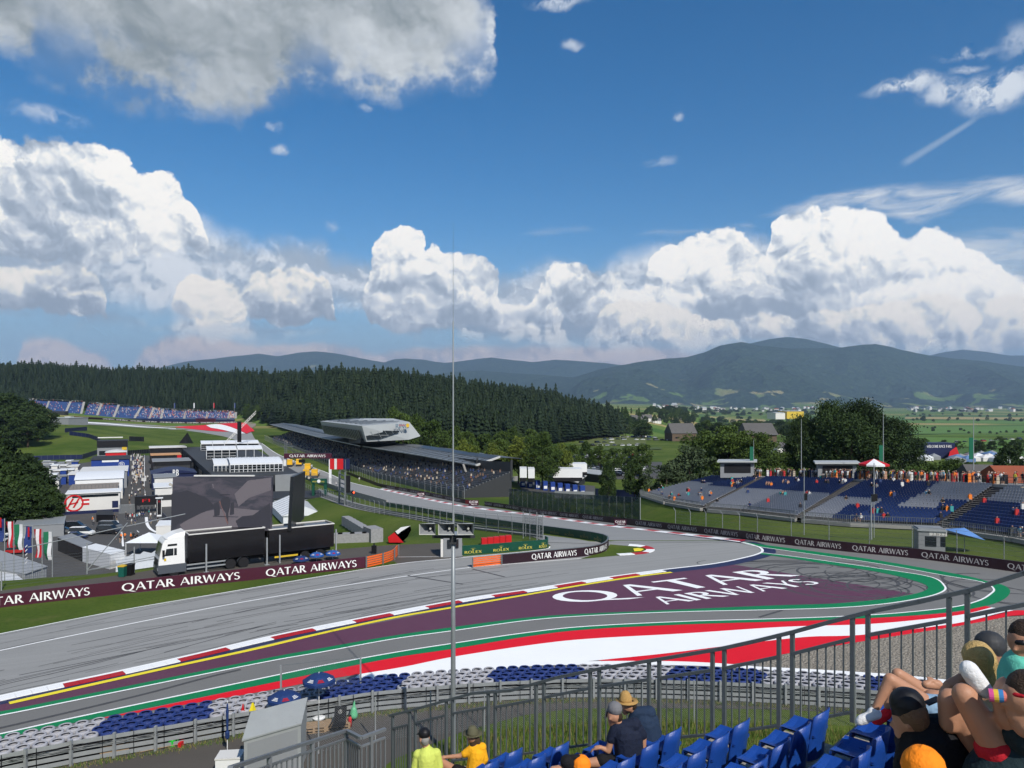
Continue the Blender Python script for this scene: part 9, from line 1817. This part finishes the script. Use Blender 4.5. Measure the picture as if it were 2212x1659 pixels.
o = bpy.data.objects.new('backpack', grow([(v(1385,1120), v(1420,1150), .09, .08), (v(1430,1080), v(1480,1085), .035, .04)], .012, 'backpack', [M_BLT])); COL.objects.link(o); tag(o, 'black backpack lying beside the orange capped child', 'bag')
Y = 6.7; v = lambda x, y, d=0: q5(x, y, Y+d)
g_ = human('girl lying across the seats in denim shorts with knees drawn up', [(v(825,850), v(1150,1075), .060, .088), (v(825,850), v(690,1120), .056, .035), (v(895,800,.3), v(1200,1010,.3), .058, .085), (v(895,800,.3), v(800,1090,.3), .055, .036), (v(1230,1060,.1), v(1480,1010,.1), .12, .13), (v(1150,895,-.5), v(1330,925,-.5), .036, .026), (v(1330,1080,-.5), v(1345,985,-.5), .04, .03)]+hand(v(1300,925,-.5), (-.6,.1,.7), .95),
      ('shorts', M_DEN, [(v(1155,1085), v(1270,1120), .105, .13), (v(1200,1020,.3), v(1280,1080,.2), .105, .12)]), ('top', cl('beige_top', (.42,.34,.26)), [(v(1310,1050,.1), v(1500,1000,.1), .135, .14)]), ('shoe', M_WTS, [(v(700,1165), v(560,1215), .048, .042), (v(690,1140), v(660,1150), .045, .045), (v(600,1225), v(540,1235), .035, .035)]), ('shoe', cl('red_shoe', (.75,.02,.03)), [(v(800,1150,.3), v(690,1225,.3), .046, .04), (v(800,1180,.3), v(720,1235,.3), .035, .035)]))
b = thing('water_bottle', v(1300,1190,-.3), 'clear plastic bottle with pink cap beside the denim shorts', 'bottle'); mb = MB(); mb.lathe([(.03,0),(.033,.02),(.031,.07),(.033,.1),(.014,.15),(.012,.16)], tuple(b.location), 12); mb.build('body', mat('clear_plastic', (.35,.42,.45), .1, spec=.7), b, True); mb = MB(); mb.lathe([(.015,.155),(.015,.18),(0,.18)], tuple(b.location), 10); mb.build('lid', mat('pink_plastic', (.8,.2,.3), .4), b)
mb = MB(); mb.bar(v(1155,1070,-.35), v(1270,1020,-.35), .075, .012); solo(mb, 'phone', M_BLK, 'dark phone lying on the denim shorts', 'phone')
Y = 4.45; v = lambda x, y, d=0: q5(x, y, Y+d); f = (-.75,.5,-.35)
human('man in black T-shirt and black cap seen from behind at the lower right', head(v(1010,1195), f, .095)+[(v(1060,1230), v(1120,1290), .058, .062), (v(1250,1480), v(1400,1900), .15, .16)],
      ('shirt', M_BLT, [(v(1060,1335), v(1330,1330), .10, .11), (v(1180,1460), v(1400,1900), .19, .2), (v(1420,1450), v(1600,1850), .14, .16), (v(1040,1400), v(980,1650), .085, .08)]), ('hair', mat('light_brown_hair', (.17,.095,.05), .7, .3, 40, .5, 90), [(v(1030,1160,-.03), v(1060,1215,-.03), .090, .078)]), ('cap', M_BLK, [(v(975,1070), v(985,1075), .100, .102), (v(880,1130), v(850,1165), .03, .012)]))
Y = 4.0; human('person in bright orange cap at the bottom edge in front of the black shirt', head(v(1130,1700), f)+[(v(1130,1760), v(1130,1900), .1, .1)], ('cap', M_ORC, [(v(1128,1648), v(1132,1655), .115, .115)]+[(v(1128+x,1648+y), v(1128+x,1660+y), .012, .012) for x, y in ((0,-192),)]))
Y = 5.4; human('man in black cap with small white logo and white T-shirt', head(v(1735,590), (-.9,.3,-.2))+[(v(1760,660), v(1800,740), .055, .06), (v(1850,860), v(1840,1100), .13, .14)], ('shirt', M_WTS, [(v(1800,780), v(1870,800), .10, .09), (v(1850,880), v(1840,1150), .15, .16)]), ('cap', M_DGR, [(v(1735,535), v(1745,535), .106, .105), (v(1800,620), v(1860,670), .05, .035)]), ('logo', M_WTS, [(v(1842,560,-.05), v(1848,600,-.05), .008, .008), (v(1848,560,-.05), v(1842,600,-.05), .008, .008)]))
Y = 5.0; human('woman with long blonde hair leaning over beside the dark cap', head(v(1640,660), (-.3,.9,-.3))+[(v(1660,760), v(1680,850), .05, .06), (v(1470,840), v(1400,900), .036, .028), (v(1600,950), v(1470,860), .04, .035)]+hand(v(1420,860), (-.8,0,-.5)),
      ('hair', M_BLO, [(v(1625,625,-.05), v(1660,670,-.05), .098, .095), (v(1560,680,-.06), v(1555,850,-.06), .045, .02), (v(1600,720,-.06), v(1625,900,-.06), .06, .04), (v(1670,740,-.06), v(1700,920,-.06), .065, .045), (v(1720,730,-.06), v(1775,890,-.06), .055, .03), (v(1640,780,-.06), v(1660,930,-.06), .06, .04), (v(1540,640,-.06), v(1530,760,-.06), .035, .02), (v(1700,640,-.06), v(1800,860,-.06), .05, .03), (v(1760,760,-.03), v(1830,930,-.03), .045, .02), (v(1660,600,-.06), v(1740,700,-.06), .06, .05)]), ('top', cl('cream_top', (.5,.42,.32)), [(v(1650,900), v(1750,1000), .11, .13)]))
Y = 4.6; human('man in mint T-shirt and sunglasses at the right edge', head(v(2065,490), (-.75,-.35,-.1), .1)+[(v(2060,600), v(2080,680), .06, .065), (v(2000,800), v(1900,900), .055, .045), (v(1900,900), v(1800,960), .045, .035), (v(2100,800), v(2100,1100), .15, .16)], ('shirt', M_MINT, [(v(2020,730), v(2180,740), .11, .11), (v(2090,820), v(2100,1200), .17, .18), (v(2010,750), v(1975,800), .09, .075)]), ('hair', M_BRH, [(v(2070,440), v(2090,450), .1, .1)]), ('sunglasses', M_BLK, [(v(1985,508,-.09), v(2040,515,-.12), .018, .02)]))
Y = 4.05; human('person in red shorts with bare knees up, white sneaker and a drink can', [(v(1500,985), v(1560,1080), .064, .070), (v(1560,1080), v(1680,1260), .070, .084), (v(1680,1260), v(1860,1520), .084, .100), (v(1500,985), v(1690,975,.3), .06, .04), (v(1375,1040,.3), v(1370,1250,.3), .07, .06), (v(1375,1040,.3), v(1650,1500,.3), .062, .085), (v(1990,1330,-.1), v(1860,1180,-.1), .05, .045), (v(1860,1180,-.1), v(1815,1060,-.1), .043, .03)]+head(v(2060,1010,-.2), (-.95,.1,-.1), .1)+hand(v(1815,1075,-.1), (.0,.1,1), 1.0, (-1,0,0))+[(v(2060,1100,-.2), v(2080,1250,-.2), .06, .08), (v(2050,1500), v(2000,1800), .15, .17)],
      ('shorts', M_RDS, [(v(1810,1490), v(1900,1640), .118, .13), (v(1700,1600,.3), v(1800,1700,.2), .11, .12)]), ('shoe', M_WTS, [(v(1545,760), v(1640,900), .050, .052), (v(1640,900), v(1690,950), .05, .045), (v(1530,730), v(1560,800), .035, .04)]), ('shirt', cl('dark_teal_tshirt', (.008,.022,.028)), [(v(2060,1330,-.1), v(2150,1400), .12, .13), (v(2030,1500), v(1850,1800), .17, .2)]), ('hair', M_BRH, [(v(2085,940,-.2), v(2100,980,-.2), .105, .1)]), ('sunglasses', M_RDS, [(v(1960,985,-.3), v(2080,1010,-.35), .014, .012)]))
mb = MB(); a, b = Vector(v(1728,990,-.15)), Vector(v(1950,1010,-.2))
for k, c in enumerate((3, 0, 1, 2, 0)): mb.cyl(a.lerp(b, k/5), a.lerp(b, (k+1)/5), .033, .033, 16, c)
solo(mb, 'drink_can', [mat('can_yellow', (.65,.45,.05), .3), mat('can_blue', (.05,.2,.45), .3), mat('can_coral', (.7,.2,.15), .3), mat('can_pink', (.6,.08,.25), .3)], 'colourful drink can held beside the white sneaker', 'can')
mb = MB(); mb.box((1500, 10000, -75), (26000, 24000, 75+1350)); hzo = mb.build('haze', [bpy.data.materials.new('haze_air')]); tag(hzo, 'thin blue summer haze over the valley', 'haze', kind='stuff')
hm = hzo.data.materials[0]; hm.use_nodes = True; t = NT(hm.node_tree); t.n.clear(); pv = t.node('ShaderNodeVolumePrincipled'); pv.inputs['Color'].default_value = (.52, .72, 1.0, 1); pv.inputs['Density'].default_value = 4.7e-5; pv.inputs['Anisotropy'].default_value = 0.2
o = t.node('ShaderNodeOutputMaterial'); t.l.new(pv.outputs[0], o.inputs['Volume']); hzo.display_type = 'WIRE'
